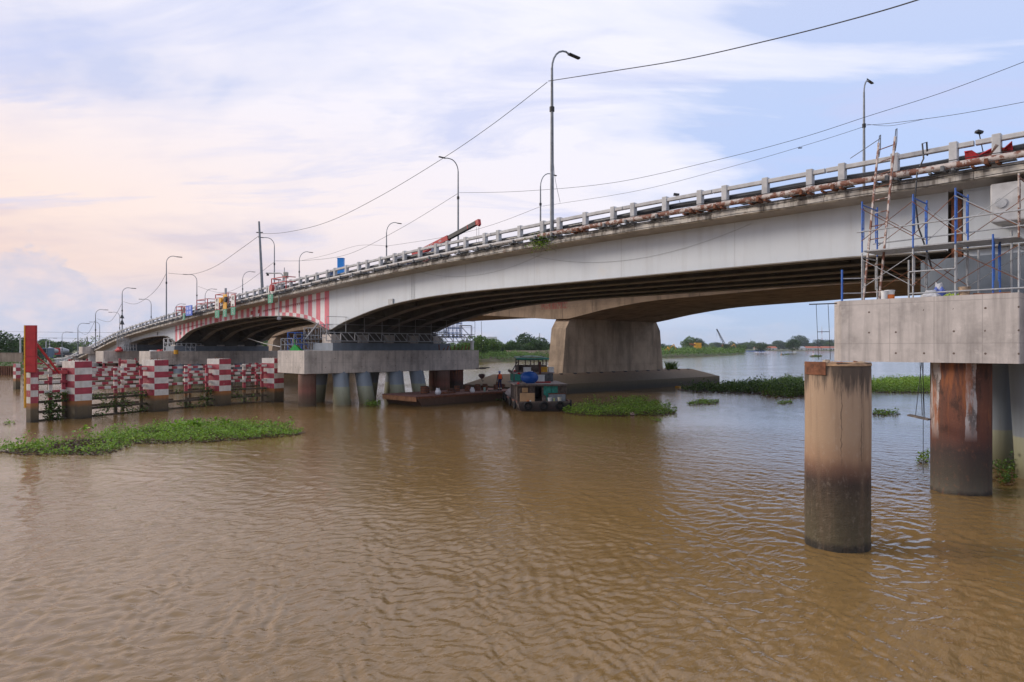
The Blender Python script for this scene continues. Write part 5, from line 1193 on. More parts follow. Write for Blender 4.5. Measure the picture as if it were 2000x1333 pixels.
bx(.05, .32, .8, 1.1, .84, 1.25, M_BWOOD, 'wooden_crate', 'small dark wooden crate beside the cabin doorway', 'crate')
bucket(on_boat(.5, .35, .84), .15, .30, M_WHITE, 'white plastic tub on the stern deck near the doorway')
bucket(on_boat(1.2, .3, .84), .14, .34, surf('cream_plastic', (.62, .57, .45), .5, bmp=0), 'cream plastic bucket on the stern deck at right')
bucket(on_boat(.82, .4, .84), .06, .26, surf('yellow_green_bottle', (.5, .55, .2), .4, bmp=0), 'small yellow green jug between the two stern buckets', name='jug', cat='jug')
bx(-1.18, -.98, .25, .42, .84, 1.0, surf('orange_tin', (.6, .2, .05), .5, bmp=0), 'tin_can_box', 'small orange tin in front of the plywood sheet', 'tin')
bx(-1.0, -.85, .28, .42, .84, .98, M_WHITE, 'small_carton', 'tiny pale carton right of the orange tin', 'carton')
tk = empty('water_tank', on_boat(-.65, 2.2, 2.11), 'round blue plastic water tank lying on the cabin roof', 'tank', rz=brz)
M_TANK = surf('blue_tank_plastic', (.01, .09, .38), .4, var=.12, scale=3, bmp=0)
m = MB(); rows = []
for i in range(13):
    t = -1+2*i/12; r = .42*max(.0, 1-abs(t)**3.4)**.5*1.25+.02; rows.append([(.0+r*1.15*math.cos(a), t*.62, .44+r*.80*math.sin(a)) for a in [2*math.pi*k/22 for k in range(22)]])
m.grid(rows, 0, True, True); m.build('tank_shell', M_TANK, tk)
m = MB()
for y in (-.35, 0, .35):
    rows = [[((.535+d)*1.13*math.cos(a), y+e_, .44+(.43+d)*math.sin(a)) for a in [2*math.pi*k/22 for k in range(22)]] for e_, d in ((-.04, -.03), (-.03, .03), (.03, .03), (.04, -.03))]; m.grid(rows, 0, True, True)
m.build('rib', M_TANK, tk, kind=None)
m = MB(); m.box(-.25, .25, -.1, .1, .82, .92); m.build('cap', M_WHITE, tk)
m = MB(); m.tube([(-1.4, 2.5, 1.90), (-1.6, 2.0, 2.0), (-1.3, 1.6, 1.9), (-1.0, 1.3, 1.88)], .03, 6); o = m.build('mooring_rope', M_WOOD, loc=(0, 0, 0)); o.matrix_basis = boat.matrix_basis.copy(); tag(o, 'old rope coiled left of the blue tank on the boat', 'rope')
m = MB(); m.tube([(-.55, 1.15, 1.7), (-.62, 1.1, 1.35), (-.35, 1.1, 1.2), (-.22, 1.1, 1.4), (-.28, 1.15, 1.7)], .02, 6); o = m.build('hanging_hose', M_DARK, loc=(0, 0, 0)); o.matrix_basis = boat.matrix_basis.copy(); tag(o, 'loop of dark hose hanging over the cabin doorway', 'hose')
for i, (x, y, z, c, lab) in enumerate(((-1.5, 3.5, 2.95, M_BRED, 'red bundle on the upper deck beside the left rail'), (-1.2, 3.2, 2.75, M_CLOTH, 'pinkish rag hanging below the upper deck at left'), (-1.65, 1.5, 2.12, M_BRED, 'red rag at the left corner of the cabin roof'))):
    sack(on_boat(x, y, z), .13, .10, .13, [c], lab, i+20, 'rag', 'rag')
m = MB(); m.tube([(-.1, 3.4, 1.9), (1.0, 3.1, 1.9)], .05, 8); o = m.build('red_pole', M_BRED, loc=(0, 0, 0)); o.matrix_basis = boat.matrix_basis.copy(); tag(o, 'short red pipe lying on the cabin roof right of tank', 'pipe')
# floating litter
m = MB(); m.box(-.3, .3, -.15, .15, -.05, .14); o = m.build('floating_box', M_YEL, loc=gp(1324, 757)); bevel(o, .04, 2); tag(o, 'orange box floating at the footing edge by dark hyacinth', 'box')
m = MB(); m.tube([(-.25, 0, .06), (.25, 0, .06)], .12, 10); o = m.build('floating_can', surf('pink_plastic', (.55, .36, .36), .5, bmp=0), loc=gp(1235, 811)); o.rotation_euler = (0, 0, -.8); tag(o, 'pale pink plastic can floating in the bright hyacinth raft', 'can')
# tuft on the old footing
def tuft(loc, n, h, spread, mat, label, name='grass_tuft'):
    vs, fs = [], []
    for k in range(n):
        a = rng.uniform(0, 6.28); d = rng.uniform(0, spread); x, y = d*math.cos(a), d*math.sin(a); hh = h*rng.uniform(.5, 1.1); lx, ly = rng.normal(0, .3*hh), rng.normal(0, .3*hh); w = .03
        n0 = len(vs); vs += [(x-w, y, 0), (x+w, y, 0), (x+lx*.5, y+ly*.5, hh*.7), (x+lx, y+ly, hh)]; fs += [(n0, n0+1, n0+2), (n0, n0+2, n0+3)]
    me = bpy.data.meshes.new(name); me.from_pydata(vs, [], fs); me.materials.append(mat); o = bpy.data.objects.new(name, me); COL.objects.link(o); o.location = loc; tag(o, label, 'grass', kind='stuff')
tuft(gp(1311, 722, 1.9), 170, 1.0, .8, M_TREE, 'dark grass tuft growing on the old footing right of its pier')
def tomesh(o):
    dg = bpy.context.evaluated_depsgraph_get(); me = bpy.data.meshes.new_from_object(o.evaluated_get(dg)); n = bpy.data.objects.new('lettering', me); n.parent = o.parent; n.matrix_basis = o.matrix_basis.copy(); COL.objects.link(n); bpy.data.objects.remove(o); return n
# ------------------------------------------------------------------ street lamps
TU = Vector((0, 1, 0))
def lamp(s, u, z0, z1, arm, alen, label, grp, r=.11, head=(.62, .24, .09), name='street_lamp', curve=1.0):
    """tapered post with a swept arm and flat lantern; arm=+1 reaches over the deck away from the viewer"""
    e = empty(name, B(s, u, z0), label, 'street lamp', grp); H = z1-z0
    m = MB(); m.tube([(0, 0, 0), (0, 0, H*.60), (0, 0, H-curve*.95)], r, 10, 0, True, r*.55); m.build('post', M_POLE, e)
    m = MB(); m.tube([(0, 0, -.02), (0, 0, .28)], r*1.6, 10); m.build('base_collar', M_POLE, e)
    zc = H-curve; pts = [(0, 0, zc)]
    for k in range(1, 7):
        a = math.pi/2*k/6; pts.append((0, arm*curve*(1-math.cos(a))*.9, zc+curve*math.sin(a)))
    pts.append((0, arm*(alen-.3), H+.0)); pts.append((0, arm*alen, H-.05))
    m = MB(); m.tube(pts, r*.45, 8); m.build('arm', M_POLE, e)
    m = MB(); L, W, T = head; y0 = arm*alen; y1 = arm*(alen+L)
    m.grid([[(-W*k/2, y, H-.05+T*t) for k, t in ((.5, -.5), (1, -.1), (.6, .5), (-.6, .5), (-1, -.1), (-.5, -.5))] for y, k in ((y0, 1), ((y0+y1)/2, 1), (y1, .6))], 0, False, True)
    m.face([(-W/4, y0, H-.05-T/2), (W/4, y0, H-.05-T/2), (W/4, y0, H), (-W/4, y0, H)]); m.face([(-W/4, y1, H-.05-T/2), (W/4, y1, H-.05-T/2), (W/4, y1, H), (-W/4, y1, H)])
    m.build('lantern', M_DARK, e)
    m = MB(); m.tube([(0, 0, H-3.5), (0, 0, H-3.25)], r*1.15, 8); m.build('cable_clamp', M_DARK, e)
    return e
zn = lambda s: rail(s)-1.03
GN, GF, GO = 'lamps along the near railing', 'lamps along the far side of the steel bridge', 'lamps on the old concrete bridge'
lamp(19.2, UE+.02, zn(19.2)-.15, 20.55, 1, 1.35, 'tallest lamp post on the near railing above the arch', GN, .115, (.80, .27, .12), curve=1.25)
near = [(84.8, 15.9, 'lamp post above the left end of the striped span'), (105.4, 13.3, 'near side lamp post left of the striped span, carrying traffic loudspeakers'), (121.8, 10.8, 'near side lamp post above the small approach pier'), (135, 8.9, 'near side lamp post furthest down the left ramp')]
for s, z, l in near: lamp(s, UE+.02, zn(s)-.1, z, 1, 1.2, l, GN, .09, curve=.9)
for i, (s, z) in enumerate(((149, 7.6), (165, 6.6), (182, 6.0))): lamp(s, UE+.02, 1.6, z, 1, 1.2, 'small distant lamp '+('just left', 'further left', 'furthest left')[i]+' of the ramp end', GN, .08, curve=.8)
m = MB(); m.tube([B(105.4, UE, 7.9), B(105.4, UE, 8.5)], .35, 8, 0, True, .12); m.tube([B(105.4, UE, 8.8), B(105.4, UE, 9.3)], .32, 8, 0, True, .12)
o = m.build('loudspeakers', M_DARK, loc=B(105.4, UE, 8), world=True); tag(o, 'dark loudspeaker horns strapped to a lamp post of the left ramp', 'loudspeaker')
far = [(42.8, 21.5, 'far side lamp with its arm to the left above the truck crane boom'), (81.8, 19.0, 'far side lamp with left arm beside the bare leaning pole'), (111.6, 16.5, 'far side lamp with left arm near the blue sign'), (137, 13.8, 'far side lamp with left arm above the left steel span'), (160, 12.2, 'small far side lamp with left arm by the loudspeaker post'), (178, 10.6, 'tiny far side lamp furthest down the ramp')]
for s, z, l in far: lamp(s, UF-.15, max(1.6, zn(s)-.1 if s < 150 else 1.6), z, -1, 1.5, l, GF, .10, (.65, .22, .10))
oldl = [(12.0, 23.2, 'black headed lamp rising behind the rusty ladder'), (43.3, 22.6, 'lamp on the old bridge directly left of the tallest lamp'), (72.1, 21.4, 'old bridge lamp left of the truck crane'), (97.7, 20.1, 'old bridge lamp between the blue box and leaning pole'), (120.8, 18.8, 'old bridge lamp above the hanging number boards'), (140.5, 16.8, 'old bridge lamp right of the blue sign'), (160, 14.6, 'faint old bridge lamp left of the blue sign')]
for s, z, l in oldl: lamp(s, UN-1.9, otop(s), z, 1, 1.7 if s > 20 else .9, l, GO, .11, (.65, .24, .10), curve=1.6 if s > 20 else 1.1)
for i, (px, py, Y) in enumerate(((1321, 380, 62), (1912, 257, 26))):
    e = empty('floodlight', pt(px, py, Y)-Vector((0, 0, 1.2)), ('tiny black floodlight showing above the railing at mid bridge', 'small black floodlight above the railing at the right edge')[i], 'floodlight')
    c = pt(px, py, Y); m = MB(); m.beam(c-RT*.16*(Y/40), c+RT*.16*(Y/40)+Vector((0, 0, -.06)), .2, .14*(Y/40)); m.build('lamp_head', M_DARK, e, world=True)
    m = MB(); m.tube([c+Vector((0, 0, -.05)), c+RT*.4*(Y/40)-Vector((0, 0, 1.3))], .02, 5); m.build('arm', M_DARK, e, world=True)
# leaning pole
e = empty('utility_pole', B(56.6, UE-.25, zn(56.6)-.6), 'bare slightly leaning dark pole clamped outside the railing', 'pole')
a, b = pt(513, 560, 63.6), pt(506, 433, 63.6); m = MB(); m.tube([a-Vector((0, 0, .8)), b], .15, 8, 0, True, .09); m.build('shaft', M_POLE, e, world=True)
m = MB(); m.tube([b.lerp(a, .17)-RT*.3, b.lerp(a, .17)+RT*.3], .05, 6); m.build('clamp', M_DARK, e, world=True)
# ------------------------------------------------------------------ wires
def wire(pts, label, r=.014, name='overhead_wire', sag=None):
    """pts: (px, py, distance) knots, smoothed; distances belong to the posts the wire is tied to"""
    P = [pt(*p) for p in pts]
    if len(P) == 2 and sag:
        P = [P[0].lerp(P[1], t)-Vector((0, 0, sag*4*t*(1-t))) for t in [i/24 for i in range(25)]]
    else:
        Q = []
        for i in range(len(P)-1):
            p0, p1, p2, p3 = P[max(0, i-1)], P[i], P[i+1], P[min(len(P)-1, i+2)]
            for k in range(8):
                t = k/8; Q.append(.5*((2*p1)+(-p0+p2)*t+(2*p0-5*p1+4*p2-p3)*t*t+(-p0+3*p1-3*p2+p3)*t**3))
        P = Q+[P[-1]]
    m = MB(); m.tube(P, r, 5); o = m.build(name, M_WIRE, loc=P[0], world=True); tag(o, label, 'wire'); return o
wire([(1071, 159, 36.2), (1200, 139, 30), (1340, 116, 26), (1500, 80, 23), (1650, 42, 20.5), (1800, -2, 18), (2050, -90, 15)], 'thick cable rising from the tallest lamp to the upper right', .020)
wire([(508, 457, 63.6), (560, 454, 58), (640, 434, 54), (740, 385, 49), (860, 313, 44), (960, 245, 40), (1069, 161, 36.2)], 'cable sagging from the leaning pole up to the tallest lamp', .017)
wire([(329, 534, 84.2), (375, 536, 80), (420, 521, 74), (470, 487, 67), (506, 461, 63.6)], 'cable sagging between the leaning pole and left lamp', .02)
wire([(242, 590, 99.2), (265, 594, 95), (290, 580, 91), (310, 560, 87), (325, 534, 84.2)], 'cable sagging left of the striped span lamp', .022)
wire([(190, 623, 111), (212, 629, 108), (225, 617, 104), (239, 592, 99.2)], 'second sagging cable down the left ramp', .022)
wire([(152, 646, 121), (170, 653, 117), (187, 625, 111)], 'last sagging cable down the left ramp', .022)
wire([(897, 377, 62.1), (1020, 374, 56), (1200, 357, 50), (1400, 313, 45), (1560, 271, 41), (1700, 226, 38), (1850, 178, 35), (2060, 98, 31)], 'long thin wire crossing the sky from far lamp to the right', .015)
wire([(538, 510, 90.6), (600, 509, 86), (680, 497, 80), (780, 448, 71), (895, 378, 62.1)], 'thin wire between the two nearer far side lamps', .018)
wire([(387, 560, 112.4), (430, 572, 106), (470, 560, 99), (536, 512, 90.6)], 'thin wire sagging to the lamp beside the blue sign', .02)
wire([(1690, 247, 47.2), (1600, 276, 50), (1450, 320, 55), (1250, 372, 61), (1060, 403, 70.1)], 'wire from the ladder lamp to the old bridge lamp', .015)
wire([(1058, 403, 70.1), (960, 440, 76), (870, 463, 83), (757, 481, 91)], 'wire along the old bridge above the truck crane', .018)
wire([(757, 481, 91), (700, 480, 97), (640, 498, 103), (587, 510, 109)], 'wire along the old bridge above the blue box', .018)
wire([(1692, 245, 47.2), (1750, 240, 44), (1880, 222, 40), (2050, 190, 36)], 'wire leaving the ladder lamp toward the right edge', .015)
wire([(1692, 243, 47.2), (1740, 246, 45), (1810, 232, 43)], 'short slack wire looped beside the ladder lamp', .012)
wire([(1077, 162, 36.2), (1079, 260, 36.0), (1083, 340, 35.8), (1094, 396, 35.6)], 'loose thin wire hanging beside the tallest lamp', .010)
wire([(0, 648, 190), (80, 649, 180), (200, 650, 170), (330, 648, 165)], 'faint power line across the far left sky', .03)
wire([(75, 660, 185), (180, 661, 178), (280, 657, 170)], 'lower faint power line across the far left sky', .03)
# bird
m = MB(); c = pt(1564, 290, 60); m.beam(c-RT*.22, c+RT*.1+Vector((0, 0, .03)), .1, .07); m.face([c, c+FW*.1, c-RT*.18+Vector((0, 0, .2))]); m.face([c, c+FW*.1, c+RT*.22+Vector((0, 0, .14))])
o = m.build('bird', M_DARK, loc=c, world=True); tag(o, 'small dark bird perched on the thin wire at right', 'bird')

# ------------------------------------------------------------------ truck crane and box on the deck
ct = empty('crane_truck', B(36, 8, soff(36)+.43), 'truck crane with red and black telescopic boom raised above the railing', 'crane truck')
M_NAVY = surf('dark_blue_truck_paint', (.03, .05, .12), .35, bmp=0)
p0, p1, p2 = pt(808, 500, 55.0), pt(877, 465, 52.5), pt(931, 436, 49.9)
pj = pt(836, 484, 54.0)
m = MB(); m.beam(p0, p1, .38, .38); m.build('boom_base', M_BRED, ct, world=True)
m = MB(); m.beam(p1, p2, .28, .29); m.build('boom_extension', M_DARK, ct, world=True)
for t, w in ((.72, .31),):
    q = p1.lerp(p2, t); m = MB(); m.beam(q, q+(p2-p1).normalized()*.06, w, w); m.build('boom_collar', M_BRED, ct, world=True)
m = MB(); m.beam(p2-(p2-p1).normalized()*.1, p2+(p2-p1).normalized()*.35, .24, .34); m.beam(p2+Vector((0, 0, .12)), p2-Vector((0, 0, .28))+(p2-p1).normalized()*.35, .2, .2); m.build('boom_head', M_BRED, ct, world=True)
m = MB()
for dx in (0, .16): m.tube([p2+RT*dx+Vector((0, 0, -.3)), p2+RT*dx+Vector((0, 0, -2.2))], .015, 4)
m.build('hoist_rope', M_WIRE, ct, world=True)
bd_ = (p1-p0).normalized(); sidev = bd_.cross(Vector((0, 0, 1))).normalized()
sd = sidev if sidev.dot(CAMP-p0) > 0 else -sidev
upv = sd.cross(bd_)
if upv.z < 0: upv = -upv
xax = upv.cross(sd)
def boomtext(body, size, t):
    tc_ = bpy.data.curves.new('lettering', 'FONT'); tc_.body = body; tc_.size = size; tc_.extrude = .003; tc_.align_x = 'CENTER'; tc_.align_y = 'CENTER'; tc_.materials.append(M_WHITE)
    to = bpy.data.objects.new('lettering', tc_); COL.objects.link(to); to.parent = ct
    to.matrix_basis = Matrix.Translation(p0.lerp(p1, t)+sd*.194-ct.location) @ Matrix((xax, upv, sd)).transposed().to_4x4()
    tomesh(to)
boomtext('UNIC', .33, .52); boomtext('500', .20, .80)
zt = soff(36)+.43
for nm, bxs, mt in (('chassis', [(31, 39.5, 6.9, 9.1, zt+.5, zt+.8)], M_DARK), ('cab', [(39.6, 41.6, 6.9, 9.1, zt+.45, zt+1.9)], M_NAVY), ('load_bed', [(31, 36.6, 6.8, 9.2, zt+.82, zt+1.05)], M_NAVY), ('crane_pedestal', [(37.6, 38.8, 7.5, 8.5, zt+.8, zt+1.7)], M_BRED)):
    m = MB()
    for q in bxs: m.sbox(*q)
    o = m.build(nm, mt, ct, world=True); bevel(o, .06, 2)
for s_ in (32.3, 33.6, 40.4):
    for u_ in (6.85, 8.85):
        m = MB(); m.tube([B(s_, u_, zt+.48), B(s_, u_+.3, zt+.48)], .47, 18); m.build('wheel', M_BLK, ct, world=True)
m = MB(); m.sbox(39.7, 41.2, 6.86, 6.895, zt+1.2, zt+1.7); m.build('side_window', M_GLASS, ct, world=True)
e = empty('blue_box', pt(666, 525, 66), 'bright blue portable box standing on the far side of the deck', 'box')
c = pt(666, 525, 66); m = MB(); m.beam(c-Vector((0, 0, 1.0)), c+Vector((0, 0, .95)), .58, .6, up=tuple(FW)); o = m.build('body', M_SKYBLUE, e, world=True); bevel(o, .03, 1)
m = MB(); m.beam(c+Vector((0, 0, .952)), c+Vector((0, 0, 1.0)), .64, .66, up=tuple(FW)); m.build('roof', M_SKYBLUE, e, world=True)
for i, s_ in enumerate((30.5, 36.2, 44.5, 47.0)):
    sack(B(s_, UE+.7, soff(s_)+.43), .5, .3, 1.0, [M_DARK if i % 2 else surf('tarp_blue_%d' % i, (.05, .09, .2), .5)], ('dark covered load behind the railing under the crane boom', 'dark bundle behind the railing right of the crane', 'low blue tarp bundle behind the railing', 'black bundle behind railing by the blue box')[i], 40+i, 'covered_load', 'load')

# ------------------------------------------------------------------ plant on the ledge
vs, fs = [], []
for k in range(520):
    s_ = 19.9+rng.normal(0, .42); z_ = zn(19.9)+.02+rng.normal(-.12, .2); leaf(vs, fs, (-(s_-19.9), UE-.12+rng.normal(0, .10)-UE, z_-zn(19.9)), rng.uniform(.05, .10), rng.uniform(-1, 1), rng.uniform(0, 6.28))
me = bpy.data.meshes.new('ledge_shrub'); me.from_pydata(vs, [], fs); me.materials.append(M_HYA); o = bpy.data.objects.new('ledge_shrub', me); COL.objects.link(o); o.location = B(19.9, UE, zn(19.9)); tag(o, 'small leafy shrub rooted on the ledge at the tallest lamp', 'shrub')
m = MB()
for k in range(9): m.tube([B(19.9+rng.normal(0, .3), UE-.08, zn(20)-.1), B(19.9+rng.normal(0, .45), UE-.10, zn(20)-.5-rng.uniform(0, .25))], .008, 4)
o = m.build('dry_roots', M_DARK, loc=B(19.9, UE, zn(20)), world=True); tag(o, 'dry dark roots hanging below the ledge shrub', 'roots', kind='stuff')
for k, (s0_, s1_, d) in enumerate(((8.5, 22, 1.9), (21, 33, 1.5))):
    m = MB(); m.tube([B(s0_+(s1_-s0_)*t, UG-.06, soff(s0_)-.15-d*4*t*(1-t)*.5) for t in [i/20 for i in range(21)]], .005, 4); o = m.build('slack_wire', M_GALVD, loc=B(s0_, UG-.06, soff(s0_)), world=True); tag(o, ('very thin slack wire drooping across the grey girder right of the shrub', 'very thin slack wire drooping across the girder left of the shrub')[k], 'wire')

# ------------------------------------------------------------------ navigation signs and gantries on the striped span
def text(body, size, mat, parent, loc, up=.0):
    c = bpy.data.curves.new('lettering', 'FONT'); c.body = body; c.size = size; c.extrude = .004; c.align_x = 'CENTER'; c.align_y = 'CENTER'; c.materials.append(mat)
    o = bpy.data.objects.new('lettering', c); COL.objects.link(o); o.parent = parent; o.location = Vector(loc)-parent.location; o.rotation_euler = (math.pi/2, 0, 0); return tomesh(o)
def gantry(s0, s1, label):
    e = empty('sign_gantry', B(s0, UE, rail(s0)-1), label, 'gantry', 'red sign gantries outside the railing')
    z = rail((s0+s1)/2)
    for s_ in (s0, s1):
        m = MB(); m.beam(B(s_, UE-.75, z+.15), B(s_, UE+.1, z+.15), .07); m.beam(B(s_, UE-.75, z-.25), B(s_, UE+.1, z-.25), .07); m.beam(B(s_, UE-.75, z-.9), B(s_, UE-.75, z+.18), .07); m.build('bracket', M_RED, e, world=True)
    m = MB(); m.beam(B(s0, UE-.75, z+.15), B(s1, UE-.75, z+.15), .07); m.beam(B(s0, UE-.75, z-.25), B(s1, UE-.75, z-.25), .07); m.build('rail', M_RED, e, world=True)
    return e
def board(s, w, z0, z1, face, edge, label, txt=None, tmat=None, green=True, size=.6):
    e = empty('sign_board', B(s, UE-.86, z0), label, 'sign')
    m = MB(); m.sbox(s-w/2, s+w/2, UE-.90, UE-.84, z0, z1); m.build('border', edge, e, world=True)
    m = MB(); m.sbox(s-w/2+.1, s+w/2-.1, UE-.915, UE-.902, z0+.08, z1-.08); m.build('panel', face, e, world=True)
    if txt:
        for j, tx in enumerate(txt): text(tx, size, tmat, e, B(s, UE-.925, z1-.1-(z1-z0)*(j+.5)/len(txt)))
    if green:
        m = MB(); m.sbox(s-w/2, s+w/2, UE-.90, UE-.86, z0-.78, z0-.02); m.build('green_plate', M_GREEN, e, world=True)
        text('CT', .32, M_WHITE, e, B(s, UE-.91, z0-.25)); text('25', .32, M_WHITE, e, B(s, UE-.91, z0-.58))
    return e
gantry(62.6, 66.0, 'red sign gantry at the right of the amber light'); gantry(68.3, 71.6, 'red sign gantry at the left of the amber light'); gantry(49.6, 52.5, 'red sign gantry beside the camera mast'); gantry(76.5, 78.5, 'red sign gantry beside the blue sign')
zz = lambda s, py: EYE+(HOR-py)*(cw(0, 0).x*0+su_depth(s))/FPX
def su_depth(s, u=UE-.9): return 20.7+CS*s+SN*u
M_SIGNW = surf('sign_white', (.66, .66, .64), .5, bmp=0); M_BLKP = surf('black_print', (.02, .02, .02), .6, bmp=0)
def sign_at(px, y0, y1, w, *a, **k):
    r = (px-1000)/FPX; u = UE-.9
    X0, Y0 = 13.6+CS*u, 20.7+SN*u; s = (X0-Y0*r)/(SN+CS*r); Y = Y0+CS*s
    return s, EYE+(HOR-y1)*Y/FPX, EYE+(HOR-y0)*Y/FPX
s_, za, zb_ = sign_at(455, 575, 600, 1.0); board(s_, 1.1, za, zb_, M_SIGNW, M_RED, 'white number board in red frame nearer the leaning pole', ['42', 'm'], M_BLKP, size=.5)
s_, za, zb_ = sign_at(424, 582, 606, 1.0); board(s_, 1.2, za, zb_, M_SIGNW, M_RED, 'white number board in red frame left of the amber light', ['▼', '4,5', 'm'], M_BLKP, size=.42)
s_, za, zb_ = sign_at(439, 577, 604, .9); o = board(s_, .95, za, zb_+.1, M_YEL, M_YEL, 'tall amber yellow signal board with round lights')
for ds in (-.62, .62):
    m = MB(); m.tube([B(s_+ds, UE-.95, za+.9), B(s_+ds, UE-1.15, za+.9)], .28, 14); m.build('round_light', M_YEL if ds > 0 else M_DARK, o, world=True)
m = MB(); m.tube([B(s_, UE-.8, zb_), B(s_, UE-.8, zb_+.7)], .12, 8); m.build('mast', M_GALV, o, world=True)
s_, za, zb_ = sign_at(528, 561, 575, 1.0); o = board(s_, 1.0, za, zb_, M_SIGNW, M_SIGNW, 'white board with black arrow and red lamp by the camera mast', ['K'], M_BLKP, size=.8)
m = MB(); m.tube([B(s_-.75, UE-.95, za+.5), B(s_-.75, UE-1.2, za+.5)], .3, 14); m.build('red_light', M_RED, o, world=True)
s_, za, zb_ = sign_at(369, 597, 617, 1.6); board(s_, 2.0, za, zb_, M_BLUESIGN, M_BLUESIGN, 'square blue information sign hung outside the railing', green=False)
_bs = [o for o in bpy.data.objects if o.get('label') == 'square blue information sign hung outside the railing'][0]
M_BPALE = surf('pale_blue_print', (.35, .42, .80), .5, bmp=0)
for (fx, fz, fw, fh) in ((-.38, .56, .30, .30), (.05, .60, .36, .30), (-.34, .18, .28, .24), (.06, .16, .36, .28)):
    m = MB(); m.sbox(s_-(fx+fw)*1.8, s_-fx*1.8, UE-.925, UE-.917, za+(zb_-za)*fz, za+(zb_-za)*(fz+fh)); m.build('pale_print', M_BPALE, _bs, world=True)
s_, za, zb_ = sign_at(359, 600, 612, 1.0); o = board(s_, .7, za, zb_, M_DARK, M_RED, 'small dark signal board left of the blue sign', green=True)
# camera mast and box
e = empty('camera_mast', B(52.0, UE+.1, rail(52)-1.05), 'grey camera mast with cabinet and long arm on the railing', 'camera mast')
a = pt(555, 560, 62); 
m = MB(); m.tube([pt(553, 565, 61.5), pt(553, 541, 61.5), pt(550, 535.5, 61.8), pt(546, 534, 62), pt(520, 534, 63.6)], .06, 8); m.build('pole', M_POLE, e, world=True)
m = MB(); m.tube([pt(555.5, 560, 61.5), pt(555.5, 523, 61.5)], .04, 6); m.build('aerial', M_GALV, e, world=True)
c = pt(558.5, 538, 61.3); m = MB(); m.beam(c-Vector((0, 0, .28)), c+Vector((0, 0, .28)), .38, .3, up=tuple(FW)); o = m.build('cabinet', surf('beige_cabinet', (.42, .40, .33), .6, bmp=0), e, world=True); bevel(o, .03)
m = MB(); m.tube([pt(523, 535, 63.4), pt(523, 539, 63.4)], .12, 8); m.build('camera', M_DARK, e, world=True)
e = empty('gauge_pole', pt(544, 628, 60.5), 'long thin grey pole hanging down in front of the stripes with a small box', 'pole')
m = MB(); m.tube([pt(544.5, 547, 60.5), pt(545, 626, 60.5)], .05, 6); m.build('shaft', M_GALV, e, world=True)
m = MB(); m.beam(pt(542, 622, 60.4), pt(549, 622, 60.4), .25, .25); m.build('lamp_box', M_GALV, e, world=True)
m = MB(); m.tube([pt(534, 547, 60.6), pt(556, 548.5, 60.4)], .03, 6); m.build('crossbar', M_GALV, e, world=True)
e = empty('gauge_pole', pt(354, 660, 84), 'thin grey pole with black box at the left end of the stripes', 'pole')
m = MB(); m.tube([pt(354, 600, 84), pt(354, 668, 84)], .06, 6); m.build('shaft', M_GALV, e, world=True)
m = MB(); m.beam(pt(355.3, 649, 83.8), pt(355.3, 654, 83.8), .28, .28); m.build('black_box', M_DARK, e, world=True)
m = MB(); m.tube([pt(358, 625, 83.6), pt(366, 652, 83.2)], .05, 6); m.build('stay', M_DARK, e, world=True)
# lamp box under old bridge beam
e = empty('hanging_lamp', pt(974, 606, 60), 'small white lamp on a short pole hanging below the girders', 'lamp')
m = MB(); m.tube([pt(976, 598, 60), pt(976, 609, 60)], .04, 6); m.build('rod', M_GALV, e, world=True)
m = MB(); m.beam(pt(971.5, 605.5, 60), pt(977.5, 605.5, 60), .25, .2); m.build('lamp_case', M_WHITE, e, world=True)

# ------------------------------------------------------------------ work platforms on the river piers
def truss(s, u0, u1, z0, z1, label, mat=M_GALV, n=16):
    e = empty('lattice_truss', B(s, u0, z0), label, 'truss')
    for z in (z0, z1): m = MB(); m.beam(B(s, u0, z), B(s, u1, z), .07, .07); m.build('chord', mat, e, world=True)
    for k in range(n):
        a, b = u0+(u1-u0)*k/n, u0+(u1-u0)*(k+1)/n; m = MB(); m.beam(B(s, a, z1), B(s, b, z0), .05); m.build('diagonal', mat, e, world=True)
        if k % 2 == 0: m = MB(); m.beam(B(s, a, z0), B(s, a, z1), .05); m.build('upright', mat, e, world=True)
    return e
truss(42.8, 1.6, 16.6, 5.05, 5.72, 'long grey lattice truss on the middle cap facing the boat', n=24)
truss(47.6, 1.2, 16.6, 4.9, 5.6, 'rear lattice truss on the middle cap', M_GALVD, 20)
def guard(s, u0, u1, zb, zt, n, label):
    e = empty('guard_rail', B(s, u0, zb), label, 'guard rail')
    for k in range(n): u = u0+(u1-u0)*k/(n-1); m = MB(); m.tube([B(s, u, zb), B(s, u, zt)], .022, 5); m.build('post', M_GALV, e, world=True)
    m = MB(); m.tube([B(s, u0, zt), B(s, u1, zt)], .02, 5); m.build('top_tube', M_GALV, e, world=True)
    m = MB(); m.tube([B(s, u0, (zb+zt)/2), B(s, u1, (zb+zt)/2)], .015, 5); m.build('middle_tube', M_GALV, e, world=True)
guard(42.75, 1.6, 16.6, 5.76, 6.95, 10, 'thin tube guard rail above the long lattice truss')
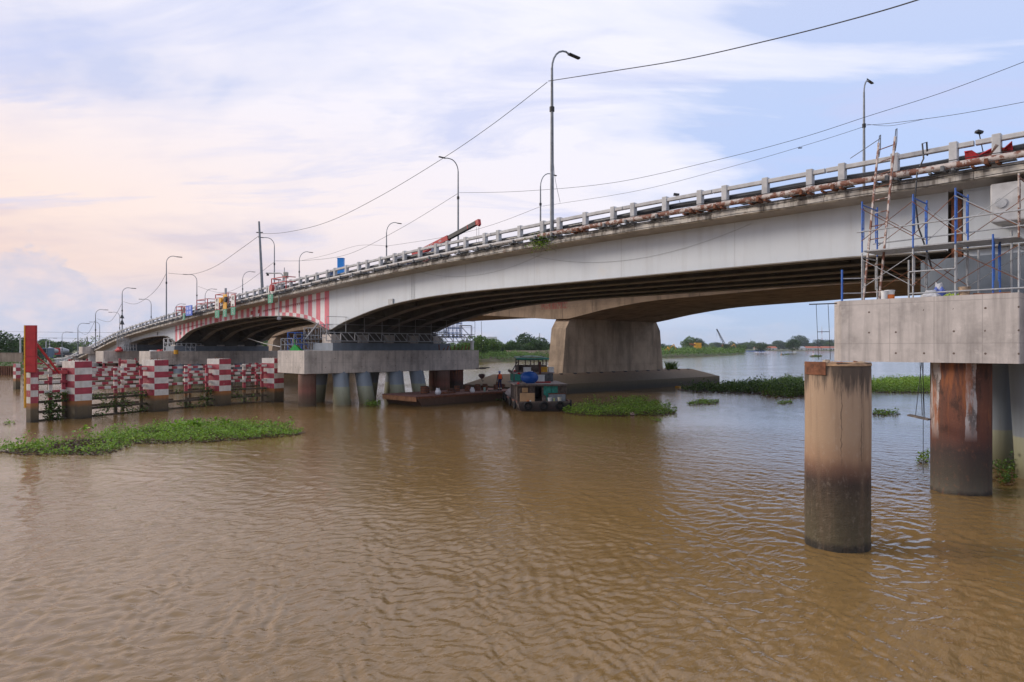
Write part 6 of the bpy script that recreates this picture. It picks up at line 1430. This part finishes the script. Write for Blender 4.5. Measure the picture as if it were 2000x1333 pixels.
def tower(px0, px1, y0, y1, Y, mat, label, nx=3, nz=3, depth=1.4, r=.03):
    """open tube scaffold between pixel columns, depth metres deep"""
    e = empty('scaffold_tower', pt(px0, y1, Y), label, 'scaffold')
    for j in (0, 1):
        F = FW*(depth*j)
        for i in range(nx+1):
            x = px0+(px1-px0)*i/nx; m = MB(); m.tube([pt(x, y0, Y)+F, pt(x, y1, Y)+F], r, 5); m.build('upright', mat, e, world=True)
        for k in range(nz+1):
            y = y0+(y1-y0)*k/nz; m = MB(); m.tube([pt(px0, y, Y)+F, pt(px1, y, Y)+F], r*.8, 5); m.build('ledger', mat, e, world=True)
        for i in range(nx):
            xa, xb = px0+(px1-px0)*i/nx, px0+(px1-px0)*(i+1)/nx; m = MB(); m.tube([pt(xa, y0, Y)+F, pt(xb, y1, Y)+F], r*.6, 4); m.build('brace', mat, e, world=True)
    for i in range(nx+1):
        x = px0+(px1-px0)*i/nx; m = MB(); m.tube([pt(x, y0, Y), pt(x, y0, Y)+FW*depth], r*.8, 5); m.build('transom', mat, e, world=True)
    return e
tower(868, 900, 622, 660, 66, M_BLUE, 'blue tube scaffold under the girders above the cap right end', 4, 4)
tower(846, 872, 638, 660, 64, M_GALV, 'grey tube scaffold beside the blue one on the cap', 3, 2)
tower(898, 920, 636, 660, 63, M_GALV, 'thin grey frame at the right end of the middle cap', 1, 1)
tower(562, 590, 650, 684, 60, M_BLUE, 'blue stair scaffold at the left end of the middle cap', 2, 3, 2.0, .045)
tower(549, 572, 662, 686, 58, M_GALV, 'grey tube guard frame at the left end of the middle cap', 1, 2, 1.0, .035)
tower(594, 622, 641, 684, 57, M_GALV, 'grey tube scaffold beside the pink stripes corner', 2, 3, 1.2, .035)
tower(626, 652, 634, 660, 56, M_GALV, 'small grey tube platform below the striped girder end', 2, 2, 1.0, .03)
tower(465, 496, 666, 684, 92, M_GALV, 'grey lattice cage hanging under the striped span', 5, 4, 1.5, .045)
tower(455, 475, 655, 686, 96, M_GALV, 'grey scaffold behind the lattice cage', 2, 3, 1.5, .045)
tower(345, 382, 671, 686, 84, M_GALV, 'grey tube scaffold on the cap at the left end of the stripes', 4, 2, 1.5, .04)
tower(320, 338, 662, 686, 86, M_WHITE, 'white ladder scaffold left of the striped span', 2, 3, 1.0, .06)
tower(229, 252, 655, 686, 98, M_GALV, 'grey scaffold around the girder end on the left', 4, 4, 2.0, .05)
m = MB(); m.beam(pt(597, 662, 57), pt(622, 631, 56.5), .09); o = m.build('steel_prop', M_GALV, loc=pt(597, 662, 57), world=True); tag(o, 'diagonal steel prop rising to the corner of the pink stripes', 'prop')
m = MB(); m.tube([pt(484, 661, 78), pt(515, 671, 70), pt(548, 678, 62)], .05, 6); o = m.build('long_tube', M_GALV, loc=pt(484, 661, 78), world=True); tag(o, 'long pale tube slanting below the striped span', 'tube')
# decks of planks between
for (x0, x1, y, Y, lab) in ((594, 640, 663, 57.5, 'plank deck beside the striped girder corner'), (549, 600, 684.5, 58.5, 'plank deck on the left end of the middle cap'), (846, 905, 658, 65, 'plank deck under the blue scaffold'), (455, 497, 684, 93, 'plank deck of the hanging cage')):
    m = MB(); a, b = pt(x0, y, Y), pt(x1, y, Y); m.beam(a, b, 1.6, .06); o = m.build('plank_deck', M_GALVD, loc=a, world=True); tag(o, lab, 'platform')
M_GRN = surf('green_tarpaulin', (.01, .30, .03), .5, var=.2, scale=4)
e = empty('green_cover', pt(575, 686, 56.5), 'bright green pyramid shaped cover on the left end of middle cap', 'cover')
a, b, c_ = pt(563, 687, 56.5), pt(588, 687, 56.5), pt(575.5, 672, 57); dd = FW*1.0
m = MB(); q = [a, b, b+dd, a+dd]; 
for i in range(4): m.face([q[i], q[(i+1) % 4], c_])
m.face(q[::-1]); m.build('sheet', M_GRN, e, world=True)
m = MB(); m.tube([c_-Vector((0, 0, .5)), c_+Vector((0, 0, .35))], .05, 6); m.build('peak', M_GRN, e, world=True)
for i, (px, py, Y, w, h, mt, lab) in enumerate(((649, 681, 55.6, .35, .28, M_YEL, 'orange junction box on the crosshead of the middle pier'), (300, 689, 84, .9, .6, M_WHITE, 'white barrel on the cap behind fender posts'), (344, 688, 82, .5, .5, M_YEL, 'small orange box on the cap left of stripes'))):
    m = MB(); c = pt(px, py, Y); m.tube([c-Vector((0, 0, h/2)), c+Vector((0, 0, h/2))], w/2, 12); o = m.build('container', mt, loc=c, world=True); tag(o, lab, 'container')
for i, (px, py, Y, lab) in enumerate(((312, 687, 83, 'pinkish red tarp heap on the cap left of stripes'), (233, 681, 98, 'small red tarp on the leftmost steel span cap'), (437, 674, 93, 'bright red cloth under the striped span'))):
    o = sack(pt(px, py, Y)-Vector((0, 0, .5)), .9, .5, .7, [surf('coral_tarp_%d' % i, (.50, .06, .06), .7)], lab, 60+i, 'red_tarp', 'tarp')
m = MB()
for k in range(9):
    u = 12.6+k*.42; m.tube([B(42.9, u, 4.3), B(42.9, u+rng.uniform(-.2, .2), 4.3+rng.uniform(.2, .6))], .05, 5)
o = m.build('scrap_steel', M_RUST, loc=B(42.9, 13, 4.3), world=True); tag(o, 'rusty scrap steel heap at the right end of middle cap', 'scrap', kind='stuff')
m = MB(); c = pt(922, 676, 61.5); m.tube([c-Vector((0, 0, .35)), c+Vector((0, 0, .45))], .15, 10); o = m.build('white_cylinder', M_WHITE, loc=c, world=True); tag(o, 'white gas cylinder at the right end of the middle cap', 'cylinder')
# dark streak ropes on the cap face
for i, (x0, x1) in enumerate(((820, 821), (890, 889), (894, 895), (914, 914))):
    m = MB(); m.tube([pt(x0, 686, 60.5+(x0-820)*.05), pt(x1, 722, 60.5+(x0-820)*.05)], .02, 4); o = m.build('hanging_rope', M_DARK, loc=pt(x0, 686, 60), world=True); tag(o, 'dark rope hanging down the middle cap face, '+('leftmost', 'second', 'third', 'rightmost')[i]+' of four', 'rope')

# ------------------------------------------------------------------ trees
def crown_mesh(seed, n, w, h, mat, ls=.32, blobs=9, flat=1.0):
    R = np.random.default_rng(seed); vs, fs = [], []
    C = [(0, 0, h*.58, w*.36), (w*.12, -w*.1, h*.3, w*.3)]
    for k in range(blobs): a = R.uniform(0, 6.28); d = R.uniform(.2, .62)*w*.5*1.3; C.append((d*math.cos(a), d*math.sin(a), h*R.uniform(.28, .84)*(1-.28*d/w*2), w*R.uniform(.16, .28)))
    tot = sum(c[3]**2 for c in C)
    for cx, cy, cz, cr in C:
        for k in range(int(n*cr*cr/tot)):
            v = R.normal(size=3); v /= np.linalg.norm(v); r = cr*(R.uniform(.55, 1.0)**.4)*(1+.25*noise.noise((v[0]*2+seed, v[1]*2, v[2]*2)))
            if noise.noise((v[0]*3+cx, v[1]*3+cy, v[2]*3+seed)) < -.34: continue
            p = (cx+v[0]*r, cy+v[1]*r, cz+v[2]*r*.8*flat); leaf(vs, fs, p, ls*R.uniform(.6, 1.4), R.uniform(-1.2, 1.2), R.uniform(0, 6.28))
    me = bpy.data.meshes.new('crown'); me.from_pydata(vs, [], fs); me.materials.append(mat); return me
def trunk_mesh(seed, h, r):
    R = random.Random(seed); m = MB(); m.tube([(0, 0, -.3), (R.uniform(-.3, .3), R.uniform(-.3, .3), h*.35), (R.uniform(-.5, .5), R.uniform(-.5, .5), h*.7)], r, 7, 0, True, r*.4)
    for k in range(5):
        a = R.uniform(0, 6.28); z = h*R.uniform(.25, .5); m.tube([(0, 0, z), (math.cos(a)*h*.16, math.sin(a)*h*.16, z+h*.14), (math.cos(a)*h*.3, math.sin(a)*h*.3, z+h*.3)], r*.45, 5, 0, True, r*.15)
    o = m.build('trunk', M_BARK); me = o.data; bpy.data.objects.remove(o); return me
CR = [crown_mesh(i, 3400, 9, 8.5, (M_TREE, M_TREED, M_TREE, M_TREED)[i % 4], .36) for i in range(4)]+[crown_mesh(9, 420, 8, 7, M_TREE, .30, 7), crown_mesh(12, 3000, 11, 6.5, M_TREED, .36, 12, .7)]
TM = [trunk_mesh(i, 8.5, .3) for i in range(2)]
def tree(loc, sc, v, label, grp, rz=None):
    e = empty('tree', loc, label, 'tree', grp, rng.uniform(0, 6.28) if rz is None else rz); e.scale = (sc*rng.uniform(.9, 1.2), sc*rng.uniform(.9, 1.2), sc)
    inst(CR[v], 'crown', e, (0, 0, 0)); inst(TM[v % 2], 'trunk', e, (0, 0, 0)); return e
def tpx(px, Y, z=1.2): return cw((px-1000)/FPX*Y, Y, z)
# left bank, seen beside the red board
for px, Y, sc, v, l in ((20, 150, 1.05, 5, 'broad dark tree behind the low plastered wall at left'), (48, 158, .95, 1, 'dark round tree directly behind the red board'), (-25, 140, 1.2, 3, 'big dark tree at the left edge'), (90, 230, .95, 2, 'round tree above the parked trucks'), (118, 280, 1.0, 1, 'low dark tree right of the parked trucks'), (135, 300, .8, 3, 'small dark tree left of the ramp end'), (60, 215, .7, 0, 'small tree behind the trucks next to the board')):
    tree(tpx(px, Y), sc*.82, v, l, 'trees on the left bank')
e = empty('tree', tpx(172, 200, 1.4), 'thin crowned airy tree standing against the sky behind the ramp', 'tree'); e.scale = (.85, .85, 1.05); inst(CR[4], 'crown', e, (0, 0, 0)); inst(TM[0], 'trunk', e, (0, 0, 0))
# bank between the piers
gl = 'trees on the bank behind the boat'
ORD = 'first second third fourth fifth sixth seventh eighth ninth tenth eleventh twelfth thirteenth fourteenth fifteenth sixteenth seventeenth eighteenth nineteenth twentieth twenty-first twenty-second'.split()
for i in range(22):
    px = 925+i*8.0+rng.uniform(-3, 3); Y = 252+i*1.2+rng.uniform(-8, 26); tree(tpx(px, Y), rng.uniform(.60, .86), int(rng.choice([0, 1, 2, 3, 5])), ORD[i]+' tree from the cap end in the dense row behind the boat', gl)
for px, Y, sc, v, l in ((1027, 285, 1.28, 1, 'tallest dark rounded tree on the bank behind the boat'), (1052, 290, 1.05, 3, 'tall dark tree at the masonry pier edge'), (938, 226, .92, 0, 'bright green tree leaning over water at the cap end'), (926, 232, 1.0, 2, 'bright tree directly behind the cap end')): tree(tpx(px, Y), sc, v, l, gl)
for i in range(16): px = 500+i*27; tree(tpx(px, 240+rng.uniform(-15, 25)), rng.uniform(.7, 1.0), int(rng.choice([0, 1, 2, 3])), 'tree on the bank hidden in shade under the bridges', gl)
for i in range(9): tree(tpx(1080+i*24, 300+i*12), rng.uniform(.7, 1.0), int(rng.choice([0, 1, 2, 3])), 'tree on the bank behind the wide old pier', gl)
# right bank
gr = 'trees on the low bank right of the old pier'
for px, Y, sc, v, l in ((1296, 380, .95, 1, 'dark tree cluster beside the old pier, right side'), (1307, 395, .85, 3, 'dark tree right of the old pier cluster'), (1316, 410, .7, 0, 'lower tree left of the yellow hopper'), (1343, 420, .7, 2, 'green bushy tree left of the yellow hopper'), (1420, 500, 1.05, 1, 'dark tree at the foot of the lattice crane'), (1447, 545, 1.0, 2, 'green tree near the tip of the low bank'), (1452, 560, .9, 0, 'last green tree on the tip of the low bank'), (1385, 560, .7, 3, 'small tree behind the sand heap'), (1385, 1000, 1.6, 4, 'distant lone tree with thin trunk on the horizon')): tree(tpx(px, Y), sc*(.8 if Y < 900 else 1), v, l, gr)
# far shore
gf = 'trees along the far shore'
for i in range(46):
    px = 1375+i*6.2+rng.uniform(-3, 3); Y = 1235+rng.uniform(0, 60); big = 1.5+.9*noise.noise((i*.23, 3, 1))
    tree(tpx(px, Y), big*rng.uniform(.9, 1.15)*1.15, int(rng.choice([0, 1, 3, 5])), 'hazy tree in the long row on the far shore', gf)
for px, sc in ((1562, 3.6), (1554, 2.6), (1612, 2.5), (1600, 2.6), (1625, 2.5)): tree(tpx(px, 1250), sc, 1, 'tall hazy tree rising above the row on the far shore', gf)
for i in range(34): tree(tpx(1665+i*14, 1260+rng.uniform(0, 50)), rng.uniform(1.6, 2.3), int(rng.choice([0, 1, 3, 5])), 'hazy tree on the far shore behind the near pier', gf)
for i in range(30): tree(cw(-700+i*33+rng.uniform(-10, 10), 620+rng.uniform(0, 80), 1.3), rng.uniform(1.2, 1.8), int(rng.choice([0, 1, 3, 5])), 'far tree along the skyline behind the bridges', 'trees of the skyline behind the bridges')
# bank scrub
def scrub(line, w0, w1, dens, h, r, mat, label, name='bank_scrub'):
    vs, fs = [], []; pts = [cw(x, y, 0) for x, y in line]; o0 = pts[0]
    for a, b in zip(pts[:-1], pts[1:]):
        L = (b-a).length; d = (b-a)/L; nn = Vector((-d.y, d.x, 0))
        sgn = 1
        for k in range(int(L*(w1-w0)*dens)):
            t = rng.random()*L; off = rng.uniform(w0, w1); p = a+d*t-nn*off*sgn*LSIGN
            g = noise.noise((p.x*.12, p.y*.12, 2))+.5*noise.noise((p.x*.5, p.y*.5, 4)); 
            if g < -.45: continue
            hh = h*(.5+.9*max(0, g+.3)); leaf(vs, fs, (p.x-o0.x, p.y-o0.y, .3+min(off, 5)*.2+rng.random()**.6*hh), r*rng.uniform(.6, 1.4), rng.uniform(-.8, 1.2), rng.uniform(0, 6.28))
    me = bpy.data.meshes.new(name); me.from_pydata(vs, [], fs); me.materials.append(mat); o = bpy.data.objects.new(name, me); COL.objects.link(o); o.location = o0; tag(o, label, 'scrub', kind='stuff')
LSIGN = 1
_a, _b = cw(0, 0), cw(1, 0); _n = Vector((-(_b-_a).y, (_b-_a).x, 0)); LSIGN = -1 if _n.dot(FW) > 0 else 1
scrub([(-52, 198), (-30, 210), (-9, 214), (13, 238), (38, 275)], 0, 15, 9.0, 2.2, .30, M_GRASS, 'bright green reeds and scrub along the bank behind the boat')
scrub([(66, 312), (100, 360), (140, 440), (176, 520), (187, 548)], -1, 26, 1.6, 3.2, .6, M_GRASS, 'green scrub covering the low bank right of the old pier')
scrub([(-88, 135), (-84, 150), (-74, 172), (-52, 198)], 0, 9, 1.5, 1.5, .35, M_GRASS, 'green scrub on the bank under the bridges')
scrub([(-130, 109), (-108, 111), (-88, 114), (-84, 122), (-88, 135)], 1, 12, 3.5, 1.2, .25, M_GRASS, 'bright grass on the left bank behind the fender')

# ------------------------------------------------------------------ far bank buildings, vehicles and plant
def slabwall(px0, px1, Y, z0, z1, mat, label, name='boundary_wall', n=8, Y2=None):
    e = empty(name, tpx((px0+px1)/2, Y, z0), label, 'wall'); Y2 = Y2 or Y
    a, b = tpx(px0, Y, z0), tpx(px1, Y2, z0)
    for i in range(n):
        p, q = a.lerp(b, i/n), a.lerp(b, (i+1)/n); m = MB(); m.beam(p.lerp(q, .04)+Vector((0, 0, (z1-z0)/2)), q.lerp(p, .0)+Vector((0, 0, (z1-z0)/2)), .15, (z1-z0)); m.build('wall_panel', mat, e, world=True)
        m = MB(); m.beam(p, p+Vector((0, 0, z1-z0+.1)), .3, .3); m.build('pillar', mat, e, world=True)
    m = MB(); m.beam(a+Vector((0, 0, z1-z0+.06)), b+Vector((0, 0, z1-z0+.06)), .25, .12); m.build('coping', mat, e, world=True)
slabwall(-60, 44, 118, 2.1, 3.55, M_TAN, 'low stained plaster wall on the left bank', n=5)
slabwall(990, 1078, 246, 1.6, 3.5, M_TAN, 'pale masonry wall on the bank behind the boat', n=9)
m = MB(); a, b = tpx(-300, 112, 0), tpx(30, 113, 0)
n = 150
for i in range(n):
    p, q = a.lerp(b, i/n), a.lerp(b, (i+1)/n); o_ = FW*(.15 if i % 2 else -.15); m.face([p+o_+Vector((0, 0, -1)), q+o_+Vector((0, 0, -1)), q+o_+Vector((0, 0, 1.5)), p+o_+Vector((0, 0, 1.5))]); m.face([q+o_+Vector((0, 0, -1)), q-o_+Vector((0, 0, -1)), q-o_+Vector((0, 0, 1.5)), q+o_+Vector((0, 0, 1.5))])
o = m.build('sheet_pile_wall', M_RUST, loc=b, world=True); tag(o, 'dark rusty sheet pile quay along the left bank', 'quay wall')
def block(px0, px1, Y, D, z0, z1, mat, label, wins=None, roof=None, name='house', cat='house', grp=None, rise=0):
    a, b = tpx(px0, Y, z0), tpx(px1, Y, z0); e = empty(name, (a+b)/2, label, cat, grp); w = (b-a); D_ = FW*D
    m = MB(); m.hexa([a, b, b+D_, a+D_]+[p+Vector((0, 0, z1-z0)) for p in (a, b, b+D_, a+D_)]); m.build('wall', mat, e, world=True)
    if roof:
        up = Vector((0, 0, z1-z0)); ov = w.normalized()*.4; m = MB()
        p = [a-ov-FW*.4+up, b+ov-FW*.4+up, b+ov+D_+FW*.4+up, a-ov+D_+FW*.4+up]; r1, r2 = (p[0]+p[3])/2+Vector((0, 0, rise))+w*.06, (p[1]+p[2])/2+Vector((0, 0, rise))-w*.06
        m.face([p[0], p[1], r2, r1]); m.face([p[2], p[3], r1, r2]); m.face([p[1], p[2], r2]); m.face([p[3], p[0], r1]); m.face(p[::-1]); m.build('roof', roof, e, world=True)
    for (fx, fz, fw, fh) in (wins or []):
        q = a+w*fx+Vector((0, 0, (z1-z0)*fz))-FW*.03; ww = w*fw; hh = Vector((0, 0, (z1-z0)*fh)); m = MB(); f2 = -FW*.04
        m.hexa([q+f2, q+ww+f2, q+ww, q, q+hh+f2, q+ww+hh+f2, q+ww+hh, q+hh]); m.build('window', M_GLASS, e, world=True)
    return e
block(952, 970, 330, 8, 1.5, 8.3+1.6, M_WALL, 'white flat roofed house above the trees behind the cap end', [(.1, .72, .25, .16), (.5, .72, .3, .16), (.1, .45, .25, .16), (.5, .45, .3, .16)])
block(530, 560, 170, 8, 1.5, 4.9, surf('pale_blue_wall', (.50, .62, .72), .7, bmp=0), 'pale blue white shed seen beneath the striped span', [(.6, .1, .3, .45), (.15, .5, .2, .25)])
M_ROOF2 = surf('faded_red_roof', (.36, .14, .09), .8, bmp=0)
for i, (x0, x1, r) in enumerate(((1478, 1498, M_ROOF2), (1500, 1518, M_ROOF), (1555, 1574, surf('grey_roof', (.3, .32, .34), .8, bmp=0)), (1576, 1590, M_ROOF), (1591, 1603, M_ROOF), (1606, 1620, M_ROOF), (1621, 1634, M_ROOF2), (1636, 1655, M_ROOF), (1660, 1690, M_ROOF2), (1700, 1725, M_ROOF))):
    block(x0, x1, 1196, 16, .5, 4.2, M_WALL, 'low riverside building on the far shore, '+('far left one with faded roof', 'one with white gable', 'one with grey roof and tower', 'first of the red roofs', 'second of the red roofs', 'third of the red roofs', 'fourth of the red roofs', 'one behind the hanging rope frame', 'one hidden behind the near pier', 'rightmost one behind the near pier')[i], [(.1, .2, .2, .4), (.45, .2, .2, .4)], r, 'riverside_house', 'house', 'houses on the far shore', 3.2)
# yellow hopper
hp = empty('yellow_hopper', tpx(1364, 405, 1.6), 'yellow steel hopper standing on legs on the low bank', 'hopper')
a, b = pt(1358, 672, 405), pt(1370, 672, 405)
m = MB(); D_ = FW*3; lo = [pt(1360, 683, 405), pt(1368, 683, 405)]
m.hexa([lo[0], lo[1], lo[1]+D_*.7, lo[0]+D_*.7, a, b, b+D_, a+D_]); m.build('bin', M_YEL, hp, world=True)
m = MB(); m.hexa([a, b, b+D_, a+D_]+[q+Vector((0, 0, .6)) for q in (a, b, b+D_, a+D_)]); m.build('rim', M_YEL, hp, world=True)
for x in (1358.5, 1369.5):
    for d in (0, 3): m = MB(); m.beam(pt(x, 675, 405)+FW*d, pt(x, 692, 405)+FW*d, .35); m.build('leg', M_YEL, hp, world=True)
m = MB(); m.beam(pt(1358, 674, 405), pt(1347, 672, 407), .8, 1.0); m.build('feeder', M_RUST, hp, world=True)
def excav(px, py, Y, label):
    e = empty('excavator', pt(px, py, Y), label, 'excavator'); c = pt(px, py, Y)
    m = MB(); m.beam(c-RT*1.6+Vector((0, 0, .5)), c+RT*1.6+Vector((0, 0, .5)), 2.2, .8); m.build('tracks', M_DARK, e, world=True)
    m = MB(); m.beam(c-RT*1.2+Vector((0, 0, 1.6)), c+RT*1.2+Vector((0, 0, 1.6)), 2, 1.1); m.beam(c+RT*.2+Vector((0, 0, 2.4)), c+RT*1.0+Vector((0, 0, 2.4)), 1.2, 1.2); m.build('cab', M_YEL, e, world=True)
    m = MB(); m.beam(c+RT*1.0+Vector((0, 0, 1.8)), c+RT*3.4+Vector((0, 0, 4.2)), .4); m.beam(c+RT*3.4+Vector((0, 0, 4.2)), c+RT*4.6+Vector((0, 0, 1.6)), .35); m.build('boom', M_YEL, e, world=True)
excav(1303, 689, 350, 'small yellow excavator in the scrub beside the old pier'); excav(1425, 683, 520, 'tiny orange excavator right of the crane foot')
# sand heap
def heap(px, Y, w, h, mat, label):
    m = MB(); c = tpx(px, Y, 1.0); rows = []
    for i in range(7):
        t = i/6; rows.append([(c.x+w*(1-t)*(1+.2*noise.noise((k*.5, t*3, w)))*math.cos(2*math.pi*k/20), c.y+w*(1-t)*math.sin(2*math.pi*k/20), 1.0+h*t**.8) for k in range(20)])
    m.grid(rows, 0, True, True); o = m.build('sand_heap', mat, loc=c, world=True); tag(o, label, 'heap')
M_SAND = surf('orange_sand', (.36, .19, .10), .95, var=.15, scale=.4)
heap(1393, 520, 11, 4.2, M_SAND, 'orange sand heap on the low bank right of the hopper'); heap(1380, 500, 9, 2.6, M_SAND, 'lower sand heap just right of the yellow hopper')
slabwall(1362, 1402, 395, .2, 1.6, M_TAN, 'low brick quay edge below the yellow hopper', n=6, Y2=450)
# lattice crane
cr = empty('lattice_crane', tpx(1415, 515, 1.6), 'lattice boom crane standing on the low bank', 'crane')
a, b = pt(1416, 674, 515), pt(1400, 643, 515); d = (b-a); L = d.length; d.normalize(); rr = d.cross(FW).normalized()*.55
for sx in (-1, 1):
    for f in (0, 1): m = MB(); m.tube([a+rr*sx+FW*f, b+rr*sx*.4+FW*f], .12, 4); m.build('boom_chord', M_DARK, cr, world=True)
m = MB(); n = 14
for i in range(n): m.tube([a.lerp(b, i/n)+rr*(1 if i % 2 else -1), a.lerp(b, (i+1)/n)+rr*(-1 if i % 2 else 1)*.8], .09, 4)
m.build('boom_lacing', M_DARK, cr, world=True, kind='stuff')
m = MB(); m.beam(a-RT*2-Vector((0, 0, 1)), a+RT*2-Vector((0, 0, 1)), 3, 2.4); m.build('crane_body', M_RUST, cr, world=True)
m = MB(); m.tube([b, b-Vector((0, 0, 6))], .05, 4); m.tube([b, a-RT*3+Vector((0, 0, 2))], .05, 4); m.build('hoist_rope', M_WIRE, cr, world=True)
def mast(px, y0, Y, w, mat, label, bands=6):
    e = empty('radio_mast', tpx(px, Y, 1.5), label, 'mast'); top = pt(px, y0, Y); a = tpx(px, Y, 1.5); H = top.z-1.5
    for i in range(bands):
        m = MB()
        z0, z1 = i/bands, (i+1)/bands
        for sx in (-1, 1): m.tube([a.lerp(top, z0)+RT*w*sx*(1-z0*.7), a.lerp(top, z1)+RT*w*sx*(1-z1*.7)], .16, 4)
        m.tube([a.lerp(top, z0)-RT*w*(1-z0*.7), a.lerp(top, z1)+RT*w*(1-z1*.7)], .10, 4); m.tube([a.lerp(top, z0)+RT*w*(1-z0*.7), a.lerp(top, z1)-RT*w*(1-z1*.7)], .10, 4)
        m.build('mast_section', mat[i % len(mat)], e, world=True)
mast(1605, 638, 1300, 1.5, [M_RED, M_WHITE], 'red and white lattice radio mast above the far shore'); mast(1054, 651, 420, .35, [M_GALV], 'thin grey mast above the trees by the old pier', 4); mast(1466, 662, 1300, .4, [M_GALV], 'thin faint mast above the far shore trees', 3)
# buoys, blue barge
def buoy(px, py, hpx, mt, label):
    p = gp(px, py); Y = EYE*FPX/(py-HOR); h = hpx*Y/FPX; e = empty('buoy', p, label, 'buoy')
    m = MB(); m.tube([(0, 0, -.3), (0, 0, h*.22)], h*.22, 12); m.build('float', mt[0], e)
    m = MB(); m.tube([(0, 0, h*.22), (0, 0, h*.6)], h*.10, 8, 0, True, h*.05); m.build('tower', mt[1], e); m = MB(); m.tube([(0, 0, h*.6), (0, 0, h)], h*.05, 8, 0, True, h*.03); m.build('topmark', mt[0], e)
buoy(1588, 696.5, 11, (M_RED, M_WHITE), 'small red and white river buoy left of the near cap'); buoy(1526, 694, 8, (M_OCHRE, M_OCHRE), 'pale tan river buoy with hyacinth around it')
mat_of([(1527, 694.2), (1540, 692.4), (1541, 693.6), (1530, 695)], 'faraway hyacinth scrap beside the tan buoy', h=.5, dens=3, r=.3, mat=M_HYAD)
mat_of([(1580, 697.6), (1590, 695.8), (1606, 696.5), (1600, 698)], 'faraway hyacinth scrap around the red buoy', h=.5, dens=3, r=.3, mat=M_HYAD)
M_BB = surf('blue_hull', (.04, .12, .36), .5, bmp=0)
bb = empty('cargo_barge', pt(1480, 686.5, 900), 'long low blue cargo barge off the far shore', 'barge')
m = MB(); m.beam(pt(1459, 686.4, 900), pt(1493, 686.4, 900), 8, 1.6); m.build('hull', M_BB, bb, world=True)
m = MB(); m.beam(pt(1483, 684.3, 900), pt(1490, 684.3, 900), 5, 1.8); m.build('cabin', M_BB, bb, world=True); m = MB(); m.beam(pt(1482.5, 682.6, 900), pt(1490.5, 682.6, 900), 6, .3); m.build('cabin_roof', M_RED, bb, world=True)
# left bank: concrete poles, trucks
def upole(px, Y, y0, label, arms=1):
    e = empty('utility_pole', tpx(px, Y, 1.4), label, 'pole'); t = pt(px, y0, Y); m = MB(); m.tube([tpx(px, Y, 1.4), t], .2, 8, 0, True, .12); m.build('shaft', M_CONC, e, world=True)
    for k in range(arms): m = MB(); m.beam(t-RT*1.3-Vector((0, 0, .4+.8*k)), t+RT*1.3-Vector((0, 0, .4+.8*k)), .12); m.build('crossarm', M_DARK, e, world=True)
upole(40, 130, 655, 'pale concrete utility pole left of the red board', 0); upole(90, 190, 667, 'utility pole with crossarms left of pair above the trucks', 2); upole(97, 192, 666, 'utility pole with crossarms right of pair above the trucks', 2)
upole(962, 330, 662, 'thin dark pole beside the white house', 0)
def truck(px, Y, mat, label, tank=False, hgt=2.4):
    c = tpx(px, Y, 1.6); e = empty('truck', c, label, 'truck')
    m = MB(); m.beam(c-RT*1.2+Vector((0, 0, hgt/2+.5)), c+RT*1.2+Vector((0, 0, hgt/2+.5)), 2.2, hgt); o = m.build('cab', mat, e, world=True); bevel(o, .15, 2)
    m = MB(); m.beam(c-RT*1.0-FW*1.12+Vector((0, 0, hgt*.75+.5)), c+RT*1.0-FW*1.12+Vector((0, 0, hgt*.75+.5)), .04, hgt*.35); m.build('windscreen', M_GLASS, e, world=True)
    m = MB(); m.beam(c+FW*1.3+Vector((0, 0, 1.0)), c+RT*1+FW*6+Vector((0, 0, 1.0)), 2.2, .5); m.build('chassis', M_DARK, e, world=True)
    if tank: m = MB(); m.tube([c+FW*1.6+Vector((0, 0, 1.9)), c+RT*.2+FW*3+Vector((0, 0, 2.2)), c+RT*.4+FW*5+Vector((0, 0, 2.1))], [.6, .95, .5], 12); m.build('mixer_drum', M_GALV, e, world=True)
    for a_ in (-.9, .9): m = MB(); m.tube([c+RT*a_-FW*1.1+Vector((0, 0, .45)), c+RT*a_-FW*.8+Vector((0, 0, .45))], .45, 12); m.build('wheel', M_BLK, e, world=True)
truck(81, 165, M_WHITE, 'white concrete mixer truck parked behind the red board', True); truck(91, 160, surf('grey_blue_cab', (.12, .17, .24), .5, bmp=0), 'grey blue cab truck parked right of the mixer'); truck(104, 172, M_BRED, 'red machine truck parked behind the fender brace', True); truck(112, 215, M_NAVY, 'dark pickup truck near the ramp end', hgt=1.3)
# far crane jibs
for i, (x0, y0, x1, y1) in enumerate(((1440, 668, 1447, 680), (1543, 672, 1540, 682), (1428, 670, 1425, 680))):
    m = MB(); m.tube([pt(x0, y0, 1100), pt(x1, y1, 1100)], .35, 4); o = m.build('distant_crane_jib', M_DARK, loc=pt(x1, y1, 1100), world=True); tag(o, 'tiny distant crane jib '+('right of the lattice crane', 'above the far shore trees', 'just beside the lattice crane foot')[i], 'crane')

# ------------------------------------------------------------------ air
if HAZE > 0:
    m = MB(); cx, cy = CAMP.x+FW.x*900, CAMP.y+FW.y*900
    m.box(cx-2600, cx+2600, cy-2600, cy+2600, -3.0, 48.0)
    hm = bpy.data.materials.new('humid_air'); hm.use_nodes = True; hn = hm.node_tree; hn.nodes.clear()
    pv = hn.nodes.new('ShaderNodeVolumePrincipled'); pv.inputs['Color'].default_value = (.80, .88, 1.0, 1); pv.inputs['Density'].default_value = HAZE; pv.inputs['Anisotropy'].default_value = .2
    ho = hn.nodes.new('ShaderNodeOutputMaterial'); hn.links.new(pv.outputs[0], ho.inputs['Volume'])
    hz = m.build('haze', hm); tag(hz, 'thin humid river air fading the far shore', 'haze', kind='stuff')
